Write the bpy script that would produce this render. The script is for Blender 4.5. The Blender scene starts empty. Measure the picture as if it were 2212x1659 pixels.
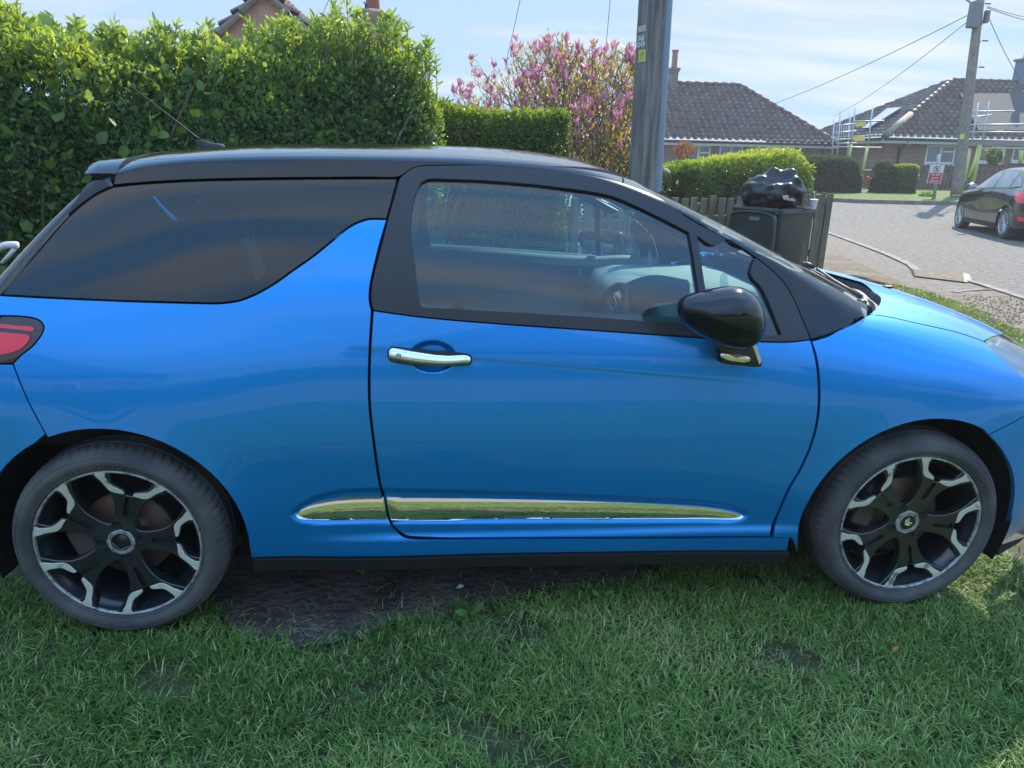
import bpy, bmesh, random
import numpy as np
from math import *
from mathutils import Vector, Matrix
from mathutils.geometry import delaunay_2d_cdt
random.seed(7); RNG=np.random.default_rng(7)
SC=bpy.context.scene; COL=SC.collection
# ------------------------------------------------------------------ camera
# car axes: +X forward, near side of the car at -Y, ground z=0, rear axle at X=0
CAM=np.array([0.9644241655650914,-2.843714546113111,1.417770546178593])
YAW,PIT,ROL,FPX=0.09413279001471407,0.2996453159691916,0.020704384576328554,1575.9374288920326
_F=np.array([sin(YAW)*cos(PIT),cos(YAW)*cos(PIT),-sin(PIT)]); _R=np.array([cos(YAW),-sin(YAW),0.]); _U=np.cross(_R,_F)
CR=_R*cos(ROL)+_U*sin(ROL); CU=-_R*sin(ROL)+_U*cos(ROL); CF=_F
cd=bpy.data.cameras.new('camera'); cam=bpy.data.objects.new('camera',cd); COL.objects.link(cam)
cd.sensor_width=36; cd.lens=FPX/2212*36; cd.clip_start=.05; cd.clip_end=2000
cam.matrix_world=Matrix([[CR[0],CU[0],-CF[0],CAM[0]],[CR[1],CU[1],-CF[1],CAM[1]],[CR[2],CU[2],-CF[2],CAM[2]],[0,0,0,1]])
SC.camera=cam
# ------------------------------------------------------------------ sun + sky
SUN_EL,SUN_AZ=radians(40),radians(37)      # azimuth measured from +Y towards +X
sd=Vector((sin(SUN_AZ)*cos(SUN_EL),cos(SUN_AZ)*cos(SUN_EL),sin(SUN_EL)))
sl=bpy.data.lights.new('sun','SUN'); sl.energy=2.7; sl.angle=radians(.6); sl.color=(1,.90,.75)
so=bpy.data.objects.new('sun',sl); COL.objects.link(so); so.rotation_euler=sd.to_track_quat('Z','Y').to_euler()
w=bpy.data.worlds.new('World'); SC.world=w; w.use_nodes=True; nt=w.node_tree; nt.nodes.clear()
def nn(t,ty,**k):
    n=t.nodes.new(ty)
    for a,b in k.items(): setattr(n,a,b)
    return n
out=nn(nt,'ShaderNodeOutputWorld'); bg=nn(nt,'ShaderNodeBackground'); bg.inputs[1].default_value=.105
sky=nn(nt,'ShaderNodeTexSky',sky_type='NISHITA',sun_disc=False,sun_elevation=SUN_EL,sun_rotation=SUN_AZ,altitude=50,air_density=1.0,dust_density=.1,ozone_density=1.6)
tc=nn(nt,'ShaderNodeTexCoord'); sp=nn(nt,'ShaderNodeSeparateXYZ'); nt.links.new(tc.outputs['Generated'],sp.inputs[0])
# cirrus streaks on a plane high above: direction / (z+k)
zz=nn(nt,'ShaderNodeMath',operation='ADD'); zz.inputs[1].default_value=.12; nt.links.new(sp.outputs[2],zz.inputs[0])
mz=nn(nt,'ShaderNodeMath',operation='MAXIMUM'); mz.inputs[1].default_value=.05; nt.links.new(zz.outputs[0],mz.inputs[0])
dx=nn(nt,'ShaderNodeMath',operation='DIVIDE'); dy=nn(nt,'ShaderNodeMath',operation='DIVIDE')
for d,i in ((dx,0),(dy,1)): nt.links.new(sp.outputs[i],d.inputs[0]); nt.links.new(mz.outputs[0],d.inputs[1])
cx=nn(nt,'ShaderNodeCombineXYZ'); nt.links.new(dx.outputs[0],cx.inputs[0]); nt.links.new(dy.outputs[0],cx.inputs[1])
mp=nn(nt,'ShaderNodeMapping'); mp.inputs['Rotation'].default_value=(0,0,radians(-8)); mp.inputs['Scale'].default_value=(.42,1.5,1); mp.inputs['Location'].default_value=(.7,.35,0)
nt.links.new(cx.outputs[0],mp.inputs[0])
n1=nn(nt,'ShaderNodeTexNoise'); n1.inputs['Scale'].default_value=1.15; n1.inputs['Detail'].default_value=7; n1.inputs['Roughness'].default_value=.52; n1.inputs['Distortion'].default_value=.25
nt.links.new(mp.outputs[0],n1.inputs['Vector'])
r1=nn(nt,'ShaderNodeValToRGB'); r1.color_ramp.elements[0].position=.45; r1.color_ramp.elements[0].color=(.03,.03,.03,1); r1.color_ramp.elements[1].position=.63; r1.color_ramp.elements[1].color=(.92,.92,.92,1)
nt.links.new(n1.outputs[0],r1.inputs[0])
mx=nn(nt,'ShaderNodeMix',data_type='RGBA'); dk=nn(nt,'ShaderNodeMix',data_type='RGBA',blend_type='DARKEN'); dk.inputs[0].default_value=1; nt.links.new(sky.outputs[0],dk.inputs[6]); dk.inputs[7].default_value=(1.5,2.2,2.95,1)
# high sky: cloud and blue brightened above the frame, added to fill the shade
el=nn(nt,'ShaderNodeMapRange'); el.inputs[1].default_value=.2; el.inputs[2].default_value=.6; el.inputs[3].default_value=1.; el.inputs[4].default_value=1.9; nt.links.new(sp.outputs[2],el.inputs[0])
bf_=nn(nt,'ShaderNodeMapRange'); bf_.inputs[1].default_value=.2; bf_.inputs[2].default_value=.5; nt.links.new(sp.outputs[2],bf_.inputs[0]); bl_=nn(nt,'ShaderNodeMix',data_type='RGBA',blend_type='LIGHTEN'); nt.links.new(bf_.outputs[0],bl_.inputs[0]); nt.links.new(dk.outputs[2],bl_.inputs[6]); bl_.inputs[7].default_value=(1.3,3.3,6.4,1)
vs=nn(nt,'ShaderNodeVectorMath',operation='SCALE'); vs.inputs[0].default_value=(2.45,2.65,2.95); nt.links.new(el.outputs[0],vs.inputs['Scale'])
nt.links.new(r1.outputs[0],mx.inputs[0]); nt.links.new(bl_.outputs[2],mx.inputs[6]); nt.links.new(vs.outputs[0],mx.inputs[7])
nt.links.new(mx.outputs[2],bg.inputs[0]); nt.links.new(bg.outputs[0],out.inputs[0])
SC.view_settings.view_transform='Standard'; SC.view_settings.look='None'; SC.view_settings.exposure=1.62; SC.view_settings.gamma=1
SC.cycles.max_bounces=10; SC.cycles.transparent_max_bounces=16; SC.cycles.diffuse_bounces=3; SC.cycles.caustics_reflective=False; SC.cycles.caustics_refractive=False
# ------------------------------------------------------------------ geometry helpers
def proj(Pt):
    Pt=np.atleast_2d(Pt)-CAM; z=Pt@CF
    return np.stack([1106+FPX*(Pt@CR)/z,829.5-FPX*(Pt@CU)/z],1)
def ray(px,py): return CF+CR*((px-1106)/FPX)-CU*((py-829.5)/FPX)
def at_y(px,py,y): d=ray(px,py); return CAM+d*((y-CAM[1])/d[1])
def at_d(px,py,dep): return CAM+ray(px,py)*dep
def gz(y):
    t=min(max((y-13.5)/8.,0.),1.); return .42*t*t*(3-2*t)+.011*max(0.,min(y,60)-21.5)
def at_g(px,py):
    d=ray(px,py); z=0.
    for _ in range(40): p=CAM+d*((z-CAM[2])/d[2]); z=z*.5+gz(p[1])*.5
    return p
def spline(xk,yk):
    xk=np.asarray(xk,float); yk=np.asarray(yk,float); n=len(xk); h=np.diff(xk)
    A=np.zeros((n,n)); A[0,0]=A[-1,-1]=1; B=np.zeros((n,n))
    for i in range(1,n-1):
        A[i,i-1],A[i,i],A[i,i+1]=h[i-1],2*(h[i-1]+h[i]),h[i]
        B[i,i-1],B[i,i],B[i,i+1]=6/h[i-1],-6/h[i-1]-6/h[i],6/h[i]
    K=np.linalg.solve(A,B)
    def f(x,y=None):
        x=np.clip(np.asarray(x,float),xk[0],xk[-1]); i=np.clip(np.searchsorted(xk,x)-1,0,n-2)
        Y=yk if y is None else y
        a=(xk[i+1]-x)/h[i]; b=1-a; c=(a**3-a)*h[i]**2/6; d=(b**3-b)*h[i]**2/6
        if y is None:
            M=K@Y
            if Y.ndim==2: a,b,c,d=[v[...,None] for v in (a,b,c,d)]
            return a*Y[i]+b*Y[i+1]+c*M[i]+d*M[i+1]
        M=Y@K.T; r=np.arange(len(x)); return a*Y[r,i]+b*Y[r,i+1]+c*M[r,i]+d*M[r,i+1]
    return f
def cat(pts,step,closed=False):
    """Catmull-Rom resample of a polyline"""
    p=np.asarray(pts,float); n=len(p)
    if n==2 and not closed:
        k=max(1,int(ceil(np.linalg.norm(p[1]-p[0])/step))); t=np.linspace(0,1,k+1)[:,None]; return p[0]*(1-t)+p[1]*t
    o=[]
    for i in range(n if closed else n-1):
        p1,p2=p[i],p[(i+1)%n]
        p0=p[(i-1)%n] if closed or i>0 else 2*p1-p2
        p3=p[(i+2)%n] if closed or i+2<n else 2*p2-p1
        L=np.linalg.norm(p2-p1); k=max(1,int(ceil(L/step)))
        a,b,c=[max(np.linalg.norm(q)**.5,1e-6) for q in (p1-p0,p2-p1,p3-p2)]
        m1=(p2-p1)+b*((p1-p0)/a-(p2-p0)/(a+b)); m2=(p2-p1)+b*((p3-p2)/c-(p3-p1)/(b+c))
        for t in np.arange(k)/k:
            o.append((2*t**3-3*t*t+1)*p1+(t**3-2*t*t+t)*m1+(-2*t**3+3*t*t)*p2+(t**3-t*t)*m2)
    if not closed: o.append(p[-1])
    return np.array(o)
def inpoly(q,poly):
    x,y=q[:,0],q[:,1]; r=np.zeros(len(q),bool); n=len(poly); j=n-1
    for i in range(n):
        xi,yi=poly[i]; xj,yj=poly[j]
        c=((yi>y)!=(yj>y))
        with np.errstate(divide='ignore',invalid='ignore'): c&=x<(xj-xi)*(y-yi)/((yj-yi) if yj!=yi else 1e-12)+xi
        r^=c; j=i
    return r
def area2(p): x,y=p[:,0],p[:,1]; return .5*np.sum(x*np.roll(y,-1)-np.roll(x,-1)*y)
def inset(p,g):
    if area2(p)<0: p=p[::-1]
    a=p-np.roll(p,1,0); b=np.roll(p,-1,0)-p
    a/=np.maximum(np.linalg.norm(a,axis=1,keepdims=True),1e-9); b/=np.maximum(np.linalg.norm(b,axis=1,keepdims=True),1e-9)
    na=np.stack([-a[:,1],a[:,0]],1); nb=np.stack([-b[:,1],b[:,0]],1); m=na+nb
    k=np.maximum((m*na).sum(1,keepdims=True),.35); return p+m/k*g
def clean(p,eps):
    o=[p[0]]
    for q in p[1:]:
        if np.linalg.norm(q-o[-1])>eps: o.append(q)
    if np.linalg.norm(o[0]-o[-1])<eps: o.pop()
    return np.array(o)
def cdt(poly,holes,ds):
    """triangulate poly (ccw Nx2) minus holes with interior grid ds"""
    loops=[poly]+list(holes); V=[]; E=[]
    for lp in loops:
        b=len(V); V+= [tuple(q) for q in lp]; E+=[(b+i,b+(i+1)%len(lp)) for i in range(len(lp))]
    lo=poly.min(0); hi=poly.max(0)
    xs=np.arange(lo[0]+ds*.5,hi[0],ds); ys=np.arange(lo[1]+ds*.5,hi[1],ds*.97)
    if len(xs) and len(ys):
        g=np.stack(np.meshgrid(xs,ys),-1).reshape(-1,2)
        m=inpoly(g,poly)
        for h in holes: m&=~inpoly(g,h)
        g=g[m]; B=np.vstack(loops)
        if len(g):
            keep=np.ones(len(g),bool)
            for i in range(0,len(g),2000):
                d=((g[i:i+2000,None]-B[None])**2).sum(2).min(1); keep[i:i+2000]=d>(ds*.42)**2
            V+=[tuple(q) for q in g[keep]]
    vs,es,fs,*_=delaunay_2d_cdt([Vector(v) for v in V],E,[],0,1e-7)
    vs=np.array([[v.x,v.y] for v in vs]); fs=np.array([f[:] for f in fs])
    c=vs[fs].mean(1); m=inpoly(c,poly)
    for h in holes: m&=~inpoly(c,h)
    fs=fs[m]; t=vs[fs]; ar=(t[:,1,0]-t[:,0,0])*(t[:,2,1]-t[:,0,1])-(t[:,1,1]-t[:,0,1])*(t[:,2,0]-t[:,0,0])
    fs[ar<0]=fs[ar<0][:,::-1]; us,iv=np.unique(fs.ravel(),return_inverse=True); return vs[us],iv.reshape(fs.shape)
def mk(name,V,F,mat,parent=None,smooth=True,normals=None,attr=None,mats=None,midx=None):
    me=bpy.data.meshes.new(name); V=np.asarray(V,dtype=np.float32)
    if isinstance(F,np.ndarray):
        k=F.shape[1]; me.vertices.add(len(V)); me.vertices.foreach_set('co',V.ravel()); me.loops.add(F.size); me.loops.foreach_set('vertex_index',F.astype(np.int32).ravel())
        me.polygons.add(len(F)); me.polygons.foreach_set('loop_start',np.arange(0,F.size,k,dtype=np.int32))
    else: me.from_pydata([tuple(v) for v in V.tolist()],[],[tuple(int(i) for i in f) for f in F])
    me.update(calc_edges=True)
    if smooth: me.polygons.foreach_set('use_smooth',np.ones(len(me.polygons),bool))
    for m in (mats or [mat]): me.materials.append(m)
    if midx is not None: me.polygons.foreach_set('material_index',np.asarray(midx,dtype=np.int32))
    if attr is not None:
        for an,av in attr.items():
            a=me.attributes.new(an,'FLOAT','POINT'); a.data.foreach_set('value',np.asarray(av,dtype=np.float32))
    if normals is not None: me.normals_split_custom_set_from_vertices([tuple(n) for n in np.asarray(normals,float).tolist()])
    o=bpy.data.objects.new(name,me); COL.objects.link(o)
    if parent is not None: o.parent=parent
    return o
def tag(o,label=None,cat=None,group=None,kind=None):
    if label: o['label']=label
    if cat: o['category']=cat
    if group: o['group']=group
    if kind: o['kind']=kind
    return o
def empty(name,loc,label,cat,group=None,rz=0):
    o=bpy.data.objects.new(name,None); COL.objects.link(o); o.location=loc; o.rotation_euler=(0,0,rz); o.empty_display_size=.1
    return tag(o,label,cat,group)
class MB:
    def __init__(s): s.V=[]; s.F=[]
    def add(s,V,F):
        b=len(s.V); s.V+= [tuple(v) for v in V]; s.F+=[tuple(i+b for i in f) for f in F]; return s
    def box(s,c,sz,R=None,bev=0):
        h=np.array(sz)/2
        if bev<=0:
            q=np.array([[x,y,z] for x in(-1,1) for y in(-1,1) for z in(-1,1)])*h; F=[(0,1,3,2),(4,6,7,5),(0,4,5,1),(2,3,7,6),(0,2,6,4),(1,5,7,3)]
        else:
            bm=bmesh.new(); bmesh.ops.create_cube(bm,size=1); 
            for v in bm.verts: v.co=Vector([v.co[i]*sz[i] for i in range(3)])
            bmesh.ops.bevel(bm,geom=bm.edges[:],offset=bev,segments=2,profile=.5,affect='EDGES'); bm.verts.index_update()
            q=np.array([v.co[:] for v in bm.verts]); F=[tuple(v.index for v in f.verts) for f in bm.faces]; bm.free()
        if R is not None: q=q@np.array(R).T
        return s.add(q+np.array(c),F)
    def tube(s,pts,r,n=8,cap=True):
        p=np.asarray(pts,float); m=len(p); r=np.broadcast_to(np.asarray(r,float),(m,)); V=[]
        t=np.gradient(p,axis=0); t/=np.maximum(np.linalg.norm(t,axis=1,keepdims=True),1e-9)
        ref=np.array([0,0,1.]) if abs(t[0,2])<.9 else np.array([1.,0,0]); a=np.cross(t[0],ref); a/=np.linalg.norm(a)
        for i in range(m):
            a=a-t[i]*(a@t[i]); a/=max(np.linalg.norm(a),1e-9); b=np.cross(t[i],a)
            for k in range(n): th=2*pi*k/n; V.append(p[i]+r[i]*(a*cos(th)+b*sin(th)))
        F=[(i*n+k,i*n+(k+1)%n,(i+1)*n+(k+1)%n,(i+1)*n+k) for i in range(m-1) for k in range(n)]
        if cap: F+=[tuple(range(n))[::-1],tuple((m-1)*n+k for k in range(n))]
        return s.add(V,F)
    def prism(s,poly,origin,ex,ey,depth,ez=None):
        """poly (n,2) in plane origin+ex*u+ey*v, extruded by depth along ez"""
        ex,ey=np.array(ex,float),np.array(ey,float); ez=np.cross(ex,ey) if ez is None else np.array(ez,float); o=np.array(origin,float); n=len(poly)
        A=[o+ex*u+ey*v for u,v in poly]; B=[a+ez*depth for a in A]
        return s.add(A+B,[tuple(range(n))[::-1],tuple(range(n,2*n))]+[(i,(i+1)%n,n+(i+1)%n,n+i) for i in range(n)])
    def lathe(s,prof,c=(0,0,0),ax=(0,0,1),n=32):
        """prof: (r,h) list along axis"""
        ax=np.array(ax,float); ax/=np.linalg.norm(ax); a=np.cross(ax,[0,0,1.] if abs(ax[2])<.9 else [1.,0,0]); a/=np.linalg.norm(a); b=np.cross(ax,a); c=np.array(c,float)
        V=[c+ax*h+r*(a*cos(2*pi*k/n)+b*sin(2*pi*k/n)) for r,h in prof for k in range(n)]; m=len(prof)
        return s.add(V,[(i*n+k,(i+1)*n+k,(i+1)*n+(k+1)%n,i*n+(k+1)%n) for i in range(m-1) for k in range(n)])
    def build(s,name,mat,parent=None,smooth=False,auto=None,label=None):
        o=mk(name,s.V,s.F,mat,parent,smooth)
        if auto is not None:
            bm=bmesh.new(); bm.from_mesh(o.data); bmesh.ops.recalc_face_normals(bm,faces=bm.faces)
            for f in bm.faces: f.smooth=True
            for e in bm.edges:
                if len(e.link_faces)==2 and e.calc_face_angle(0)>radians(auto): e.smooth=False
            bm.to_mesh(o.data); bm.free()
        if label: o['label']=label
        return o
# ------------------------------------------------------------------ materials
def pbr(name,col,rough=.5,metal=0,coat=0,coatr=.03,spec=.5,noise=None,bump=None,trans=0,alpha=1,emit=None,aniso=None,col2=None,coords='Object',sheen=0,ior=None):
    m=bpy.data.materials.new(name); m.use_nodes=True; t=m.node_tree; b=t.nodes['Principled BSDF']
    b.inputs['Base Color'].default_value=(*col,1); b.inputs['Roughness'].default_value=rough; b.inputs['Metallic'].default_value=metal
    b.inputs['Coat Weight'].default_value=coat; b.inputs['Coat Roughness'].default_value=coatr; b.inputs['Specular IOR Level'].default_value=spec
    b.inputs['Transmission Weight'].default_value=trans; b.inputs['Alpha'].default_value=alpha
    if ior: b.inputs['IOR'].default_value=ior
    if emit: b.inputs['Emission Color'].default_value=(*emit[0],1); b.inputs['Emission Strength'].default_value=emit[1]
    tcn=nn(t,'ShaderNodeTexCoord')
    if noise:   # (scale, lo, hi[, detail, vector scale])
        nz=nn(t,'ShaderNodeTexNoise'); nz.inputs['Scale'].default_value=noise[0]; nz.inputs['Detail'].default_value=noise[3] if len(noise)>3 else 5
        src=tcn.outputs[coords]
        if len(noise)>4: mm=nn(t,'ShaderNodeMapping'); mm.inputs['Scale'].default_value=noise[4]; t.links.new(src,mm.inputs[0]); src=mm.outputs[0]
        t.links.new(src,nz.inputs['Vector']); rr=nn(t,'ShaderNodeValToRGB'); rr.color_ramp.elements[0].position=noise[1]; rr.color_ramp.elements[1].position=noise[2]
        rr.color_ramp.elements[0].color=(*col,1); rr.color_ramp.elements[1].color=(*(col2 or col),1); t.links.new(nz.outputs[0],rr.inputs[0]); t.links.new(rr.outputs[0],b.inputs['Base Color'])
    if bump:    # (scale, strength, distance[, vector scale])
        nz=nn(t,'ShaderNodeTexNoise'); nz.inputs['Scale'].default_value=bump[0]; nz.inputs['Detail'].default_value=6
        src=tcn.outputs[coords]
        if len(bump)>3: mm=nn(t,'ShaderNodeMapping'); mm.inputs['Scale'].default_value=bump[3]; t.links.new(src,mm.inputs[0]); src=mm.outputs[0]
        t.links.new(src,nz.inputs['Vector']); bp=nn(t,'ShaderNodeBump'); bp.inputs['Strength'].default_value=bump[1]; bp.inputs['Distance'].default_value=bump[2]
        t.links.new(nz.outputs[0],bp.inputs['Height']); t.links.new(bp.outputs[0],b.inputs['Normal'])
    return m
def leafmat(name,ca,cb,cc,tw=.35,rough=.45,tcol=None):
    """leaf/blade: colour runs ca-cb-cc with the per-leaf 'tint' attribute; part of the light passes through"""
    m=bpy.data.materials.new(name); m.use_nodes=True; t=m.node_tree; b=t.nodes['Principled BSDF']; o=t.nodes['Material Output']
    at=nn(t,'ShaderNodeAttribute',attribute_name='tint'); r=nn(t,'ShaderNodeValToRGB'); e=r.color_ramp.elements; e[0].color=(*ca,1); e[1].color=(*cc,1); e[0].position=0; x=e.new(.5); x.color=(*cb,1)
    t.links.new(at.outputs['Fac'],r.inputs[0]); t.links.new(r.outputs[0],b.inputs['Base Color']); b.inputs['Roughness'].default_value=rough; b.inputs['Specular IOR Level'].default_value=.35
    tr=nn(t,'ShaderNodeBsdfTranslucent'); hs=nn(t,'ShaderNodeMix',data_type='RGBA',blend_type='MULTIPLY'); hs.inputs[0].default_value=1; hs.inputs[7].default_value=(*(tcol or (1.9,1.7,.55)),1)
    t.links.new(r.outputs[0],hs.inputs[6]); t.links.new(hs.outputs[2],tr.inputs[0]); ms=nn(t,'ShaderNodeMixShader'); ms.inputs[0].default_value=tw
    t.links.new(b.outputs[0],ms.inputs[1]); t.links.new(tr.outputs[0],ms.inputs[2]); t.links.new(ms.outputs[0],o.inputs[0]); return m
def glassmat(name,tint,ior=1.52,extra=0.,rough=0.):
    """thin pane: fresnel mirror over tinted see-through"""
    m=bpy.data.materials.new(name); m.use_nodes=True; t=m.node_tree; t.nodes.remove(t.nodes['Principled BSDF']); o=t.nodes['Material Output']
    f=nn(t,'ShaderNodeFresnel'); f.inputs[0].default_value=ior; g=nn(t,'ShaderNodeBsdfGlossy'); g.inputs['Roughness'].default_value=rough; tr=nn(t,'ShaderNodeBsdfTransparent'); tr.inputs[0].default_value=(*tint,1)
    a=nn(t,'ShaderNodeMath',operation='ADD'); a.inputs[1].default_value=extra; a.use_clamp=True; t.links.new(f.outputs[0],a.inputs[0])
    ms=nn(t,'ShaderNodeMixShader'); t.links.new(a.outputs[0],ms.inputs[0]); t.links.new(tr.outputs[0],ms.inputs[1]); t.links.new(g.outputs[0],ms.inputs[2]); t.links.new(ms.outputs[0],o.inputs[0]); return m
M={}
M['paint']=pbr('blue_paint',(.0,.27,.76),.32,.60,.8,.02,bump=(900,.03,.0004))
M['blackgloss']=pbr('black_gloss',(.007,.008,.011),.10,0,.35,.02,spec=.35)
M['blackrim']=pbr('rim_black',(.012,.014,.017),.28,0,.6,.08,noise=(9,.55,.8),col2=(.045,.047,.05))
M['frame']=pbr('frame_black',(.020,.021,.027),.38,0,.12,.15)
M['matt']=pbr('matt_black',(.016,.017,.019),.55,bump=(400,.15,.001))
M['dark']=pbr('cavity_black',(.006,.006,.007),.8)
M['chrome']=pbr('chrome',(.82,.83,.84),.045,1)
M['silver']=pbr('machined_silver',(.66,.66,.56),.38,.35,noise=(26,.60,.68),col2=(.22,.20,.18),bump=(120,.1,.0006))
M['alu']=pbr('dull_alloy',(.45,.46,.46),.4,.5,noise=(60,.45,.7),col2=(.12,.12,.12))
M['rubber']=pbr('tyre_rubber',(.050,.050,.053),.8,noise=(7,.40,.68),col2=(.11,.105,.10),bump=(160,.25,.001))
M['glass']=glassmat('side_glass',(.60,.83,.87),1.58,.05)
M['wscreen']=glassmat('windscreen_glass',(.70,.84,.82),1.6,.0)
M['tint']=glassmat('privacy_glass',(.15,.23,.26),1.58,.02)
M['lens']=glassmat('lamp_lens',(.93,.95,.96),1.5,.04)
M['grey']=pbr('trim_grey',(.10,.11,.115),.6,bump=(600,.2,.0008))
M['greylt']=pbr('trim_pad',(.17,.18,.18),.55,bump=(700,.2,.0008))
M['fabric']=pbr('seat_fabric',(.05,.055,.06),.9,bump=(900,.4,.001))
M['red']=pbr('lamp_red',(.95,.008,.04),.25,0,1,.02)
M['belt']=pbr('webbing',(.06,.065,.06),.8)
# ================================================================== blue hatchback: body surface
GX=[-.72,-.50,-.25,0.,.25,.50,.75,1.1,1.5,1.9,2.2,2.46,2.7,2.9,3.1,3.25]
GZ=[.16,.24,.32,.40,.50,.60,.70,.78,.86,.94,1.02,1.12,1.24,1.34,1.42]
GV=np.array([ # rows z, cols x
[.60,.72,.785,.80,.80,.79,.79,.79,.79,.79,.80,.80,.775,.72,.60,.42],
[.62,.75,.81,.83,.83,.815,.812,.812,.812,.812,.825,.83,.81,.76,.63,.45],
[.64,.77,.83,.846,.843,.825,.818,.819,.819,.82,.835,.845,.825,.785,.66,.47],
[.65,.78,.838,.853,.85,.832,.826,.827,.828,.83,.845,.852,.838,.795,.67,.48],
[.655,.785,.842,.857,.854,.838,.834,.836,.837,.84,.851,.857,.845,.80,.68,.485],
[.655,.785,.842,.857,.855,.843,.840,.842,.843,.846,.854,.858,.846,.80,.68,.485],
[.65,.78,.839,.853,.852,.843,.841,.843,.844,.847,.853,.855,.84,.79,.665,.47],
[.64,.77,.829,.843,.843,.838,.837,.839,.84,.842,.845,.843,.82,.765,.635,.44],
[.62,.755,.812,.826,.828,.827,.828,.830,.831,.831,.826,.812,.778,.715,.585,.40],
[.60,.73,.788,.802,.806,.808,.811,.813,.813,.808,.79,.758,.71,.64,.52,.34],
[.58,.70,.758,.775,.782,.787,.791,.792,.790,.778,.74,.69,.62,.54,.42,.26],
[.56,.66,.715,.737,.748,.756,.761,.761,.756,.738,.685,.61,.53,.43,.3,.2],
[.52,.61,.66,.686,.703,.713,.716,.714,.705,.682,.62,.53,.43,.3,.2,.1],
[.48,.56,.605,.637,.657,.668,.671,.667,.654,.627,.56,.46,.35,.22,.15,.1],
[.45,.52,.56,.592,.612,.624,.627,.622,.606,.575,.50,.40,.28,.18,.1,.1]])
_gx=spline(GX,GV.T); _gz=spline(GZ,np.zeros(len(GZ)))
DISP=[]
def S(x,z):
    x=np.atleast_1d(np.asarray(x,float)); z=np.atleast_1d(np.asarray(z,float))
    x,z=np.broadcast_arrays(x,z); v=_gz(z.ravel(),_gx(x.ravel())).reshape(x.shape)
    for f in DISP: v=v+f(x,z)
    return v
ZC=spline([-.72,-.55,-.42,-.32,-.22,-.12,0.,.15,.4,.9,1.2,1.4,1.6,1.8,2.0,2.2,2.35,2.5],[.62,.74,.86,.96,1.08,1.20,1.32,1.375,1.395,1.40,1.39,1.365,1.30,1.205,1.10,.985,.90,.82])
ZR=spline([-.72,-.55,-.42,-.3,-.2,-.1,0.,.15,.4,.7,1.0,1.25,1.4,1.6,1.8,2.0,2.2,2.4,2.55],[.70,.88,1.02,1.14,1.24,1.33,1.400,1.432,1.450,1.457,1.458,1.447,1.427,1.362,1.278,1.19,1.10,1.005,.92])
LC=.5
def P(x,s):
    x=np.atleast_1d(np.asarray(x,float)); s=np.atleast_1d(np.asarray(s,float)); x,s=np.broadcast_arrays(x,s)
    zc=ZC(x); y=S(x,np.minimum(s,zc)); z=np.minimum(s,zc)
    t=np.clip((s-zc)/LC,0,1.6)
    y0=S(x,zc); e=1e-3; sl=(S(x,zc+e)-S(x,zc-e))/(2*e); zr=ZR(x); h=zr-zc
    # cubic bezier: P0=(y0,zc) P1=P0+k(sl,1) P2=(k2*y0,zr) P3=(0,zr)
    k=h*.62; k2=.62
    tt=np.where(t<=1,t,2-t); sg=np.where(t<=1,1,-1)
    b0=(1-tt)**3; b1=3*tt*(1-tt)**2; b2=3*tt*tt*(1-tt); b3=tt**3
    yc=b0*y0+b1*(y0+k*sl)+b2*k2*y0; zz=b0*zc+b1*(zc+k)+b2*zr+b3*zr
    up=s>zc
    return np.stack([x,-np.where(up,yc*sg,y),np.where(up,zz,z)],-1)

def normals(Pf,u,v,e=1.2e-3):
    a=Pf(u+e,v)-Pf(u-e,v); b=Pf(u,v+e)-Pf(u,v-e); n=np.cross(a,b); return n/np.maximum(np.linalg.norm(n,axis=-1,keepdims=True),1e-9)
class Inv:
    def __init__(s,Pf,u,v):
        s.P=Pf; U,V=np.meshgrid(u,v); s.u,s.v=U.ravel(),V.ravel(); p=Pf(s.u,s.v); s.q=proj(p)
        n=normals(Pf,s.u,s.v); c=((CAM-p)*n).sum(1)
        if np.median(c)<0: c=-c
        s.q[c<-.002]=1e6
    def __call__(s,pts):
        o=[]
        for px,py in pts:
            i=np.argmin((s.q[:,0]-px)**2+(s.q[:,1]-py)**2); u,v=s.u[i],s.v[i]
            for _ in range(12):
                e=1e-4; w=proj(s.P(np.array([u,u+e,u]),np.array([v,v,v+e]))); r=np.array([px,py])-w[0]
                J=np.array([(w[1]-w[0])/e,(w[2]-w[0])/e]).T
                d=np.linalg.lstsq(J,r,rcond=1e-2)[0]; m=np.abs(d).max(); d=d*min(1,.03/max(m,1e-9)); u+=d[0]; v+=d[1]
                if m<1e-6: break
            o.append((u,v))
        return np.array(o)
# bonnet/fender surface shares the side, with its own shoulder and crown
ZC2=spline([1.6,1.9,2.1,2.2,2.46,2.7,2.9,3.05,3.18,3.27],[.97,.955,.945,.935,.875,.80,.72,.64,.56,.50])
ZR2=spline([1.6,1.9,2.2,2.46,2.7,2.9,3.05,3.18,3.27],[1.15,1.10,1.055,1.015,.965,.905,.845,.76,.66])
P1=P
def P2(x,s):
    global ZC,ZR
    a,b=ZC,ZR; ZC,ZR=ZC2,ZR2
    try: return P1(x,s)
    finally: ZC,ZR=a,b
inv1=Inv(P1,np.linspace(-.65,2.45,190),np.linspace(.15,1.75,140)); inv2=Inv(P2,np.linspace(1.9,3.2,110),np.linspace(.15,1.5,120))
def sg(pts,iv=None,step=.012,ext0=None,ext1=None):
    """smooth seam traced on the body surface; returns (x,s) polyline"""
    q=(iv or inv1)(pts)
    if ext0 is not None: q=np.vstack([np.array(ext0,float).reshape(-1,2),q])
    if ext1 is not None: q=np.vstack([q,np.array(ext1,float).reshape(-1,2)])
    return cat(q,step) if len(q)>1 else q
def loop(*s): return clean(np.vstack(s),.0025)
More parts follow.
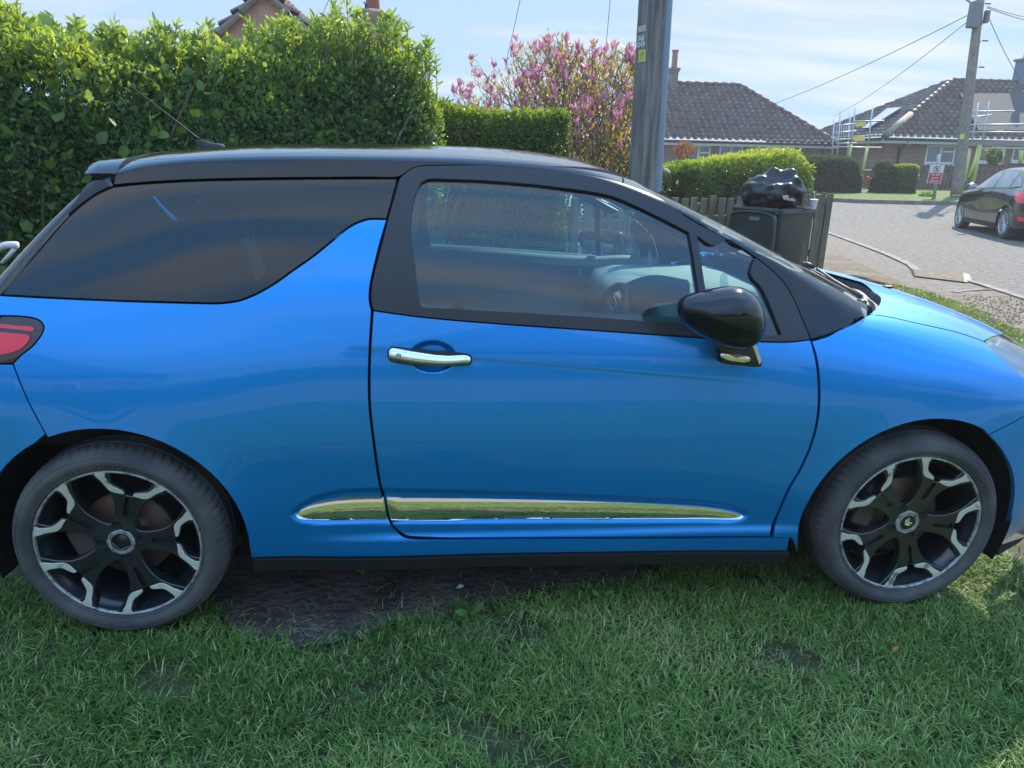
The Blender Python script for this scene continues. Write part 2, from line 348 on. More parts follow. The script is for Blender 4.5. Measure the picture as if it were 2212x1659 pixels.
# ---- pressed details of the side skin
def _crease(x,z):
    ln=.869-.0906*(x-1.035); d=z-ln; f=np.clip((x-.68)/.08,0,1)*np.clip((1.98-x)/.45,0,1)
    return -.0024*f/(1+np.exp(np.clip(d/.0020,-30,30)))*np.exp(np.minimum(d,0)/.22)
def _bowl(x,z):
    r=((x-.927)/.071)**2+((z-.874)/.047)**2; t=np.clip(1-r,0,1); u=np.minimum(t*1.5,1); return -.024*u*u*(3-2*u)*(t>0)
SREC=inv1([(628,1113),(640,1098),(672,1078),(710,1065),(760,1058),(830,1057),(1000,1061),(1200,1068),(1400,1077),(1530,1086),(1590,1096),(1618,1113),(1600,1126),(1500,1128),(1200,1129),(830,1131),(650,1128)])
SREC=cat(SREC,.03,True)
def sdist(q,poly):
    a=poly; b=np.roll(poly,-1,0); d=b-a; L=(d**2).sum(1)
    best=np.full(len(q),1e9)
    for i in range(0,len(q),4000):
        v=q[i:i+4000,None]-a[None]; t=np.clip((v*d).sum(2)/L,0,1); best[i:i+4000]=np.sqrt((((v-t[...,None]*d))**2).sum(2).min(1))
    return np.where(inpoly(q,poly),best,-best)
def _srec(x,z):
    f=np.zeros(x.shape); m=(x>SREC[:,0].min()-.02)&(x<SREC[:,0].max()+.02)&(z>SREC[:,1].min()-.02)&(z<SREC[:,1].max()+.02)
    if m.any():
        d=sdist(np.stack([x[m],z[m]],1),SREC); t=np.clip((d+.006)/.022,0,1); f[m]=-.011*t*t*(3-2*t)
    return f
def _sillroll(x,z):
    t=np.clip((z-.285)/.03,0,1); return .010*(1-t*t*(3-2*t))*np.clip((x-.5)/.3,0,1)*np.clip((2.2-x)/.2,0,1)
def _arch(x,z):
    o=np.zeros(x.shape)
    for c in (0.,2.464):
        r=np.hypot(x-c,z-.308); t=np.clip((r-.372)/.075,0,1); o=o+.003*(1-t)**2*(r<.47)
    return o
DISP[:]=[_crease,_bowl,_srec,_sillroll,_arch]
car=empty('parked_car',(1.232,0,0),'metallic blue three-door hatchback with black roof parked on the grass verge','car')
def panel(name,poly,mat,Pf=P1,holes=(),gap=.0022,ds=.012,flange=.014,off=0.,parent=None,near=True,far=True,label=None,thick=False,fl_mat=None,fadd=None):
    poly=inset(clean(np.asarray(poly),.002),gap); hs=[]
    for h in holes:
        h=clean(np.asarray(h),.002); hs.append(inset(h,-gap) if area2(h)>0 else inset(h[::-1],-gap))
    uv,F=cdt(poly,hs,ds); Q=Pf(uv[:,0],uv[:,1]); N=normals(Pf,uv[:,0],uv[:,1])
    m=np.median(N[:,1]); N=-N if m>0 else N
    if m>0: pass
    if fadd is not None: Q=Q+N*fadd(uv)[:,None]
    Q=Q+N*off
    if fadd is not None:
        t=Q[F]; fn=np.cross(t[:,1]-t[:,0],t[:,2]-t[:,0]); sg0=np.sign((fn*N[F].mean(1)).sum(1))[:,None]; A=np.zeros_like(N)
        for j in range(3): np.add.at(A,F[:,j],fn*sg0)
        N=A/np.maximum(np.linalg.norm(A,axis=1,keepdims=True),1e-12)
    # make the faces agree with the outward normal
    t=Q[F]; fn=np.cross(t[:,1]-t[:,0],t[:,2]-t[:,0]); bad=(fn*N[F].mean(1)).sum(1)<0; F[bad]=F[bad][:,::-1]
    V=[Q]; FF=[F]; LN=[N[F]]; b=len(Q)
    e=np.vstack([F[:,[0,1]],F[:,[1,2]],F[:,[2,0]]]); key={}
    for a,c in e.tolist():
        if (c,a) in key: del key[(c,a)]
        else: key[(a,c)]=1
    if flange>0 and key:   # returned edge, welded to the skin
        ed=np.array(list(key.keys())); bv,inv_=np.unique(ed.ravel(),return_inverse=True); inv_=inv_.reshape(ed.shape); i0,i1=ed[:,0],ed[:,1]; T=Q[i1]-Q[i0]; T/=np.maximum(np.linalg.norm(T,axis=1,keepdims=True),1e-9)
        n=np.cross(T,N[i0]); n/=np.linalg.norm(n,axis=1,keepdims=True); V.append(Q[bv]-N[bv]*flange); j0,j1=b+inv_[:,0],b+inv_[:,1]; n3=np.repeat(n[:,None],3,1)
        FF+= [np.stack([i1,i0,j0],1),np.stack([i1,j0,j1],1)]; LN+=[n3,n3]; b+=len(bv)
        if thick:
            inner=np.full(len(Q),-1); inner[bv]=len(Q)+np.arange(len(bv)); rest=np.where(inner<0)[0]; inner[rest]=b+np.arange(len(rest)); V.append(Q[rest]-N[rest]*flange); b+=len(rest); FF.append(inner[F[:,::-1]]); LN.append(-N[F[:,::-1]])
    V=np.vstack(V); FF=np.vstack(FF); LN=np.vstack(LN); res=[]
    for sd_ in ([-1] if near else [])+([1] if far else []):
        if sd_<0: o=mk(name,V,FF,mat,parent or car,True); ln=LN
        else: o=mk(name,V*[1,-1,1],FF[:,::-1].copy(),mat,parent or car,True); ln=LN[:,::-1]*[1,-1,1]
        o.data.normals_split_custom_set([tuple(v) for v in ln.reshape(-1,3).tolist()])
        if label: o['label']=label
        res.append(o)
    if parent is None:
        for o in res: o.matrix_parent_inverse=car.matrix_world.inverted()
    return res
bpy.context.view_layer.update()
CARINV=Matrix.Translation((-1.232,0,0))
_mk=mk
def mk(name,V,F,mat,parent=None,*a,**k):
    o=_mk(name,V,F,mat,parent,*a,**k)
    if parent is car: o.matrix_parent_inverse=CARINV
    return o
# ---- seams (pixel traces of the photograph, dropped on the body surface)
drip=sg([(246,399),(300,394),(400,388),(500,385),(650,383),(800,382),(858,382),(872,376),(885,366),(905,359),(950,357),(1050,358),(1150,365),(1250,376),(1300,385),(1345,397)])
rail=sg([(258,352),(320,346),(393,341),(560,333),(737,328),(970,334),(1137,349),(1270,364),(1344,382)])
dfr=sg([(1345,397),(1410,425),(1474,462),(1574,519),(1640,562),(1688,604),(1714,645),(1736,696),(1751,734)])       # door frame, front edge
wse=sg([(1344,382),(1357,385),(1426,428),(1480,462),(1543,500),(1610,534),(1673,563),(1703,580),(1747,606),(1785,629),(1816,652),(1844,678),(1855,687)])
dr=sg([(1751,734),(1761,772),(1768,839),(1764.5,905),(1751,959),(1728,1012),(1701,1059),(1681,1105),(1665,1150)])
db=sg([(1664,1159),(1474,1160),(1204,1161),(960,1162),(904,1160)])
dl=sg([(904,1160),(877,1157),(857,1143),(842,1120),(830,1072),(820,1032),(809,955),(800,872),(800,772),(806,671)])
dt=sg([(806,671),(910,685),(1070,699),(1270,713),(1474,727),(1641,738),(1700,739),(1751,734)])
bp=sg([(806,671),(801,650),(802,620),(810,580),(826,520),(841,460),(853,420),(861,390),(866,381)])               # B-pillar rear edge
dfo=sg([(866,381),(872,376),(885,366),(905,359),(950,357),(1050,358),(1150,365),(1250,376),(1300,385),(1345,397)])
gl=[sg([(906,403),(912,395),(923,389),(937,387.5)]),sg([(937,387.5),(1037,391),(1120,397),(1204,406),(1317,424),(1370,445),(1430,474),(1487,503)]),
    sg([(1487,503),(1497,560),(1507,625),(1520,701)]),sg([(1520,701),(1474,698),(1254,682),(1070,671),(910,662)]),sg([(910,662),(902,610),(896,553),(889,503),(889,473),(897,425),(906,403)])]
ql=[sg([(1507,512),(1545,531),(1585,556),(1620,588),(1645,624),(1665,668),(1686,722)]),sg([(1686,722),(1640,722),(1600,718),(1538,703)]),sg([(1538,703),(1524,619),(1507,512)])]
rq_top=sg([(244,403),(300,397),(400,391),(500,388),(650,386),(800,385),(860,385)]); rq_r=sg([(860,385),(851,420),(843,450),(836,474)])
rq_b=sg([(836,474),(797,474),(777,480),(755,491),(720,519),(680,552),(633,585),(600,609),(567,629),(540,642),(517,650),(490,654.5),(467,656),(410,655),(300,652),(150,646),(0,638)]); 
rq_l=sg([(0,638),(77,549),(153,463),(200,425),(244,403)])
belt_c=sg([(0,638)])[-1]
dglass=loop(*gl); qglass=loop(*ql)
# quarter panel + sill in one skin
ARR=[(.372*cos(radians(a)),.307+.372*sin(radians(a))) for a in range(-3,181,6)]
arch_r=np.array([q for q in ARR if q[1]>.247 and q[0]>-.30]); arch_r=arch_r[np.argsort(-arch_r[:,0])]
af=np.array([(2.464+.374*cos(radians(a)),.303+.374*sin(radians(a))) for a in range(190,100,-6)])
sill_b=sg([(1700,1190),(1474,1190),(1070,1196),(737,1203),(543,1205)])
sill_e=sg([(1665,1150),(1665,1161)])
bump_r=sg([(28,786),(60,864),(103,946)])          # rear bumper seam
lamp_r=sg([(0,682),(40,683),(72,687),(88,694),(95,706),(90,722),(70,748),(45,768),(28,785)])
arc2=np.array([q for q in arch_r if q[0]>bump_r[-1][0]])
body=loop(rq_b,[(-.36,1.03),(-.50,1.02)],[(-.50,.90)],inv1([(-70,684)]),lamp_r,bump_r,arc2[::-1],sill_b[::-1],inv1([(1706,1163)]),sg([(1672,1161),(1474,1163),(1204,1164),(960,1165),(900,1164),(870,1158),(850,1140),(838,1115),(826,1072),(817,1032),(806,955),(797,872),(797,772),(802.5,671)]),
          sg([(802.5,671),(798,650),(799,620),(807,580),(822,520),(836,474)]))
quarter=panel('side_panel',body,M['paint'],ds=.0085)[0]
door=panel('door',loop(dt,dr,db,dl),M['paint'],ds=.005,label='blue driver door with chrome handle and pressed crease')
for o in door[1:]: del o['label']
frame_=panel('door_frame',loop(bp,dfo[3:],dfr,dt[::-1]),M['frame'],holes=[dglass,qglass],ds=.016,flange=.035,thick=True,off=.0015)
panel('side_window',dglass,M['glass'],gap=-.006,flange=0,off=-.010,ds=.03)
panel('quarter_light',qglass,M['glass'],gap=-.006,flange=0,off=-.010,ds=.03)
panel('rear_quarter_window',loop(rq_top,rq_r,rq_b,rq_l),M['tint'],flange=0,off=.001,ds=.02,gap=.004)
# black ceramic border painted round the inside of the privacy glass
rqp=loop(rq_top,rq_r,rq_b,rq_l); rin=inv1([(330,425),(700,415),(800,415),(806,440),(740,470),(690,512),(620,570),(550,618),(480,636),(400,636),(250,630),(120,622),(110,600),(200,500),(270,440)])
panel('window_border',rqp,M['matt'],holes=[cat(rin,.03,True)],flange=0,off=-.006,ds=.03,gap=.004)
# roof rail and A-pillar, roof skin, windscreen, black quarter triangle
rl_rear=sg([(246,399),(250,375),(258,352)])
panel('roof_rail',loop(drip,rail[::-1],rl_rear[::-1]),M['blackgloss'],ds=.014,gap=.0012)
a_low=sg([(1751,734),(1800,718),(1840,699),(1855,687)])
panel('front_pillar',loop(dfr,a_low,wse[::-1],sg([(1344,382),(1345,397)])),M['blackgloss'],ds=.012)
def xs_half(seam,x0,x1,t=1.0):   # centreline end points for mirrored skins
    return np.array([(x1,ZC(np.array([x1]))[0]+LC*t),(x0,ZC(np.array([x0]))[0]+LC*t)])
def symskin(name,edge,front,rear,mat,Pf=P1,zc=None,ds=.03,label=None,off=0.,gap=.0025):
    """skin across the car: edge (x,s) polyline on the near side rear->front, front/rear curves from edge to centreline"""
    zc=zc or ZC; pl=loop(edge,front,rear[::-1]); pl=inset(pl,0); 
    uv,F=cdt(pl,[],ds); Q=Pf(uv[:,0],uv[:,1]); N=normals(Pf,uv[:,0],uv[:,1]); 
    if np.median(N[:,2])<0: N=-N
    Q=Q+N*off; t=Q[F]; fn=np.cross(t[:,1]-t[:,0],t[:,2]-t[:,0]); bad=(fn*N[F].mean(1)).sum(1)<0; F[bad]=F[bad][:,::-1]
    n=len(Q); ctr=np.abs(Q[:,1])<2e-4; mi_=np.where(ctr,np.arange(n),0); mi_[~ctr]=n+np.arange((~ctr).sum()); V=np.vstack([Q,Q[~ctr]*[1,-1,1]]); N[ctr,1]=0; NN=np.vstack([N,N[~ctr]*[1,-1,1]]); FF=np.vstack([F,mi_[F[:,::-1]]])
    me=mk(name,V,FF,mat,car,True)
    me.data.normals_split_custom_set_from_vertices([tuple(v) for v in NN.tolist()])
    if label: me['label']=label
    return me
def to_centre(p,xc,zc=ZC,n=16,pw=2.0):
    """curve from (x,s) p to the centreline at x=xc"""
    t=np.linspace(0,1,n)[1:]; z0=float(zc(np.array([p[0]]))[0]); w0=max((p[1]-z0)/LC,0)
    xs=p[0]+(xc-p[0])*(1-(1-t)**pw); ws=w0+(1-w0)*t; return np.stack([xs,zc(xs)+LC*ws],1)
ro_f=to_centre(rail[-1],1.455); ro_r=to_centre(rail[0],.045)
symskin('roof',rail+[0,.0018],ro_f,ro_r,M['blackgloss'],label='gloss black roof panel')
w_r=to_centre(wse[0]+[.012,0],1.468); w_f=to_centre(wse[-1],2.41,pw=1.35)
symskin('windscreen',wse[1:]+[0,.002],w_f,w_r,M['wscreen'],off=-.004)
# fender and bonnet
bon=sg([(1880,679),(1927,686),(1974,697),(2030,709),(2074,720),(2124,737)],inv2)
hl_b=sg([(2124,737),(2133,746),(2150,762),(2170,779),(2212,814),(2290,872)],inv2)
f_top=sg([(1753,737),(1800,720.5),(1840,701.5),(1862,688),(1880,679)],inv2)
b_seam=sg([(2134,939),(2170,922),(2212,899),(2290,850)],inv2)
arch_f=np.array([(2.464+.374*cos(radians(a)),.305+.374*sin(radians(a))) for a in range(196,56,-6)]); 
arch_f=np.array([q for q in arch_f if q[0]<b_seam[0][0]])
fend=loop(f_top,bon,hl_b,[b_seam[-1]+[.0,.02]],b_seam[::-1],arch_f[::-1],[(2.088,.236)],inv2([(1710,1163)]),sg([(1668,1161),(1684,1105),(1704,1059),(1731,1012),(1754,959),(1767.5,905),(1771,839),(1764,772),(1753,737)],inv2))
panel('front_wing',fend,M['paint'],Pf=P2,ds=.012)
hx=hl_b[-1]
cowl=inv2([(1880,679),(1884,676.5),(1896,664),(1902.5,653),(1901,640),(1886,629),(1859,609)])
bon_r=np.vstack([cowl[1:],to_centre(cowl[-1],2.43,ZC2,10,1.6)]); bon_r=cat(bon_r,.02)
nose=3.10
hl_t=np.array([(2.80,ZC2(np.array([2.80]))[0]+.06),(2.90,ZC2(np.array([2.90]))[0]+.08),(3.0,ZC2(np.array([3.0]))[0]+.12)])
hl_t=sg([(2124,737),(2140,727),(2175,720),(2212,727)],inv2,ext1=hl_t[1:])
bfr=to_centre(hl_t[-1],3.16,ZC2)
symskin('bonnet',np.vstack([bon+[0,.003],hl_t]),bfr,bon_r,M['paint'],Pf=P2,zc=ZC2,ds=.022)
# headlamps
hlp=loop(hl_t,[(3.02,.70)],[(2.98,.66)],hl_b[::-1])
for sx in (1,):
    panel('headlight',hlp,M['lens'],Pf=P2,gap=.003,flange=.0,off=-.001,ds=.02)
    panel('lamp_reflector',hlp,pbr('lamp_chrome',(.80,.82,.84),.25,.25),Pf=P2,gap=.001,flange=.012,off=-.010,ds=.03,fadd=lambda uv: -.010+.008*np.sin(uv[:,0]*46+uv[:,1]*20)*np.cos(uv[:,1]*38))
# bumpers
bf=loop(b_seam,[(3.0,.66),(3.10,.64),(3.22,.56),(3.26,.40),(3.24,.20)],inv2([(2290,1175),(2154,1174),(2168,1155),(2184,1112),(2191,1055),(2184,1012),(2161,969),(2134,939)]))
bf=clean(np.vstack([b_seam,[(3.0,.66),(3.10,.64),(3.22,.56),(3.26,.40),(3.24,.20)],inv2([(2290,1175),(2154,1174)]),sg([(2154,1174),(2168,1155),(2184,1112),(2191,1055),(2184,1012),(2161,969),(2134,939)],inv2)]),.0025)
panel('front_bumper',bf,M['paint'],Pf=P2,ds=.02)
panel('front_lip',loop(inv2([(2154,1176),(2290,1178)]),[(3.22,.20),(3.22,.15)],inv2([(2290,1210),(2152,1199)])),M['dark'],Pf=P2,ds=.03,off=.004,flange=.03)
arb=np.array([(.372*cos(radians(a)),.307+.372*sin(radians(a))) for a in range(118,182,6)])
panel('rear_valance',[(-.385,.30),(-.69,.34),(-.66,.17),(-.40,.17),(-.372,.24)],M['matt'],ds=.04)
br=loop(bump_r[:-1],arb,[(-.69,.33),(-.70,.45),(-.70,.66),(-.56,.80)],inv1([(-70,790)]),inv1([(0,786)]))
panel('rear_bumper',br,M['paint'],ds=.02)
panel('inner_side_skin',body,M['dark'],off=-.028,flange=0,ds=.05)
# tail lamp: smoked surround, red lens, light strip
lt=loop(inv1([(-60,680)]),lamp_r,inv1([(0,786),(-60,788)]))
tl=panel('tail_light',lt,pbr('lamp_smoke',(.03,.006,.009),.15,0,1,.02),ds=.014,flange=.01)
for o,fr in zip(tl,(1,-1)):
    for q in (sg([(-60,716),(0,717),(38,721),(60,723),(66,728),(62,738),(48,752),(20,763),(-60,771)]),sg([(-60,697),(0,700),(40,704),(72,707),(76,711),(72,715),(40,712),(0,708),(-60,705)])):
        l=panel('red_lens',q,M['red'],flange=.004,off=.003,ds=.02,near=fr>0,far=fr<0,gap=0)[0]; l.parent=o; l.matrix_parent_inverse=Matrix()
# sill skirt
sk=loop(sg([(546,1207),(737,1205.5),(1070,1198.5),(1474,1192.5),(1706,1192)]),sg([(1700,1214),(1474,1216),(1070,1222),(737,1229),(546,1231)]))
panel('sill_skirt',sk,M['matt'],off=.006,flange=.05,ds=.03)
# chrome rubbing strips
def dome(h,poly,tilt=0.,lift=0.,pw=2.,endr=None):
    """smooth cross-section following the local top and bottom edge of the outline"""
    Pq=np.asarray(poly); u=np.linspace(Pq[:,0].min()+1e-4,Pq[:,0].max()-1e-4,160); lo=np.full(160,1e9); hi=np.full(160,-1e9); n=len(Pq)
    for i in range(n):
        x0,y0=Pq[i]; x1,y1=Pq[(i+1)%n]
        if abs(x1-x0)<1e-9: continue
        m=(u>=min(x0,x1))&(u<=max(x0,x1)); y=y0+(y1-y0)*(u-x0)/(x1-x0); lo[m]=np.minimum(lo[m],y[m]); hi[m]=np.maximum(hi[m],y[m])
    k=np.ones(7)/7; c=(lo+hi)/2; hh=np.maximum((hi-lo)/2,.003); c=np.convolve(np.pad(c,3,'edge'),k,'valid'); H=np.max(hh)
    def f(uv):
        cc=np.interp(uv[:,0],u,c); h_=np.interp(uv[:,0],u,np.convolve(np.pad(hh,3,'edge'),k,'valid')); q=(uv[:,1]-cc)/h_
        e=np.ones(len(uv)) if endr is None else np.clip(1-(1-np.clip(np.minimum(uv[:,0]-u[0],u[-1]-uv[:,0])/endr,0,1))**2,0,1)**.5
        return h*(h_/H)*e*(1-np.clip(np.abs(q),0,1)**pw)-tilt*h_*q+lift
    return f
st1=loop(sg([(637,1113),(650,1099),(680,1086),(720,1077),(770,1073),(829,1073)]),sg([(829,1073),(833,1090),(839,1122)]),sg([(839,1122),(760,1123),(655,1123),(642,1120),(637,1113)]))
st2=loop(sg([(835,1073),(940,1075),(1060,1077),(1200,1080),(1400,1087),(1500,1093),(1560,1100),(1604,1111)]),sg([(1604,1111),(1606,1117),(1600,1122),(1500,1122),(1200,1121),(1054,1119),(1020,1121),(990,1125),(846,1125)]),sg([(846,1125),(839,1098),(835,1073)]))
for q in (st1,st2): panel('chrome_strip',q,M['chrome'],flange=.012,off=-.001,ds=.006,gap=.001,fadd=dome(.0032,q,.17,.0075))
# door handle
hb=cat(inv1([(842,757),(846,752.5),(855,752),(900,756),(960,763),(1008,767.5),(1014,770),(1016,776),(1013,783),(1004,785.5),(960,785),(900,783),(862,780),(848,777),(842,770)]),.006,True)
def off_y(uv): return np.full(len(uv),.0)
def Ph(x,s):   # handle bar plane: undistorted door skin
    global DISP
    d=DISP[:]; DISP[:]=[]
    try: return P1(x,s)
    finally: DISP[:]=d
hd=panel('door_handle',hb,M['chrome'],Pf=Ph,gap=0,flange=.014,off=.012,ds=.0035,fadd=dome(.011,hb,.10,0.,2.2,.022))
hs_=cat(inv1([(838,757),(844,749),(856,748.5),(900,752),(1008,763.5),(1017,767),(1020,776),(1016,787),(1004,789.5),(900,787),(858,784),(844,780),(838,772)]),.008,True)
panel("handle_seal",hs_,M["matt"],Pf=Ph,gap=0,flange=.014,off=.0015,ds=.02,holes=[hb])
for o in hd[:1]:
    c=Ph(*inv1([(862,767)])[0])[0]; mb=MB().lathe([(0,.0265),(.0055,.0265),(.0075,.0255),(.0085,.022),(.0085,.015)],c,(0,-1,0.15),24); mb.build('key_lock',M['alu'],o,True); 
    c1=Ph(*inv1([(876,755)])[0])[0]; c2=Ph(*inv1([(875,781)])[0])[0]; MB().tube([c1+[0,-.0165,0],(c1+c2)/2+[0,-.0222,0],c2+[0,-.0165,0]],.0009,5).build('handle_joint',M['dark'],o)
# dark engine bay skin under the bonnet, wings and lamps
ub,vb=np.meshgrid(np.linspace(2.30,3.08,20),np.linspace(0,1,18)); uu=ub.ravel(); vv=.74+(ZC2(uu)+LC-.74)*vb.ravel(); Qe=P2(uu,vv); Ne=normals(P2,uu,vv); Ne*=np.sign(Ne[:,2:3]+1e-9)*1.; Ne[Ne[:,1]>.2]*=-1; Qe=Qe-Ne*.05; nq=len(Qe)
Fe=[(r_*20+c_,r_*20+c_+1,(r_+1)*20+c_+1,(r_+1)*20+c_) for r_ in range(17) for c_ in range(19)]
mk('engine_bay',np.vstack([Qe,Qe*[1,-1,1]]),Fe+[tuple(nq+k for k in f[::-1]) for f in Fe],M['dark'],car,True)
# inner waist, wheel-arch liners, floor: what shows dark through the gaps
for sgn in (-1,1):
    for c,rr in ((0,.385),(2.464,.385)):
        mb=MB()
        th=np.radians(np.arange(-25,206,8)); V=[]; 
        for t in th: V+= [(c+rr*cos(t),sgn*.80,.307+rr*sin(t)),(c+rr*cos(t),sgn*.52,.307+rr*sin(t))]
        n=len(th); mb.add(V,[(2*i,2*i+1,2*i+3,2*i+2) for i in range(n-1)]); V2=[(c,sgn*.52,.307)]+[(c+rr*cos(t),sgn*.52,.307+rr*sin(t)) for t in th]; mb.add(V2,[(0,i,i+1) for i in range(1,n)]); mb.build('wheel_arch_liner',M['dark'],car,True)
mb=MB(); mb.box((1.23,0,.20),(1.64,1.50,.10)); mb.box((1.23,0,.185),(3.2,1.0,.06))
for sgn in (-1,1):     # inner door/side skins behind the gaps
    xs=np.linspace(.37,2.1,30); V=[]; 
    DD=DISP[:]; DISP[:]=[]
    for x in xs:
        for z in (.2,.35,.55,.72,.86,.93-.0*x): V.append((x,sgn*(float(S(x,z)[0])-.035),z))
    DISP[:]=DD
    mb.add(V,[(6*i+j,6*i+j+1,6*i+j+7,6*i+j+6) for i in range(29) for j in range(5)])
mb.build('floor_pan',M['dark'],car)
# rear hatch: glass, spoiler, tail skin
he=sg([(244,403),(200,427),(153,465),(77,551),(0,640)],ext1=[(-.34,.97)]); 
panel('pillar_trim',np.vstack([he+[0,.004],(he+[0,.13])[::-1]]),M['dark'],off=-.018,flange=0,ds=.05,gap=.001); hr=to_centre(he[0]+[-.012,0],.02); hf=to_centre(he[-1],-.47,pw=1.6)
symskin('rear_window',he[::-1]+[0,.003],hr,hf,M['tint'],ds=.03)
te=np.array([(-.34,.965),(-.42,.87),(-.52,.78),(-.62,.70)]); symskin('tailgate',te[::-1],to_centre(te[0],-.48,pw=1.6),to_centre(te[-1],-.69,pw=1.6),M['paint'],ds=.04); symskin('tailgate_lining',te[::-1],to_centre(te[0],-.48,pw=1.6),to_centre(te[-1],-.69,pw=1.6),M['dark'],ds=.05,off=-.03)
V=[(-.705,y,z) for y in (-.56,0,.56) for z in (.2,.45,.70)]; MB().add(V,[(0,1,4,3),(1,2,5,4),(3,4,7,6),(4,5,8,7)]).build('tail_skin',M['paint'],car)
# roof spoiler: wedge lip with rounded tip
mb=MB(); ys=np.sin(np.linspace(-pi/2,pi/2,25)); prof=[]
tipn=at_y(191,372,-.61)
for yy in ys:
    y=yy*.635; a=abs(yy); xt=.055-.085*1.0-(1-a**2)*.10+.018*0; zt=1.392+(1-a**2)*.012
    zr=1.366+(1-a**2.2)*.036; dp=max(0,(a-.86)/.14)**2*.030
    prof.append([(.052-(1-a*a)*.01,y,zr-.032),(.052-(1-a*a)*.01,y,zr+.020-dp),(xt+.03,y,zt-.006-dp),(xt+.004,y,zt-.014-dp*.8),(xt-.002,y,zt-.028-dp*.3),(xt+.012,y,zt-.042),(.03,y,zr-.055)])
n=len(prof[0]); mb.add([p for r in prof for p in r],[(i*n+j,i*n+(j+1)%n,(i+1)*n+(j+1)%n,(i+1)*n+j) for i in range(24) for j in range(n)]+[tuple(range(n)),tuple(24*n+j for j in range(n))][::1])
mb.build('roof_spoiler',M['blackgloss'],car,auto=40)
# black plastic fin between glass and spoiler
fin=loop(sg([(238,405),(200,398),(188,408),(172,430),(158,452),(150,466)]),sg([(150,466),(170,448),(205,422),(238,405)]))
panel('spoiler_fin',fin,M['matt'],off=.007,flange=.012,ds=.02,gap=0)
# aerial
ab=P1(*inv1([(455,321)])[0])[0]; yb=-.12
c=at_y(455,318,-.10); zb=float(P1(np.array([c[0]]),ZC(np.array([c[0]]))+LC*.86)[0][2])
mb=MB(); L=[]; base_pts=[(425,303,.004,.008),(432,300,.010,.014),(445,304,.016,.02),(458,308,.02,.022),(470,309,.02,.021),(480,311,.012,.016),(486,315,.003,.006)]
V=[]; n=10
for px,py,hw,_ in base_pts:
    t=at_y(px,py,-.10); 
    for k in range(n):
        a=pi*k/(n-1); V.append((t[0],-.10+hw*cos(a)*1.0,(zb-.012)+(t[2]-(zb-.012))*sin(a)**.7))
mb.add(V,[(i*n+k,i*n+k+1,(i+1)*n+k+1,(i+1)*n+k) for i in range(len(base_pts)-1) for k in range(n-1)]+[tuple(range(n))[::-1]])
aer=mb.build('aerial_base',M['matt'],car,True)
pts=[at_y(px,py,-.10) for px,py in ((430,301),(400,277),(360,246),(315,211),(278,182))]; MB().tube(cat(pts,.02),np.linspace(.0036,.0017,len(cat(pts,.02))),6).build('aerial_mast',M['matt'],aer,True)
# scuttle tray filling the well between the windscreen foot and the bonnet
def edge3(Pf,uv,n=24):
    p=Pf(uv[:,0],uv[:,1]); o=np.argsort(p[:,1]); ys=np.linspace(-.70,0,n); return np.stack([np.interp(ys,p[o,1],p[o,0]),ys,np.interp(ys,p[o,1],p[o,2])],1)
ew=edge3(P1,np.vstack([wse[-1:],w_f])); eb=edge3(P2,np.vstack([bon[:1],bon_r])); n=len(ew); V=[]
for i in range(n):
    a,b=ew[i]+[-.02,0,-.012],eb[i]+[.012,0,-.006]
    for t,dz in ((0,0),(.12,-.012),(.35,-.016),(.40,-.028),(.70,-.034),(.74,-.018),(.92,-.022),(.95,-.004),(1,-.030)): V.append(a*(1-t)+b*t+[0,0,dz])
V=np.array(V); m=len(V); F=[(9*i+j,9*i+j+1,9*i+j+10,9*i+j+9) for i in range(n-1) for j in range(8)]
MB().add(np.vstack([V,V*[1,-1,1]]),F+[tuple(m+k for k in f[::-1]) for f in F]).build('scuttle_tray',pbr('scuttle_plastic',(.07,.072,.076),.45),car,auto=25)
def wsurf(px,py,lift=.012):
    u,v=inv1([(px,py)])[0]; return P1(u,v)[0]+normals(P1,np.array([u]),np.array([v]))[0]*0+np.array([.0,0,lift])
# ------------------------------------------------------------------ wheels
def annulus(mb,prof,c,sg_,n=96):   # prof (r, w) w = outward
    V=[(c[0]+r*cos(2*pi*k/n),c[1]+sg_*w,c[2]+r*sin(2*pi*k/n)) for r,w in prof for k in range(n)]; m=len(prof)
    return mb.add(V,[(i*n+k,i*n+(k+1)%n,(i+1)*n+(k+1)%n,(i+1)*n+k) for i in range(m-1) for k in range(n)])
def wface(r):   # depth of the spoke face behind the lip plane
    return -.021+.0165*np.clip((r-.05)/.175,0,1)**1.3
def polar(pts,ph): return np.array([(r*cos(radians(a+ph)),r*sin(radians(a+ph))) for a,r in pts])
def plate(mb,poly,c,sg_,wf,th,bev=.002,ds=.012,holes=()):
    poly=clean(np.asarray(poly),.0008); 
    if area2(poly)<0: poly=poly[::-1]
    uv,F=cdt(poly,holes,ds); r=np.hypot(uv[:,0],uv[:,1])
    def W(q,o): return np.stack([c[0]+q[:,0],c[1]+sg_*(wf(np.hypot(q[:,0],q[:,1]))+o),c[2]+q[:,1]],1)
    ip=inset(poly,bev)
    mb.add(W(uv,0.) if bev==0 else W(uv,0.),F.tolist())
    for lp in [poly]+list(holes):
        n=len(lp); o=lp; q=inset(lp,-bev)if area2(lp)>0 else inset(lp,bev)
        if len(q)!=n: q=o
        A=W(o,0.); B=W(q if area2(lp)>0 else q,-bev); C=W(q,-th)
        mb.add(np.vstack([A,B,C]),[(i,n+i,n+(i+1)%n,(i+1)%n) for i in range(n)]+[(n+i,2*n+i,2*n+(i+1)%n,n+(i+1)%n) for i in range(n)])
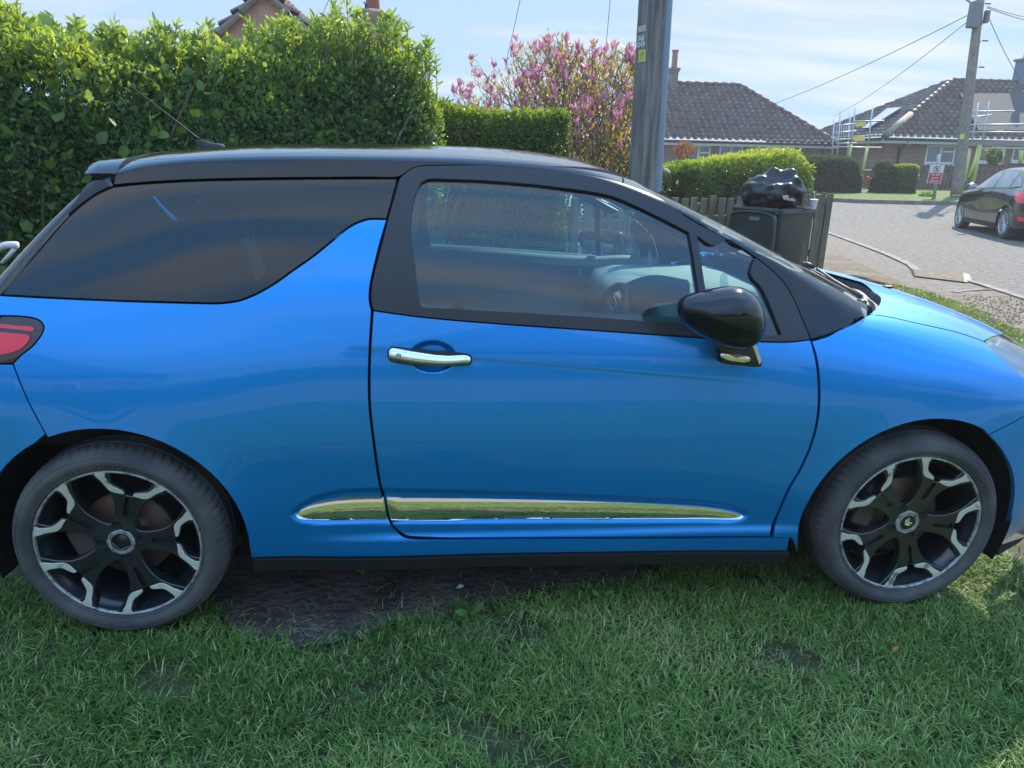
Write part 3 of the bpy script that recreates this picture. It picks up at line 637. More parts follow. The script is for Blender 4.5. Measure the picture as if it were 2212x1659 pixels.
claw=[(4.8,.1632),(8,.1640),(12,.1655),(16,.1695),(18.3,.176),(20.0,.187),(21.8,.205),(24.2,.223),(24.8,.2325),(17.6,.2325),(18.4,.222),(17.3,.205),(15.8,.192),(13.4,.1840),(10.5,.1790),(7,.1730),(4.9,.1690)]
def make_wheel(x0,y0,sg_,ph,cap,label=None):
    c=(x0,y0,.307); mb=MB()
    # hub + five grooved spokes + ten arms, one casting
    for k in range(5):
        p=ph+72*k
        half=[(0,.155),(3.4,.1575),(4.4,.163)]+[(a,r) for a,r in claw[1:4]]+[(17.6,.176)]
        out=[(-36,.062),(-30,.064),(-24,.071),(-19.5,.085),(-16.6,.104),(-15.5,.13),(-17.2,.158),(-20.2,.178),(-23.0,.196),(-28.5,.232),(-15.5,.232),(-15.8,.197),(-13.0,.186),(-9.5,.1795),(-5.2,.1735),(-4.0,.164),(-3.4,.158)]
        out=out+[(-a,r) for a,r in out[::-1]]
        pl=polar(out,p); 
        slot=polar([(-3.1,.1545),(-3.6,.13),(-5.2,.098),(-4.0,.090),(0,.088),(4.0,.090),(5.2,.098),(3.6,.13),(3.1,.1545),(0,.1555)],p)
        cp=[(0.,0.)]+[tuple(v) for v in pl]
        sl2=slot if area2(slot)>0 else slot[::-1]
        plate(mb,np.array([tuple(v) for v in polar([(-36,.030)],p)]+[tuple(v) for v in pl]+[tuple(v) for v in polar([(36,.030)],p)]),c,sg_,wface,.030,holes=[sl2])
        plate(mb,sl2,c,sg_,lambda r:wface(r)-.010,.004,bev=0)
    annulus(mb,[(.001,-.03),(.034,-.03),(.036,-.0215)],c,sg_,40)
    # barrel
    annulus(mb,[(.2315,-.003),(.229,-.014),(.218,-.03),(.205,-.05),(.203,-.15),(.215,-.185)],c,sg_)
    rim=mb.build('wheel',M['blackrim'],car,auto=35)
    if label: rim['label']=label
    # bolt pockets: dark discs on the face paint in the shade of the holes
    a0=(114.7-(-5.2)) if cap else 96-2
    for k in range(4):
        a=radians(ph+a0+90*k); bc=(c[0]+.0545*cos(a),c[1],c[2]+.0545*sin(a))
        mb=MB().lathe([(.0150,-.0204),(.0148,-.0192),(.0140,-.0188),(.0134,-.0196),(.001,-.0197)][::1],bc,(0,sg_,0),20); mb.build('bolt_hole_shade',M['dark'],rim,True)
    # machined claws + lip
    for k in range(5):
        for m in (-1,1):
            mb=MB(); sm=cat(polar([(m*a,r) for a,r in claw],ph+72*k),.006,True)
            plate(mb,sm,c,sg_,lambda r: wface(r)+.0022+.0022*np.clip((r-.19)/.03,0,1),.004,bev=.0008,ds=.02); mb.build('machined_claw',M['silver'],rim,auto=40)
    o=annulus(MB(),[(.2300,-.010),(.2308,-.0022),(.2322,-.0006),(.2345,0),(.2372,-.0006),(.2388,-.005)],c,sg_,120).build('rim_lip',M['alu'],rim,True)
    # hub ring with scalloped edge, cap or open bore
    n=96; outer=[( (.0375+.0022*abs(cos(4*(2*pi*k/n))))*cos(2*pi*k/n),(.0375+.0022*abs(cos(4*(2*pi*k/n))))*sin(2*pi*k/n)) for k in range(n)]
    inner=np.array([(.0285*cos(2*pi*k/48),.0285*sin(2*pi*k/48)) for k in range(48)])
    mb=MB(); plate(mb,np.array(outer),c,sg_,lambda r:-.0185+0*r,.006,holes=[inner],bev=.001); 
    hub=mb.build('hub_ring',M['alu'],rim,auto=40)
    if cap:
        capo=annulus(MB(),[(.0285,-.019),(.0278,-.0165),(.0262,-.0158),(.0255,-.0172)],c,sg_,48).build('wheel_cap',M['alu'],rim,True)
        annulus(MB(),[(.0256,-.0178),(.018,-.0172),(.001,-.0168)],c,sg_,48).build('cap_disc',pbr('cap_black',(.02,.018,.018),.35),capo,True)
        # twin chevron emblem, turned with the wheel
        mb=MB(); R=radians(125)
        for d in (-.0045,.0075):
            ch=[(-.0175,-.009+d),(-.012,-.0088+d),(0,.0025+d),(.012,-.0088+d),(.0175,-.009+d),(.0155,-.0035+d),(.003,.0075+d),(0,.0092+d),(-.003,.0075+d),(-.0155,-.0035+d)]
            q=np.array(ch)*.78; q=np.stack([q[:,0]*cos(R)-q[:,1]*sin(R),q[:,0]*sin(R)+q[:,1]*cos(R)],1)
            plate(mb,q,c,sg_,lambda r:-.0150+0*r,.003,bev=.0006)
        mb.build('chevron_emblem',M['chrome'],capo,auto=30)
    else:
        annulus(MB(),[(.0285,-.0185),(.0275,-.045),(.022,-.048),(.0215,-.035),(.018,-.030),(.001,-.029)],c,sg_,40).build('hub_bore',pbr('bore_steel',(.08,.085,.085),.4,.8),rim,True)
    # brake disc + caliper behind the spokes
    annulus(MB(),[(.052,-.060),(.058,-.072),(.075,-.075),(.132,-.075),(.134,-.080),(.132,-.092)],c,sg_,72).build('brake_disc',pbr('disc_rust',(.16,.075,.045),.55,.4,noise=(40,.4,.7),col2=(.10,.085,.08)),rim,True)
    aa=radians(200 if x0<1 else 160); mb=MB(); mb.box((c[0]+.125*cos(aa),c[1]-sg_*.078,c[2]+.125*sin(aa)),(.07,.05,.15),Matrix.Rotation(-aa,3,'Y').to_3x3(),bev=.01).build('brake_caliper',pbr('cast_iron',(.07,.06,.055),.7),rim)
    annulus(MB(),[(.05,-.10),(.20,-.16),(.21,-.19)],c,sg_,48).build('backing_plate',M['dark'],rim,True)
    # tyre
    prof=[(.2370,-.010),(.2385,-.0035),(.2405,.0005),(.2425,.0030),(.2440,.0010),(.2460,.0012),(.2500,.0050),(.2580,.0100),(.2660,.0120),(.2740,.0105),(.2790,.0075),(.2800,.0085),(.2820,.0080),(.2860,.0030),(.2920,-.0040),(.2985,-.0130),(.3030,-.0230),(.3060,-.0340),(.3075,-.0480),(.3028,-.0490),(.3028,-.0560),(.3078,-.0570),(.3085,-.0900),(.3035,-.0910),(.3035,-.0990),(.3085,-.1000),(.3078,-.1330),(.3028,-.1340),(.3028,-.1400),(.3070,-.1410),(.3030,-.1720),(.2900,-.1900),(.2600,-.2000),(.2300,-.1900)]
    n=432; V=[]
    for i,(r,w_) in enumerate(prof):
        for k in range(n):
            rr=r; a=2*pi*k/n; s_=k%6
            if 14<=i<=17 and s_ in (0,): rr-=.0028
            if 17<=i<=18 and s_ in (0,1): rr-=.003
            if 26<=i<=30 and s_ in (2,3): rr-=.003
            aa=a+.06*max(0,-w_-.03)*12
            zz=rr*sin(aa); zz=max(zz,-.2985) if w_<0.02 else zz
            V.append((c[0]+rr*cos(aa),c[1]+sg_*(w_+(.006*max(0,(-.26-zz)/.05) if -.03<w_ else 0)),c[2]+zz))
    m=len(prof); ty=mk('tyre',np.array(V),np.array([(i*n+k,i*n+(k+1)%n,(i+1)*n+(k+1)%n,(i+1)*n+k) for i in range(m-1) for k in range(n)]),M['rubber'],rim,True)
    bm=bmesh.new(); bm.from_mesh(ty.data); bmesh.ops.recalc_face_normals(bm,faces=bm.faces)
    for e in bm.edges:
        if len(e.link_faces)==2 and e.calc_face_angle(0)>radians(38): e.smooth=False
    bm.to_mesh(ty.data); bm.free(); return rim
make_wheel(0,-.840,-1,2,False,'rear wheel, its centre cap missing')
make_wheel(2.464,-.840,-1,-5.2,True,'front wheel with the chevron centre cap')
make_wheel(0,.840,1,30,True); make_wheel(2.464,.840,1,60,True)
# raised lettering on the rear tyre wall
def text_mesh(txt,size,ext=.001,align='CENTER',res=3,sx=1.):
    cu=bpy.data.curves.new('t','FONT'); cu.body=txt; cu.size=size; cu.extrude=ext; cu.align_x=align; cu.align_y='CENTER'; cu.resolution_u=res; cu.space_character=sx
    o=bpy.data.objects.new('t',cu); COL.objects.link(o); dg=bpy.context.evaluated_depsgraph_get(); me=bpy.data.meshes.new_from_object(o.evaluated_get(dg)); bpy.data.objects.remove(o)
    V=np.array([v.co[:] for v in me.vertices]); F=[tuple(p.vertices) for p in me.polygons]; bpy.data.meshes.remove(me); return V,F
tv,tf=text_mesh('REBOUND',.026,.0012,sx=1.5); R0=.2595
V=[]
for x,y,z in tv: a=radians(96)-x/R0; r=R0+y; V.append((r*cos(a),-.840-.0105-z*1.2,.307+r*sin(a)))
rw=[o for o in bpy.data.objects if o.name=='wheel'][0]
mk('tyre_lettering',V,tf,M['rubber'],rw,False)
# ------------------------------------------------------------------ folded door mirror
ol=[(1463,668),(1465,655),(1472,645),(1490,636),(1520,628),(1555,621),(1578,618.5),(1600,620.5),(1621,630),(1636,645),(1646,665),(1651,685),(1652,702),(1648,720),(1639,736),(1622,748),(1600,752),(1580,751),(1555,744),(1530,733),(1505,720),(1485,707),(1471,692)]
YM=-.955
o3=np.array([at_y(x,y,YM) for x,y in ol]); o2=cat(o3[:,[0,2]],.008,True); cen=np.array(at_y(1565,690,YM))[[0,2]]
crs=np.array([at_y(x,y,YM-.05) for x,y in ((1480,664),(1500,676),(1540,695),(1590,712),(1630,716))])[:,[0,2]]
def mir(side):
    rings=26; V=[]; n=len(o2)
    for i in range(rings+1):
        t=i/rings; r=1-t
        for q in o2:
            p=cen+(q-cen)*r; d=.078*max(1-r**2.6,0)**.62
            # crease: lower band cut back below a ridge line
            zc_=np.interp(p[0],crs[:,0],crs[:,1]); u=p[1]-zc_
            e=.0125/(1+exp(np.clip(u/.0045,-30,30)))*min(1,(1-r)*2.2)*np.clip((p[0]-crs[0,0])/.06,0,1)*np.clip((crs[-1,0]+.012-p[0])/.02,0,1)
            lean=-.028*(p[1]-cen[1])/.09*(1-r)
            V.append((p[0],side*(-(YM)+d-e+lean*-1.0) if True else 0,p[1]))
    F=[(i*n+k,(i+1)*n+k,(i+1)*n+(k+1)%n,i*n+(k+1)%n) for i in range(rings) for k in range(n)]
    # inner face towards the window
    b=len(V); V+=[(cen[0]+(q[0]-cen[0])*s,side*(-YM-dd),cen[1]+(q[1]-cen[1])*s) for s,dd in ((.97,.018),(.90,.030),(.84,.031),(.83,.024),(.0,.024)) for q in o2]
    F+=[(k,(k+1)%n,b+(k+1)%n,b+k) for k in range(n)]+[(b+i*n+k,b+i*n+(k+1)%n,b+(i+1)*n+(k+1)%n,b+(i+1)*n+k) for i in range(4) for k in range(n)]
    o=MB().add(V,F).build('wing_mirror',M['blackgloss'],car,auto=50)
    return o
M['mirrorblack']=M['blackgloss']
def mirror_foot(o,side):
    ft=cat(np.array([(1549,742),(1575,748),(1605,752),(1628,745),(1636,760),(1646,782),(1644,791),(1628,793),(1600,790),(1565,786),(1553,781),(1550,768)]),6,True)
    F3=np.array([at_y(x,y,-.90) for x,y in ft])[:,[0,2]]; n=len(F3); V=[]; cc=F3.mean(0)
    for s,y in ((1.02,-.80),(1.02,-.865),(1.0,-.895),(.97,-.905),(.90,-.909),(.4,-.910),(.0,-.910)): V+=[(cc[0]+(q[0]-cc[0])*s,-side*y,cc[1]+(q[1]-cc[1])*s) for q in F3]
    f=MB().add(V,[(i*n+k,i*n+(k+1)%n,(i+1)*n+(k+1)%n,(i+1)*n+k) for i in range(6) for k in range(n)]).build('mirror_foot',M['blackgloss'],o,auto=40)
    L=cat(np.array([(1557,764),(1580,763.5),(1605,767),(1619,771),(1620,780),(1612,783),(1590,781),(1565,776),(1556,770)]),4,True); L3=np.array([at_y(x,y,-.91) for x,y in L])[:,[0,2]]; n=len(L3); cc=L3.mean(0); V=[]
    for s,y in ((1,-.905),(1,-.911),(.88,-.9145),(.0,-.9155)): V+=[(cc[0]+(q[0]-cc[0])*s,-side*y,cc[1]+(q[1]-cc[1])*s) for q in L3]
    MB().add(V,[(i*n+k,i*n+(k+1)%n,(i+1)*n+(k+1)%n,(i+1)*n+k) for i in range(3) for k in range(n)]).build('side_repeater',M['chrome'],f,auto=40)
    A=[at_y(x,y,-.912) for x,y in ((1626,747),(1634,745),(1645,780),(1641,788))]; A=[(a[0],-side*a[1],a[2]) for a in A]; B=[(a[0],a[1]*(.985),a[2]) for a in A]
    MB().add(A+B,[(0,1,2,3),(0,4,5,1),(1,5,6,2),(2,6,7,3),(3,7,4,0)]).build('edge_strip',M['silver'],f)
mo=mir(-1); mo['label']='folded black driver wing mirror with gloss cap'; mirror_foot(mo,-1)
# far mirror, unfolded: glass faces back
fm=np.array([(1247,517),(1252,507),(1268,501),(1290,498),(1315,499),(1328,506),(1332,520),(1328,538),(1318,550),(1300,553),(1280,549),(1262,540),(1251,529)]); YF=.98
F3=np.array([at_y(x,y,YF) for x,y in cat(fm,5,True)]); n=len(F3); cc=F3.mean(0)
# the glass plane leans: turn the outline so that it faces backwards
V=[]
def fmp(q,s,dx): 
    v=(q-cc)*s; return (cc[0]+v[0]*.85+dx+v[1]*0,cc[1]-v[0]*.42,cc[2]+v[2])
for s,dx in ((.86,.004),(.90,-.002),(.99,-.004),(1.06,.01),(1.05,.04),(.9,.075),(.6,.10),(.0,.11)): V+=[fmp(q,s,dx) for q in F3]
fmo=MB().add(V,[(i*n+k,i*n+(k+1)%n,(i+1)*n+(k+1)%n,(i+1)*n+k) for i in range(7) for k in range(n)]).build('wing_mirror',M['blackgloss'],car,auto=45); fmo['label']='passenger wing mirror seen through the windows'
V=[fmp(q,.87,.003) for q in F3]; MB().add(V,[tuple(range(n))]).build('mirror_glass',M['chrome'],fmo)
MB().tube([(cc[0]+.05,.82,.93),(cc[0]+.05,.90,.92),(cc[0]+.05,.96,cc[2]-.04)],[.03,.025,.025],10).build('mirror_foot',M['matt'],fmo,True)
# ------------------------------------------------------------------ wipers
def W3(px,py,y): return at_y(px,py,y)
def zx(px,y,dz=0.):   # point on the windscreen/scuttle slope at lateral y
    pass
wp=MB(); A=[at_d(x,y,d) for x,y,d in ((1877,674,2.60),(1872,660,2.64),(1866,650,2.68))]
def atxyz(px,py,Y): return at_y(px,py,Y)
a1=atxyz(1876,672,-.60); a2=atxyz(1865,645,-.54); a3=atxyz(1800,606,-.28); a4=atxyz(1765,580,-.05)
MB().tube([a1+[0,0,-.02],a1,a2],[.016,.014,.010],8).build('wiper_arm',M['matt'],car,True)
MB().tube([a2,a3,a4],[.009,.007,.005],6).build('wiper_arm',M['matt'],car,True)
for q in (((1746,579,-.05),(1775,594,-.16),(1808,620,-.34)),((1751,585,-.10),(1785,606,-.26),(1812,629,-.42)),((1760,592,-.16),(1790,616,-.34),(1806,631,-.44))):
    MB().tube(cat([atxyz(*v) for v in q],.03),.0042,6).build('wiper_blade',M['matt'],car,True)
mb=MB(); 
for v in ((1740,573,-.02),(1752,575,-.06)): pass
MB().tube([atxyz(1735,570,.02),atxyz(1745,573,-.02),atxyz(1755,577,-.06)],[.010,.014,.010],8).build('wiper_hinge',M['matt'],car,True)
MB().tube([atxyz(1805,622,-.38),atxyz(1812,628,-.42),atxyz(1821,627,-.42)],[.012,.014,.008],8).build('wiper_hinge',M['matt'],car,True)
MB().tube([atxyz(1855,650,-.55),atxyz(1862,655,-.57),atxyz(1870,657,-.58)],[.010,.014,.012],8).build('wiper_hinge',M['matt'],car,True)
# washer jet on the bonnet
u=inv2([(1918,622)])[0]; c=P2(*u)[0]; MB().box(c+[0,0,.004],(.034,.022,.010),bev=.004).build('washer_jet',M['matt'],car)
# ------------------------------------------------------------------ cabin
dsh=pbr('dash_plastic',(.24,.255,.25),.5,bump=(500,.2,.0006)); drk=pbr('cabin_dark',(.035,.037,.04),.7)
def trimpt(px,py): return at_y(px,py,.70)
tp=cat([trimpt(x,y) for x,y in ((880,533),(925,534),(1000,538),(1100,544),(1200,552),(1300,556),(1340,554),(1420,556))],.04)
for side,nm in ((1,'door_trim'),(-1,'door_trim')):
    V=[]
    for p in tp:
        x=p[0]; z=p[2]; k=np.clip((x-1.55)/.5,0,1)
        V+=[(x,side*.765,z-.012),(x,side*.755,z),(x,side*.72,z+.004),(x,side*.695,z-.012),(x,side*(.675),z-.04-.01*k),(x,side*.695,z-.085),(x,side*.68,z-.15),(x,side*.64,z-.24),(x,side*.63,z-.30),(x,side*.68,z-.32),(x,side*.70,z-.55)]
    MB().add(V,[(11*i+j,11*i+j+1,11*i+j+12,11*i+j+11) for i in range(len(tp)-1) for j in range(10)]).build(nm,dsh,car,auto=50)
x1,y1=1255,600
p=at_y(1262,594,.66); MB().box(p,(.16,.02,.05),bev=.009).build('door_pull_recess',drk,car); MB().box(p+[.005,-.016,-.012],(.13,.012,.008),bev=.003).build('door_pull',M['chrome'],car); MB().box(p+[-.03,-.016,.010],(.018,.012,.04),bev=.003).build('door_pull',M['chrome'],car)
# headlining and dark rear bulkhead
hx=np.linspace(-.05,1.50,18); V=[]
for x in hx:
    zc=float(ZC(np.array([x]))[0]); zr=float(ZR(np.array([x]))[0]); y0=float(S(x,zc-.005)[0])-.04
    V+=[(x,-y0,zc-.045),(x,-y0+.05,zc-.025),(x,-.3,zr-.045),(x,0,zr-.04),(x,.3,zr-.045),(x,y0-.05,zc-.025),(x,y0,zc-.045)]
MB().add(V,[(7*i+j,7*i+j+1,7*i+j+8,7*i+j+7) for i in range(17) for j in range(6)]).build('headlining',drk,car,True)
for s in (-1,1):
    V=[(.60,s*.72,1.02),(.86,s*.74,1.02),(.90,s*.62,1.36),(.74,s*.62,1.36)]; V2=[(a,b-s*.05,c) for a,b,c in V]
    MB().add(V+V2,[(0,1,2,3),(4,7,6,5),(0,4,5,1),(1,5,6,2),(2,6,7,3),(3,7,4,0)]).build('pillar_trim',drk,car)
    xs=np.linspace(-.42,.62,14); V=[]
    for x in xs: y=float(S(x,1.03)[0]); V+=[(x,s*(y-.006),1.040-.02*(x<.3)),(x,s*(y-.03),1.035),(x,s*(y-.10),.99),(x,s*(y-.12),.55)]
    MB().add(V,[(4*i+j,4*i+j+1,4*i+j+5,4*i+j+4) for i in range(13) for j in range(3)]).build('rear_side_trim',drk,car)
mb=MB()
# dashboard: loft across the car, rising to the screen
ys=np.linspace(-.70,.70,15); V=[]
for y in ys:
    b=.035*exp(-((y+.36)/.17)**2)
    V+=[(1.70,y,.55),(1.66,y,.70),(1.64,y,.80),(1.655-.02*0,y,.875+b),(1.69,y,.915+b),(1.78,y,.932+b*.8),(1.95,y,.935+b*.1),(2.15,y,.93),(2.34,y,.925)]
da=MB().add(V,[(9*i+j,9*i+j+1,9*i+j+10,9*i+j+9) for i in range(14) for j in range(8)]).build('dashboard',dsh,car,auto=40)
# vents, console pod, binnacle
MB().box((1.665,-.02,.86),(.04,.26,.075),bev=.012).build('centre_vent',drk,da)
for yy in (-.085,.045): MB().tube([(1.645,yy+.055*cos(a),.862+.028*sin(a)) for a in np.linspace(0,2*pi,25)],.003,5,False).build('vent_ring',M['chrome'],da,True)
MB().tube(cat([(1.60,-.36,.955),(1.68,-.36,.985),(1.80,-.36,.97)],.02),[.055]*len(cat([(1.60,-.36,.955),(1.68,-.36,.985),(1.80,-.36,.97)],.02)),16).build('instrument_hood',drk,da,True)
# steering wheel
sw=(1.50,-.37,.83); th=np.linspace(0,2*pi,49); tl_=radians(24)
ring=[(sw[0]+.185*sin(a)*sin(tl_),sw[1]+.185*cos(a),sw[2]+.185*sin(a)*cos(tl_)) for a in th]
st=MB().tube(ring,.0145,10,False).build('steering_wheel',M['matt'],car,True)
MB().box((sw[0]+.02,sw[1],sw[2]),(.05,.14,.12),bev=.02).build('wheel_boss',M['matt'],st)
for a in (-.2,pi+.2,-pi/2): MB().tube([(sw[0]+.02,sw[1],sw[2]),(sw[0]+.17*sin(a)*sin(tl_)+.004,sw[1]+.17*cos(a),sw[2]+.17*sin(a)*cos(tl_))],.012,8).build('wheel_spoke',M['alu'],st,True)
# seats
def seat(x,y,w,back,name,hr=True):
    mb=MB(); mb.box((x+.05,y,.50),(.50,w,.14),bev=.05); q=Matrix.Rotation(radians(-14),3,'Y'); mb.box((x-.25,y,.76),(.13,w,.56),q,bev=.055)
    s_=mb.build(name,M['fabric'],car,auto=60)
    if hr:
        MB().box((x-.335,y,1.085),(.09,.25,.17),q,bev=.04).build('headrest',M['fabric'],s_,auto=60)
    return s_
seat(1.02,-.36,.50,0,'front_seat'); seat(1.02,.36,.50,0,'front_seat')
mb=MB(); mb.box((.16,0,.55),(.5,1.22,.16),bev=.05); mb.box((-.12,0,.78),(.14,1.22,.56),Matrix.Rotation(radians(-18),3,'Y'),bev=.05); mb.build('rear_seat',M['fabric'],car,auto=60)
# lit tray / parcel shelf edge and the belt hanging behind the driver
MB().box((-.33,0,.985),(.24,1.16,.02),bev=.006).build('parcel_shelf',drk,car)
def yb(px,py,Y): return at_y(px,py,Y)
q=[yb(523,508,-.60),yb(545,506,-.60),yb(578,588,-.62),yb(552,612,-.62)]; q=[np.array(v) for v in q]
MB().add(q+[v+[0,.006,0] for v in q],[(0,1,2,3),(4,7,6,5),(0,4,5,1),(1,5,6,2),(2,6,7,3),(3,7,4,0)]).build('seat_belt',pbr('belt_pale',(.60,.72,.64),.7),car)
MB().tube([yb(522,507,-.60),yb(534,503,-.60),yb(548,508,-.60),yb(540,514,-.60)],.006,6).build('belt_guide',pbr('belt_guide',(.5,.62,.55),.4),car,True)
MB().tube([yb(470,460,-.6),yb(478,482,-.6),yb(498,504,-.6),yb(522,508,-.6)],[.002,.003,.008,.008],5).build('seat_belt',pbr('belt_pale2',(.30,.36,.34),.7),car,True)
# black suction ring on the sill of the side glass
c=at_y(986,668,-.775); mb=MB().lathe([(.0,.012),(.018,.010),(.026,.003),(.028,0)],c+[0,0,-.004],(0,-.3,1),20); mb.build('window_button',M['matt'],car,True)
# charms hung from the interior mirror
dc=empty('dreamcatcher',at_y(1384,480,-.02),'small beaded dreamcatcher with a feather hanging inside the blue hatchback','dreamcatcher')
inv_dc=Matrix.Translation(-Vector(dc.location))
bl=pbr('beads',(.10,.11,.12),.2,.6); fe=pbr('feather',(.75,.66,.52),.8)
def dcp(o): o.matrix_parent_inverse=inv_dc; return o
c=at_y(1386,507,0.0); dcp(MB().tube([c+[.031*cos(a),.0,.031*sin(a)] for a in np.linspace(0,2*pi,33)],.0028,6,False).build('hoop',M['matt'],dc,True))
mb=MB(); 
for a in np.linspace(0,pi,6)[:-1]: mb.tube([c+[.03*cos(a),0,.03*sin(a)],c-[.03*cos(a),0,.03*sin(a)]],.0006,4)
dcp(mb.build('web',M['alu'],dc))
for P0,P1_ in (((1371,462),(1373,545)),((1383,466),(1378,548)),((1401,510),(1402,535)),((1360,515),(1358,535))):
    mb=MB(); a=np.array(at_y(*P0,-.01)); b=np.array(at_y(*P1_,-.01)); k=max(5,int(np.linalg.norm(a-b)/.0085))
    for i in range(k):
        t=i/(k-1); mb.lathe([(.0004,-.0033),(.0028,-.0015),(.0033,0),(.0028,.0015),(.0004,.0033)],a*(1-t)+b*t,(0,0,1),7)
    mb.tube([a,b],.0006,4); dcp(mb.build('bead_string',bl,dc,True))
f0=np.array(at_y(1404,540,-.01)); V=[f0,f0+[.008,0,-.02],f0+[.010,.003,-.05],f0+[.004,0,-.075],f0+[-.007,.002,-.045],f0+[-.007,0,-.018]]
dcp(MB().add(V+[np.array(v)+[0,.0015,0] for v in V],[(0,1,2,3,4,5),(11,10,9,8,7,6)]+[(i,(i+1)%6,6+(i+1)%6,6+i) for i in range(6)]).build('feather',fe,dc))
MB().box(at_y(1384,432,-.02)+[.02,0,0],(.03,.24,.06),bev=.012).build('interior_mirror',M['matt'],car)
MB().tube([at_y(1384,432,-.02)+[.02,0,0],at_y(1392,420,-.02)+[.07,0,.01]],.008,6).build('mirror_stem',M['matt'],car)
dcp(MB().tube([at_y(1376,440,-.01),at_y(1371,462,-.01)],.0008,4).build('cord',M['matt'],dc)); dcp(MB().tube([at_y(1386,440,-.01),at_y(1383,466,-.01)],.0008,4).build('cord',M['matt'],dc)); dcp(MB().tube([at_y(1386,440,-.01),c+[0,0,.031]],.0008,4).build('cord',M['matt'],dc))

wo=at_y(14,552,1.0); wpm=pbr('white_plastic',(.66,.67,.68),.4); A_=[at_y(x,y,1.35) for x,y in ((-30,560),(-10,541),(8,531),(24,529),(38,530))]; tag(MB().tube(cat(A_,.02),np.linspace(.014,.020,len(cat(A_,.02))),8).tube([at_y(36,531,1.35),at_y(20,551,1.35),at_y(4,568,1.35)],[.012,.011,.010],8).build('plastic_handle',wpm,None,True),'white curved plastic handle showing at the left edge behind the car tail','plastic item')
# ================================================================== ground, road, paths
def struct(name,V,F,mat): return tag(mk(name,V,F,mat,None,True),kind='structure')
def gpoly(name,pts,mat,lift,dens=.5,kind='structure'):
    """sheet on the terrain: pts are (x,y); lift above the terrain"""
    p=np.array(pts,float); p=p if area2(p)>0 else p[::-1]; q=[]
    for i in range(len(p)):
        a,b=p[i],p[(i+1)%len(p)]; k=max(1,int(np.linalg.norm(b-a)/1.)); q+= [a+(b-a)*t for t in np.arange(k)/k]
    uv,F=cdt(np.array(q),[],max(dens,.9)); V=[(x,y,gz(y)+lift) for x,y in uv]
    return struct(name,V,F,mat)
def gp(px,py): p=at_g(px,py); return (p[0],p[1])
soil=pbr('soil',(.050,.040,.036),.95,noise=(6,.36,.66,12),col2=(.15,.115,.095),bump=(38,1.,.05))
m=pbr('verge_ground',(.040,.045,.022),.95,noise=(4,.35,.65,9),col2=(.105,.095,.050),bump=(25,.6,.04))
xs=np.concatenate([np.linspace(-60,-4,12),np.linspace(-2,8,21),np.linspace(10,90,16)]); ys=np.concatenate([np.linspace(-40,-4,10),np.linspace(-3,10,27),np.linspace(10.6,24,24),np.linspace(26,120,24)])
V=[(x,y,gz(y)-.025) for y in ys for x in xs]; n=len(xs)
struct('ground',V,[(j*n+i,j*n+i+1,(j+1)*n+i+1,(j+1)*n+i) for j in range(len(ys)-1) for i in range(n-1)],m)
asph=pbr('old_asphalt',(.115,.105,.093),.9,noise=(9,.36,.64,12,(1,2.2,1)),col2=(.225,.208,.18),bump=(70,1.,.03)); 
tarm=pbr('path_tarmac',(.11,.092,.076),.92,noise=(11,.36,.66,12),col2=(.20,.172,.142),bump=(120,.6,.015))
# edging line between the footway and the road
edge=[gp(*q) for q in ((1700,478),(1745,490),(1795,507),(1850,527),(1915,552),(1965,575),(1992,592),(2100,612),(2150,628),(2212,648),(2290,676))]
kerb=[gp(*q) for q in ((2240,447),(2060,442.5),(1990,441.5),(1900,439.5),(1840,437.5),(1795,435),(1700,431),(1600,428))]
e0=edge[0]; 
road_pts=edge+[(14,2.0),(30,-1.0),(60,-1.0),(60,26)]+kerb+[(9.,30),(7.,14)]
gpoly('road',road_pts,asph,.004,dens=1.0)
foot=[gp(1700,470)]+edge[::-1][::-1][1:]+[(13,1.5),(12,.6)]+[gp(*q) for q in ((2290,765),(2212,735),(2140,690),(2060,655),(1990,632),(1930,615),(1850,596),(1760,590),(1600,590),(1450,600))]+[gp(1450,560),gp(1600,520)]
gpoly('footpath',foot,tarm,.008,dens=1.0)
gs=[gp(*q) for q in ((1925,614),(1990,630),(2060,654),(2140,692),(2230,738),(2290,770),(2290,860),(2212,800),(2050,720),(1900,650))]
gr=pbr('dirt_gravel',(.15,.11,.075),.95,noise=(9,.35,.7,8),col2=(.26,.21,.155),bump=(60,.9,.03))
gpoly('dirt_patch',[gp(*q) for q in ((2010,640),(2060,633),(2150,630),(2205,648),(2290,680),(2330,760),(2212,728),(2120,678),(2060,652))],gr,.014,dens=.6)
# ochre stain on the footway beside the fence
st=pbr('rust_lichen',(.27,.155,.04),.95,noise=(5,.3,.6,8),col2=(.19,.14,.085))
t=st.node_tree; b=t.nodes['Principled BSDF']; tcn=nn(t,'ShaderNodeTexCoord'); nz=nn(t,'ShaderNodeTexNoise'); nz.inputs['Scale'].default_value=2.2; nz.inputs['Detail'].default_value=8; t.links.new(tcn.outputs['Object'],nz.inputs['Vector'])
rr=nn(t,'ShaderNodeValToRGB'); rr.color_ramp.elements[0].position=.40; rr.color_ramp.elements[1].position=.85; t.links.new(nz.outputs[0],rr.inputs[0]); t.links.new(rr.outputs[0],b.inputs['Alpha'])
gpoly('stained_path',[gp(*q) for q in ((1780,556),(1812,552),(1850,566),(1900,590),(1950,612),(1960,622),(1900,612),(1830,600),(1790,592),(1770,575))],st,.012,dens=.4)
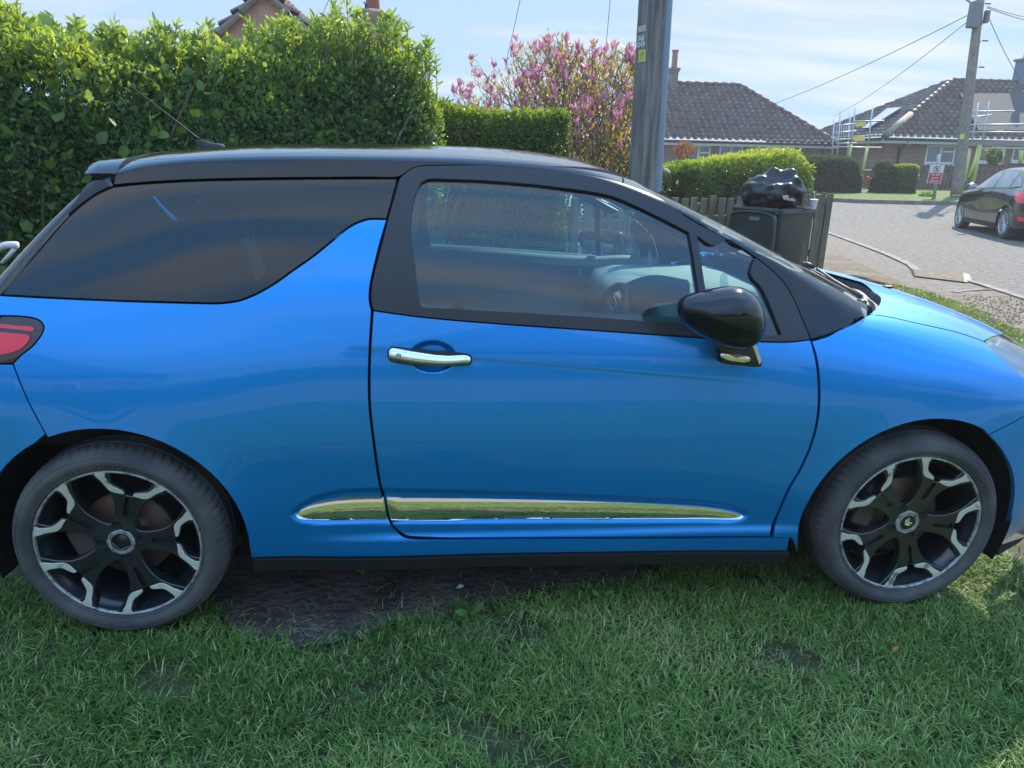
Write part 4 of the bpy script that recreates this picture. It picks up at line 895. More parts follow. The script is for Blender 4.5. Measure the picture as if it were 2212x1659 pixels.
# concrete edging (raised strip) and the far kerb
conc=pbr('edging_concrete',(.17,.15,.125),.9,noise=(6,.4,.7),col2=(.27,.24,.20),bump=(80,.4,.01))
def strip(name,pts,w,h,mat,label,cat_):
    p=cat([(a,b) for a,b in pts],.4); mb=MB(); V=[]
    d=np.gradient(p,axis=0); d/=np.linalg.norm(d,axis=1,keepdims=True); nrm=np.stack([-d[:,1],d[:,0]],1)
    for q,nn_ in zip(p,nrm):
        a=q-nn_*w/2; b=q+nn_*w/2; z=gz(q[1]); V+=[(a[0],a[1],z-.1),(a[0],a[1],z+h),(b[0],b[1],z+h),(b[0],b[1],z-.1)]
    mb.add(V,[(4*i+j,4*i+j+1,4*i+j+5,4*i+j+4) for i in range(len(p)-1) for j in range(3)]+[(0,1,2,3),tuple(4*(len(p)-1)+j for j in (3,2,1,0))])
    o=mb.build(name,mat); return tag(o,label,cat_,kind='structure')
strip('path_edging',edge,.11,.03,conc,None,None); strip('kerb',kerb[::-1],.14,.11,conc,None,None)
strip('path_edging',[gp(2060,634),gp(2120,628),gp(2160,629)],.06,.022,conc,None,None)
# far verge lawn behind the kerb, garden gravel behind the fence
lawn=pbr('lawn_ground',(.060,.105,.018),.95,noise=(4,.3,.7,8),col2=(.13,.17,.035),bump=(40,.6,.05))
fv=[(k[0],k[1]+.10) for k in kerb]+[(8.5,33.5),(18,33.5),(26,31.5),(44,31),(46,26)]
gpoly('grass_verge',fv,lawn,.07,dens=1.5)
gpoly('garden_gravel',[(-3,8.0),(3.0,7.0),(5.9,8.4),(7.0,9.0),(8.2,14),(8,22),(-6,22)],pbr('pale_gravel',(.26,.22,.17),.95,noise=(22,.4,.62,6),col2=(.62,.55,.44),bump=(60,.9,.03)),.01,dens=1.5)
# behind the photographer: more verge, the road, a far pavement
rb=[(-40,-4.35),(40,-4.35),(40,-10.2),(-40,-10.2)]
gpoly('road',rb,pbr('sunlit_road',(.20,.165,.13),.92,noise=(1,.3,.7,8),col2=(.26,.22,.18),bump=(60,.5,.02)),.004,dens=2.5)
gpoly('pavement',[(-40,-10.2),(40,-10.2),(40,-12),(-40,-12)],tarm,.06,dens=2.5)
gpoly('grass_verge',[(-9,-4.3),(12,-4.3),(12,-2.2),(-9,-2.2)],lawn,.004,dens=1.0)
# bare earth under and in front of the car
ep=[gp(*q) for q in ((500,1352),(560,1385),(640,1400),(720,1390),(790,1368),(850,1345),(940,1336),(1020,1312),(1120,1288),(1250,1268),(1400,1246),(1440,1225))]+[(1.6,-.2),(.3,-.1),(.15,-.6)]+[gp(440,1262),gp(455,1300)]
EARTH=cat(np.array(ep),.08,True); gpoly('bare_earth',EARTH,soil,.004,dens=.3)
# ------------------------------------------------------------------ grass blades
gmat=leafmat('grass_blade',(.060,.135,.026),(.150,.285,.055),(.50,.49,.22),.28,.5,(1.4,1.5,.5))
gmat2=leafmat('sunny_blade',(.09,.16,.035),(.17,.24,.05),(.34,.33,.12),.35,.5,(1.4,1.4,.5))  # yellower blades, with the sunlight put into their colour
def blades(name,n,x0,x1,y0,y1,h0,h1,mask=None,w=.0024,lean=.75,mat=None,z=None,clump=3,seed=1,tint=None):
    r=np.random.default_rng(seed); p=np.stack([r.uniform(x0,x1,n),r.uniform(y0,y1,n)],1)
    # clumpiness
    cc=np.stack([r.uniform(x0,x1,max(4,n//40)),r.uniform(y0,y1,max(4,n//40))],1); j=r.integers(0,len(cc),n); k=r.random(n)<.35; p[k]=cc[j[k]]+r.normal(0,.018,(k.sum(),2))
    if mask is not None: p=p[mask(p,r)]
    n=len(p); h=r.uniform(h0,h1,n)*(.75+.25*np.sin(p[:,0]*5+1)*np.sin(p[:,1]*6+2)); a=r.uniform(0,2*pi,n); l=np.abs(r.normal(lean,.35,n)); d=np.stack([np.cos(a),np.sin(a)],1)
    s=np.stack([-d[:,1],d[:,0]],1)*(w*r.uniform(.6,1.5,n))[:,None]; zz=np.array([gz(v) for v in p[:,1]]) if z is None else np.full(n,z)
    V=np.zeros((n,7,3)); 
    for i,(t,ww) in enumerate(((0,1.),(.4,.95),(.75,.6))):
        c=p+d*(l*h*t**1.8)[:,None]; zc=zz+h*(t-.28*np.minimum(l,1.4)*t*t)*1.
        V[:,2*i,:2]=c-s*ww; V[:,2*i+1,:2]=c+s*ww; V[:,2*i,2]=V[:,2*i+1,2]=zc-.002
    V[:,6,:2]=p+d*(l*h)[:,None]; V[:,6,2]=zz+h*(1-.28*np.minimum(l,1.4)*1.25)
    b=(np.arange(n)*7)[:,None]; F=np.concatenate([b+[0,1,3],b+[0,3,2],b+[2,3,5],b+[2,5,4],b+[4,5,6]],0)
    tt=np.clip(r.beta(1.5,3.4,n)+.20*np.sin(p[:,0]*2.3+.7)*np.cos(p[:,1]*3.1)+.22*np.clip(np.sin(p[:,0]*5.3+np.sin(p[:,1]*7)*1.2)*np.sin(p[:,1]*6.1+1.),0,1),0,1); tt=np.where(r.random(n)<.09,r.uniform(.8,1,n),tt)
    return tag(mk(name,V.reshape(-1,3),F,mat or gmat,None,False,attr={'tint':np.repeat(tt,7)}),kind='stuff')
def nomud(p,r):
    d=sdist(p,EARTH[::2]); out=d<0
    edge_=np.exp(np.minimum(-d,0)/.035)*.55
    patch=(np.sin(p[:,0]*7.1+np.sin(p[:,1]*9)*1.3)+np.sin(p[:,1]*11.3+p[:,0]*4)*.8+np.sin(p[:,0]*17+p[:,1]*13)*.5)
    thin=np.where(patch>1.45,.30,1.); under=1.
    keep=np.where(out,thin,np.maximum(edge_*.55,.012))*under
    tyre=(np.abs(p[:,1]+.745)<.09)&((np.abs(p[:,0])<.13)|(np.abs(p[:,0]-2.464)<.13))
    return (r.random(len(p))<keep)&~tyre
tag(blades('grass',105000,-.75,3.1,-1.72,-.50,.018,.056,nomud,w=.0016,lean=1.05,seed=3),'short green lawn grass in the shade in front of the blue car','grass')
tag(blades('grass',26000,-2.6,4.6,-.5,2.4,.025,.06,lambda p,r:(r.random(len(p))<.6)&(sdist(p,EARTH[::2])<0),w=.003,seed=4),'grass on the verge under and behind the blue car','grass')
tag(blades('grass',42000,-6,9,-4.3,-1.7,.03,.06,None,w=.0045,seed=5,mat=gmat2),'sunlit verge grass on the street side of the blue car','grass')
GS=np.array(gs); tag(blades('grass',46000,GS[:,0].min(),GS[:,0].max(),GS[:,1].min(),GS[:,1].max(),.03,.07,lambda p,r:(sdist(p,GS)>-.12*r.random(len(p))),w=.004,seed=6,mat=gmat2),'strip of sunlit grass between the bonnet and the gravel','grass')
FV=np.array(fv[:8]); tag(blades('grass',26000,10,19.5,19.4,24,.05,.11,lambda p,r:(sdist(p,np.array(fv))>0),w=.012,seed=8,mat=gmat2),'short sunlit grass on the far verge round the ball-games sign','grass')
# dead straw, twigs and litter
r=np.random.default_rng(11)
straw=pbr('dead_grass',(.34,.29,.20),.9)
mb=MB()
for i in range(300):
    x=r.uniform(.25,2.0); y=r.uniform(-1.25,-.70); 
    if i>120: x=r.normal(1.10,.10); y=r.normal(-.93,.07)
    if i>220: x=r.normal(.48,.10); y=r.normal(-.86,.05)
    a=r.uniform(0,2*pi); L=r.uniform(.008,.030); k=r.normal(0,.5); z=.008+r.random()*.010
    mb.tube([(x,y,z),(x+L*cos(a)*.5,y+L*sin(a)*.5,z+r.random()*.010),(x+L*cos(a+k),y+L*sin(a+k),z+r.random()*.006)],.0006,3,False)
tag(mb.build('dead_grass',straw),'pale dead grass stems scattered on the bare earth','grass',kind='stuff')
def crumple(name,c,size,mat,label,cat_,seed=0,flat=.5,k=3):
    bm=bmesh.new(); bmesh.ops.create_icosphere(bm,subdivisions=min(k,2),radius=1); rr=random.Random(seed)
    dirs=[(Vector((rr.gauss(0,1),rr.gauss(0,1),rr.gauss(0,1))).normalized(),rr.uniform(-.5,.35)) for _ in range(14)]
    for v in bm.verts:
        d=1+sum(a*abs(v.co.normalized().dot(q))**3*1.0 for q,a in dirs); v.co=Vector((v.co.x*d*size[0],v.co.y*d*size[1],max(v.co.z*d,-.6)*size[2]))
    for v in bm.verts: v.co+=Vector((rr.gauss(0,.13)*size[0],rr.gauss(0,.13)*size[1],rr.gauss(0,.13)*size[2]))
    me=bpy.data.meshes.new(name); bm.to_mesh(me); bm.free(); me.materials.append(mat); o=bpy.data.objects.new(name,me); COL.objects.link(o); o.location=c
    return tag(o,label,cat_)
wht=pbr('paper_white',(.62,.62,.60),.7)
p=at_g(994,1275); crumple('paper_scrap',(p[0],p[1],.014),(.012,.009,.008),wht,'scrap of white paper on the bare earth under the door','litter',2,k=2)
p=at_g(2025,1296); crumple('paper_scrap',(p[0],p[1],.016),(.008,.008,.008),wht,'tiny white scrap on the grass by the front tyre','litter',5,k=2)
p=at_g(1657,1295+0); p=at_g(1930,1422); crumple('dead_leaf',(p[0],p[1],.035),(.012,.009,.004),pbr('leaf_brown',(.35,.17,.04),.7),'curled orange dead leaf on the lawn','leaf',7,k=2)
stn=pbr('stone',(.26,.225,.18),.95,noise=(40,.4,.6),col2=(.16,.14,.115))
mb=MB(); 
for i in range(700):
    px=r.uniform(2080,2212); py=r.uniform(642,705); q=at_g(px,py); s=r.uniform(.006,.022); P8=np.array([[1,0,0],[0,1,0],[-1,0,0],[0,-1,0],[0,0,.7],[0,0,-.7]])*(s*.6)*r.uniform(.6,1.25,(6,1)); an=r.uniform(0,6); P8=P8@np.array([[cos(an),-sin(an),0],[sin(an),cos(an),0],[0,0,1]]); mb.add(P8+[q[0],q[1],.02],[(0,1,4),(1,2,4),(2,3,4),(3,0,4),(1,0,5),(2,1,5),(3,2,5),(0,3,5)])
tag(mb.build('gravel_stones',stn),'loose pale stones scattered on the dirt patch','gravel',kind='stuff')
# flattened cardboard on the edging
cb=pbr('cardboard',(.12,.088,.06),.9,noise=(12,.4,.6),col2=(.16,.12,.08)); A=[at_g(*q) for q in ((1969,583),(2083,596),(2100,612),(2083,607),(1980,598))]
def up(p,h): return (p[0],p[1],p[2]+h)
a,b,c=at_g(1975,600),at_g(2082,613),at_g(2100,612); a2,b2=at_g(1972,592),at_g(2078,600)
cbx=empty('cardboard_sheet',(float(a[0]),float(a[1]),float(a[2])),'folded brown cardboard lying on the path edging','cardboard')
ci=Matrix.Translation(-Vector(cbx.location))
k=MB(); V=[up(a,.02),up(b,.02),up(b2,.07),up(a2,.06),up(at_g(1976,590),.03),up(at_g(2076,598),.03)]
k.add(V+[up(v,.006) for v in V],[(0,1,2,3),(3,2,5,4),(9,8,7,6),(10,11,8,9),(0,6,7,1),(1,7,8,2),(2,8,11,5),(5,11,10,4),(4,10,9,3),(3,9,6,0)])
o=k.build('main_sheet',cb,cbx); o.matrix_parent_inverse=ci
k=MB(); V=[up(b,.02),up(c,.01),up(at_g(2092,603),.06),up(b2,.065)]; k.add(V+[up(v,.006) for v in V],[(0,1,2,3),(7,6,5,4),(0,4,5,1),(1,5,6,2),(2,6,7,3),(3,7,4,0)]); o=k.build('torn_flap',pbr('card_pale',(.36,.29,.21),.85),cbx); o.matrix_parent_inverse=ci
k=MB(); V=[up(a,.02),up(a2,.06),up(at_g(1966,588),.02)]; k.add(V+[up(v,.006) for v in V],[(0,1,2),(5,4,3),(0,3,4,1),(1,4,5,2),(2,5,3,0)]); o=k.build('torn_flap',cb,cbx); o.matrix_parent_inverse=ci
# ================================================================== hedges, shrubs
def leaves(name,P_,N_,size,mat,parent=None,tint=None,seed=0,asp=.42,jit=.9,fold=.25,droop=0.):
    """one small folded leaf (4 tris) per point; N_ = outward direction"""
    r=np.random.default_rng(seed); n=len(P_); d=N_+r.normal(0,jit,(n,3)); d[:,2]+=.15-droop; d/=np.linalg.norm(d,axis=1,keepdims=True)
    q=r.normal(0,1,(n,3)); s=np.cross(d,q); s/=np.maximum(np.linalg.norm(s,axis=1,keepdims=True),1e-6); u=np.cross(d,s)
    L=(size*r.uniform(.6,1.35,n))[:,None]; W=L*asp
    V=np.zeros((n,6,3)); V[:,0]=P_; V[:,1]=P_+d*L*.38+s*W*.5+u*L*.0; V[:,2]=P_+d*L*.78+s*W*.33-u*L*fold*.2; V[:,3]=P_+d*L-u*L*fold*.5; V[:,4]=P_+d*L*.78-s*W*.33-u*L*fold*.2; V[:,5]=P_+d*L*.38-s*W*.5
    V[:,1]+=u*L*fold*.35; V[:,5]+=u*L*fold*.35
    b=(np.arange(n)*6)[:,None]; F=np.concatenate([b+[0,1,5],b+[1,2,5],b+[2,4,5],b+[2,3,4]],0)
    t=np.clip(r.normal(.42,.20,n) if tint is None else tint+r.normal(0,.12,n),0,1)
    return mk(name,V.reshape(-1,3),F,mat,parent,False,attr={'tint':np.repeat(t,6)})
def wav(x,y,s=1.,sd=0.):
    return (np.sin(x*1.7*s+sd)+np.sin(x*3.1*s+y*2.3*s+1.3+sd)*.7+np.sin(x*6.3*s-y*5.1*s+.4+sd)*.45+np.sin(y*8.7*s+x*9.1*s+sd)*.3)/2.4
def hedge_pts(a,b,top,depth,n,bulge=.10,sd=0.,rnd=.35,low=0.,tfrac=.24,ends=(1,1),seed=0,inner=.15):
    """points on the front, top and ends of a hedge running a->b (xy) with height function top(t)"""
    r=np.random.default_rng(seed); a,b=np.array(a,float),np.array(b,float); L=np.linalg.norm(b-a); ex=(b-a)/L; ny=np.array([ex[1],-ex[0]])
    t=r.random(n); k=r.random(n); P_=np.zeros((n,3)); N_=np.zeros((n,3)); H=top(t); g=np.array([gz(a[1]+(b[1]-a[1])*v) for v in t])
    u=np.where(k<1-tfrac,0,1)    # front / top
    fz=low+(H-g-low)*r.random(n)**.92; dd=depth*r.random(n)
    # rounded top edge
    fr=u==0; z=np.where(fr,fz,H-g); off=np.where(fr,0,dd); rr=np.clip((z-(H-g)+rnd)/rnd,0,1); off=np.where(fr,rnd*.55*rr**2.2,off); z=np.where(~fr,H-g-rnd*.25*np.clip(1-dd/rnd,0,1)**2,z)
    bl=bulge*wav(t*L,z,1.,sd); ins=np.abs(r.normal(0,inner*.5,n)); off=off-bl+np.where(fr,ins,0); z=z+np.where(fr,0,bl*.8)-np.where(fr,0,ins)
    P_[:,:2]=a+ex*(t*L)[:,None]-ny*off[:,None]; P_[:,2]=z+g; N_[:,:2]=ny*np.where(fr,1,.15)[:,None]; N_[:,2]=np.where(fr,.35+rr,1.)
    e=r.random(n)<.0
    Q=[P_];NN=[N_];T=[np.clip((z-(H-g)+.5)/.5,0,1)]  # T rises to the top: sunlight on the hedge painted into the leaf tint
    for i,on in enumerate(ends):
        if not on: continue
        m=int(n*.5*depth/L)+60; tt=float(i); h=top(np.array([tt]))[0]; y0=a[1]+(b[1]-a[1])*tt; z=low+(h-gz(y0)-low)*r.random(m); o=depth*r.random(m); s_=(1 if i else -1); pq=np.zeros((m,3)); c=np.clip((z-(h-gz(y0))+rnd)/rnd,0,1)
        ou=bulge*wav(o,z,1.6,sd+3)-rnd*.5*c**2-np.abs(r.normal(0,inner*.5,m)); pq[:,:2]=(a+ex*L*tt)-ny*o[:,None]+ex*(s_*ou)[:,None]; pq[:,2]=z+gz(y0); Q.append(pq); nv=np.zeros((m,3)); nv[:,:2]=ex*s_; nv[:,2]=.3+c; NN.append(nv); T.append(c*.7)
    return np.vstack(Q),np.vstack(NN),np.concatenate(T)
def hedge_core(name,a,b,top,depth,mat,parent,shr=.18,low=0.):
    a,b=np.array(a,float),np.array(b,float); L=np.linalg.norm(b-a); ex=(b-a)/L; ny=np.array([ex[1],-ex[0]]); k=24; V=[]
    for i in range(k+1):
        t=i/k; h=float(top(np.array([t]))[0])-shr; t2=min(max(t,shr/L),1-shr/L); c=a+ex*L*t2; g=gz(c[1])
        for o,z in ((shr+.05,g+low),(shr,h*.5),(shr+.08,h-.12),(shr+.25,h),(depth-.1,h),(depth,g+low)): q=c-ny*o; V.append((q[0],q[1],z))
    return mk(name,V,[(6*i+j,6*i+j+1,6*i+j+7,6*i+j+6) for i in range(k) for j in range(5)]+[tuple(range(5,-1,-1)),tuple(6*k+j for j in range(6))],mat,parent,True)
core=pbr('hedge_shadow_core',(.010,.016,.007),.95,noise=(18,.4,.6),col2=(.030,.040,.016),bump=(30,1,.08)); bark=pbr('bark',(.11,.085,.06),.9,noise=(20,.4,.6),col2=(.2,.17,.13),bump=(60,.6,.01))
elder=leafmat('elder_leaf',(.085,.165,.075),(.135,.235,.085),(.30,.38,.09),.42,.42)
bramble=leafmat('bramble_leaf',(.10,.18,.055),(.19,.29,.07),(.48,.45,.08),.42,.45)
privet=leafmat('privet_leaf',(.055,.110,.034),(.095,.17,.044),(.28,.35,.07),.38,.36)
def cg(px,py,dep): p=at_d(px,py,dep); return (p[0],p[1])
# tall mixed hedge, in two overlapping bodies along one line
A0=cg(-60,500,4.15); A1=cg(470,400,5.0); A2=cg(975,380,6.0)
def toph(pairs,a,b):
    """pairs (t, pixel y): height of the hedge line where the photo's skyline sits"""
    ts=[p[0] for p in pairs]; hs=[]
    for t,py in pairs:
        x=a[0]+(b[0]-a[0])*t; y=a[1]+(b[1]-a[1])*t; q=proj([[x,y,1.4]])[0]; lo,hi=0.,6.
        for _ in range(30):
            m_=(lo+hi)/2; lo,hi=(m_,hi) if proj([[x,y,m_]])[0][1]>py else (lo,m_)
        hs.append(lo)
    return lambda t: np.interp(t,ts,hs)
tA=toph([(0,40),(.12,44),(.25,78),(.42,105),(.52,128),(.72,132),(.85,120),(1,110)],A0,A1)
tB=toph([(0,118),(.2,112),(.38,92),(.5,82),(.62,62),(.75,72),(.86,110),(.95,150),(1,200)],A1,A2)
h1=empty('hedge',(A0[0],A0[1],0),'tall overgrown hedge with bramble leaves behind the car tail','hedge')
h2=empty('hedge',(A1[0],A1[1],0),'tall dense dark green hedge behind the middle of the car roof','hedge')
for h,a,b,tp_,n,sd in ((h1,A0,A1,tA,36000,.3),(h2,A1,A2,tB,42000,1.9)):
    Mi=Matrix.Translation(-Vector(h.location)); o=[]
    P_,N_,T_=hedge_pts(a,b,tp_,.9,n,.20,sd,.50,0.,.26,(1,1),int(sd*10),.22)
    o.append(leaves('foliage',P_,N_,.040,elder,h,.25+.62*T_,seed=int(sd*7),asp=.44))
    m=N_[:,2]>.9; rr_=np.random.default_rng(5); idx=rr_.choice(len(P_),int(n*.05)); o.append(leaves('bramble_leaves',P_[idx]+N_[idx]*.05,N_[idx],.075 if h is h1 else .06,bramble,h,(.22+.30*T_[idx] if h is h1 else .16+.22*T_[idx]),seed=9,asp=.72))
    # upright shoots along the top with leaf whorls
    r=np.random.default_rng(int(sd*33)); sh=[];sn=[]; mb=MB(); L=np.linalg.norm(np.array(b)-a)
    for i in range(170):
        t=r.random(); q=np.array(a)+(np.array(b)-a)*t; ny=np.array([(np.array(b)-a)[1],-(np.array(b)-a)[0]])/L; q=q-ny*r.uniform(.05,.6); z=float(tp_(np.array([t]))[0])-.08; hh=r.uniform(.08,.30); dx=r.normal(0,.12,2)
        top_=np.array([q[0]+dx[0]*hh,q[1]+dx[1]*hh,z+hh]); mb.tube([(q[0],q[1],z-.15),tuple(top_)],[.004,.0015],4,False)
        for k in range(int(14+hh*60)):
            s=r.random()**.6; sh.append(np.array([q[0],q[1],z])*(1-s)+top_*s); aa=r.uniform(0,2*pi); sn.append((cos(aa),sin(aa),.7))
    o.append(leaves('shoot_leaves',np.array(sh),np.array(sn),.062,elder,h,.72,seed=4,asp=.30,jit=.25)); 
    # woody stems
    for i in range(46):
        t=r.random(); q=np.array(a)+(np.array(b)-a)*t-ny*r.uniform(.05,.3); z0=r.uniform(0,1.0); an=r.normal(0,.45); hh=r.uniform(.4,.9)
        mb.tube(cat([(q[0],q[1],z0),(q[0]+an*hh*.4,q[1]-.05,z0+hh*.5),(q[0]+an*hh,q[1]-.08,z0+hh)],.15),.007,5,False)
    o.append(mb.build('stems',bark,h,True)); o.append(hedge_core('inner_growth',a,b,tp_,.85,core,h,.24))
    for k in o: k.matrix_parent_inverse=Mi
# big single vine leaves catching light at the top left
# lower clipped privet
B0=cg(930,420,6.55); B1=cg(1232,420,6.9); tC=toph([(0,215),(.2,236),(1,236)],B0,B1)
def hedge(name,a,b,tp_,depth,n,size,label,mat=privet,bulge=.05,rnd=.18,tn=(.22,.5),sd=1.,inner=.10,asp=.5,ends=(1,1),low=0.,tf=.3,trunks=True):
    h=empty(name,(float(a[0]),float(a[1]),gz(a[1])),label,'hedge'); Mi=Matrix.Translation(-Vector(h.location))
    P_,N_,T_=hedge_pts(a,b,tp_,depth,n,bulge,sd,rnd,low,tf,ends,int(sd*13),inner)
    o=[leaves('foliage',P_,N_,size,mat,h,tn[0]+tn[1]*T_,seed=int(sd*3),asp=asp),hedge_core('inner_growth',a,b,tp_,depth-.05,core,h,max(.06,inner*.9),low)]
    for k in o: k.matrix_parent_inverse=Mi
    return h
hedge('hedge',B0,B1,tC,.9,26000,.034,'square-cut privet hedge ending beside the magnolia',sd=2.2,inner=.12,bulge=.06)
# hedge behind the picket fence
C0=cg(1285,430,11.6); C1=cg(1512,430,12.0); tD=toph([(0,352),(.4,358),(.55,360),(1,354)],C0,C1)
hedge('hedge',C0,C1,tD,1.0,9000,.055,'lower rounded garden hedge behind the wooden pole',sd=3.1,inner=.15,bulge=.12,rnd=.3)
D0=cg(1508,430,11.7); D1=cg(1742,430,12.4); tE=toph([(0,350),(.1,341),(.6,335),(.9,343),(1,356)],D0,D1)
hedge('hedge',D0,D1,tE,1.1,15000,.055,'bushy bright-topped hedge behind the picket fence and bin',sd=4.4,inner=.20,bulge=.17,rnd=.16,tn=(.28,.75))
yew=leafmat('yew_leaf',(.015,.040,.016),(.026,.062,.022),(.07,.12,.04),.22,.5)
E0=at_g(1715,420); E1=at_g(1856,421); tF=toph([(0,341),(.5,341),(.85,342),(.95,350),(1,372)],E0,E1)
hedge('hedge',E0[:2],E1[:2],tF,1.0,20000,.085,'long smooth-clipped dark hedge beyond the road',yew,.06,.5,(.25,.6),5.3,.12,.6)
F0=at_g(1901,421); F1=at_g(1932,421); tG=toph([(0,372),(.2,354),(.6,352),(.9,360),(1,366)],F0,F1)
hedge('hedge',F0[:2],F1[:2],tG,.55,8000,.085,'round-topped dark clipped bush left of the ball-games sign',yew,.05,.5,(.25,.6),6.1,.12,.6)
G0=at_g(1934,421); G1=at_g(1974,422); tH=toph([(0,360),(.5,358),(1,362)],G0,G1)
hedge('hedge',G0[:2],G1[:2],tH,.55,7000,.085,'square bright-topped bush beside the ball-games sign',privet,.07,.25,(.25,.65),7.1,.12,.6)
# magnolia: trunk, limbs, flowers and young leaves
mg=at_d(1262,360,10.0); MG=empty('magnolia_tree',(float(mg[0]),float(mg[1]),gz(mg[1])),'pink-flowering magnolia with yellow-green young leaves behind the low hedge','tree'); mi=Matrix.Translation(-Vector(MG.location))
r=np.random.default_rng(21); trunk=MB(); tips=[]; nodes=[]
def crown_ok(p):
    q=proj([p])[0]; x,y=q; prof=np.interp(x,[975,990,1040,1075,1100,1130,1165,1200,1215,1240,1262,1300,1330,1372,1400],[330,190,128,150,132,105,118,90,82,125,112,128,112,140,300]); return 978<x<1385 and y>prof+r.uniform(-3,10)
def grow(p,d,L,rad,lv):
    n=4; pts=[p]; q=p.copy()
    for i in range(n):
        d=d+r.normal(0,.16,3); d[2]+=.06; d/=np.linalg.norm(d); q=q+d*L/n; pts.append(q.copy())
        if lv>=1 and not crown_ok(q): break
    trunk.tube(pts,np.linspace(rad,rad*.6,len(pts)),5,False)
    for k in pts[1:]:
        if lv>=2: nodes.append(k)
    if lv>=4: tips.append(pts[-1]); return
    for k in range(3 if lv<3 else 3):
        j=r.integers(max(1,len(pts)-3),len(pts)); nd=d+r.normal(0,.52,3); nd[2]=abs(nd[2])*.8+.30; nd/=np.linalg.norm(nd)
        if crown_ok(pts[j]) or lv<2: grow(pts[j],nd,L*r.uniform(.62,.85),rad*.62,lv+1)
base=np.array([mg[0],mg[1],gz(mg[1])])
for i in range(17):
    a=i/16; dx=(a-.5)*2; s=base+[dx*.42,r.normal(0,.35),0]; d=np.array([dx*.42+r.normal(0,.08),r.normal(0,.20),1.]); d/=np.linalg.norm(d); grow(s,d,r.uniform(1.15,1.75)*(1-.25*abs(dx)),.024,0)
o=[trunk.build('branches',bark,MG,True)]
nodes=np.array(nodes); tips=np.array(tips); k=r.choice(len(nodes),min(len(nodes)*2,6500)); PP=nodes[k]+r.normal(0,.05,(len(k),3)); ND=r.normal(0,.6,(len(k),3)); ND[:,2]+=1
mleaf=leafmat('young_leaf',(.22,.19,.05),(.38,.30,.07),(.56,.40,.10),.45,.5,(1.3,1.2,.5)); o.append(leaves('young_leaves',PP,ND,.055,mleaf,MG,.45,seed=3,asp=.42,jit=.35))
# flowers: tall goblets of petals at shoot ends
fl=leafmat('magnolia_petal',(.40,.12,.24),(.58,.28,.40),(.82,.62,.66),.35,.5,(1.1,.9,1.0)); FP=[];FN=[]
cand=np.vstack([tips,nodes[r.choice(len(nodes),160)]]); cand=cand[r.permutation(len(cand))[:330]]
for c in cand:
    if proj([c])[0][1]>335: continue
    for j in range(6):
        a=2*pi*j/6+r.random(); FP.append(c+np.array([cos(a),sin(a),0])*.008); FN.append((cos(a)*.38,sin(a)*.38,1.))
o.append(leaves('flowers',np.array(FP),np.array(FN),.105,fl,MG,.45,seed=8,asp=.30,jit=.10,fold=.5))
for k in o: k.matrix_parent_inverse=mi
# small round shrub and flowering shrub by the bungalow
def bush(name,px,py,dep,rad,n,size,mat,label,hr=1.,cat_='shrub'):
    c=at_d(px,py,dep); r=np.random.default_rng(int(px)); d=r.normal(0,1,(n,3)); d/=np.linalg.norm(d,axis=1,keepdims=True); q=c+d*(rad*(.72+.28*r.random((n,1))**.5)*(1+.16*np.sin(d[:,:1]*7+d[:,2:]*6)))*[1,1,hr]
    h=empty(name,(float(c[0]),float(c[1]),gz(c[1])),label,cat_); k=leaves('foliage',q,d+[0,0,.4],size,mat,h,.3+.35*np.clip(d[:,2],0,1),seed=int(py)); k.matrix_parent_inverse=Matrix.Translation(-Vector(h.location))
    z0=gz(c[1]); t=MB()
    for i in range(5): t.tube([(c[0],c[1],z0),tuple(c+d[i]*rad*.8*[1,1,hr])],[.02,.006],5,False)
    t=t.build('stems',bark,h,True); t.matrix_parent_inverse=Matrix.Translation(-Vector(h.location))
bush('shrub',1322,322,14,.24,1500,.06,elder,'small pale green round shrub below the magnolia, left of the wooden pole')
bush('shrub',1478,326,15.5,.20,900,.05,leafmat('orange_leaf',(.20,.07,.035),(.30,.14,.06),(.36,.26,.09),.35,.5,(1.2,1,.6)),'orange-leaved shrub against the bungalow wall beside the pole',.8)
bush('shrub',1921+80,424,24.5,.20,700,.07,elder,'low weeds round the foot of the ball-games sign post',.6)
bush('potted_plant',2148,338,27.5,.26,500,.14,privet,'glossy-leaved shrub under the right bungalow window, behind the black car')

# broad-leaved weeds growing in the lawn
wl_=leafmat('weed_leaf',(.07,.16,.05),(.12,.24,.07),(.20,.32,.10),.3,.45,(1.4,1.5,.5)); r=np.random.default_rng(77)
for i,(px,py,n,sz,lb) in enumerate(((1015,1338,14,.045,'dandelion rosette at the edge of the bare earth below the door'),(1300,1300,9,.030,'small weed just below the bare earth, under the mirror side of the sill'),(720,1470,11,.034,'broad-leaved weed low in the lawn, left of the middle'),(640,1560,8,.030,'small clover-like weed near the bottom left of the lawn'),(1330,1370,9,.028,'plantain leaves in the lawn below the middle of the door'),(1640,1500,10,.028,'low weed in the lawn left of the front tyre'),(900,1600,9,.026,'small weed near the bottom edge of the lawn'))):
    c=at_g(px,py); a=r.uniform(0,2*pi,n); P_=np.stack([c[0]+.006*np.cos(a),c[1]+.006*np.sin(a),np.full(n,.022)],1); N_=np.stack([np.cos(a),np.sin(a),r.uniform(.15,.6,n)],1); tag(leaves('weed',P_,N_,sz,wl_,None,.4,seed=i,asp=.42,jit=.08),lb,'weed','weeds in the lawn')
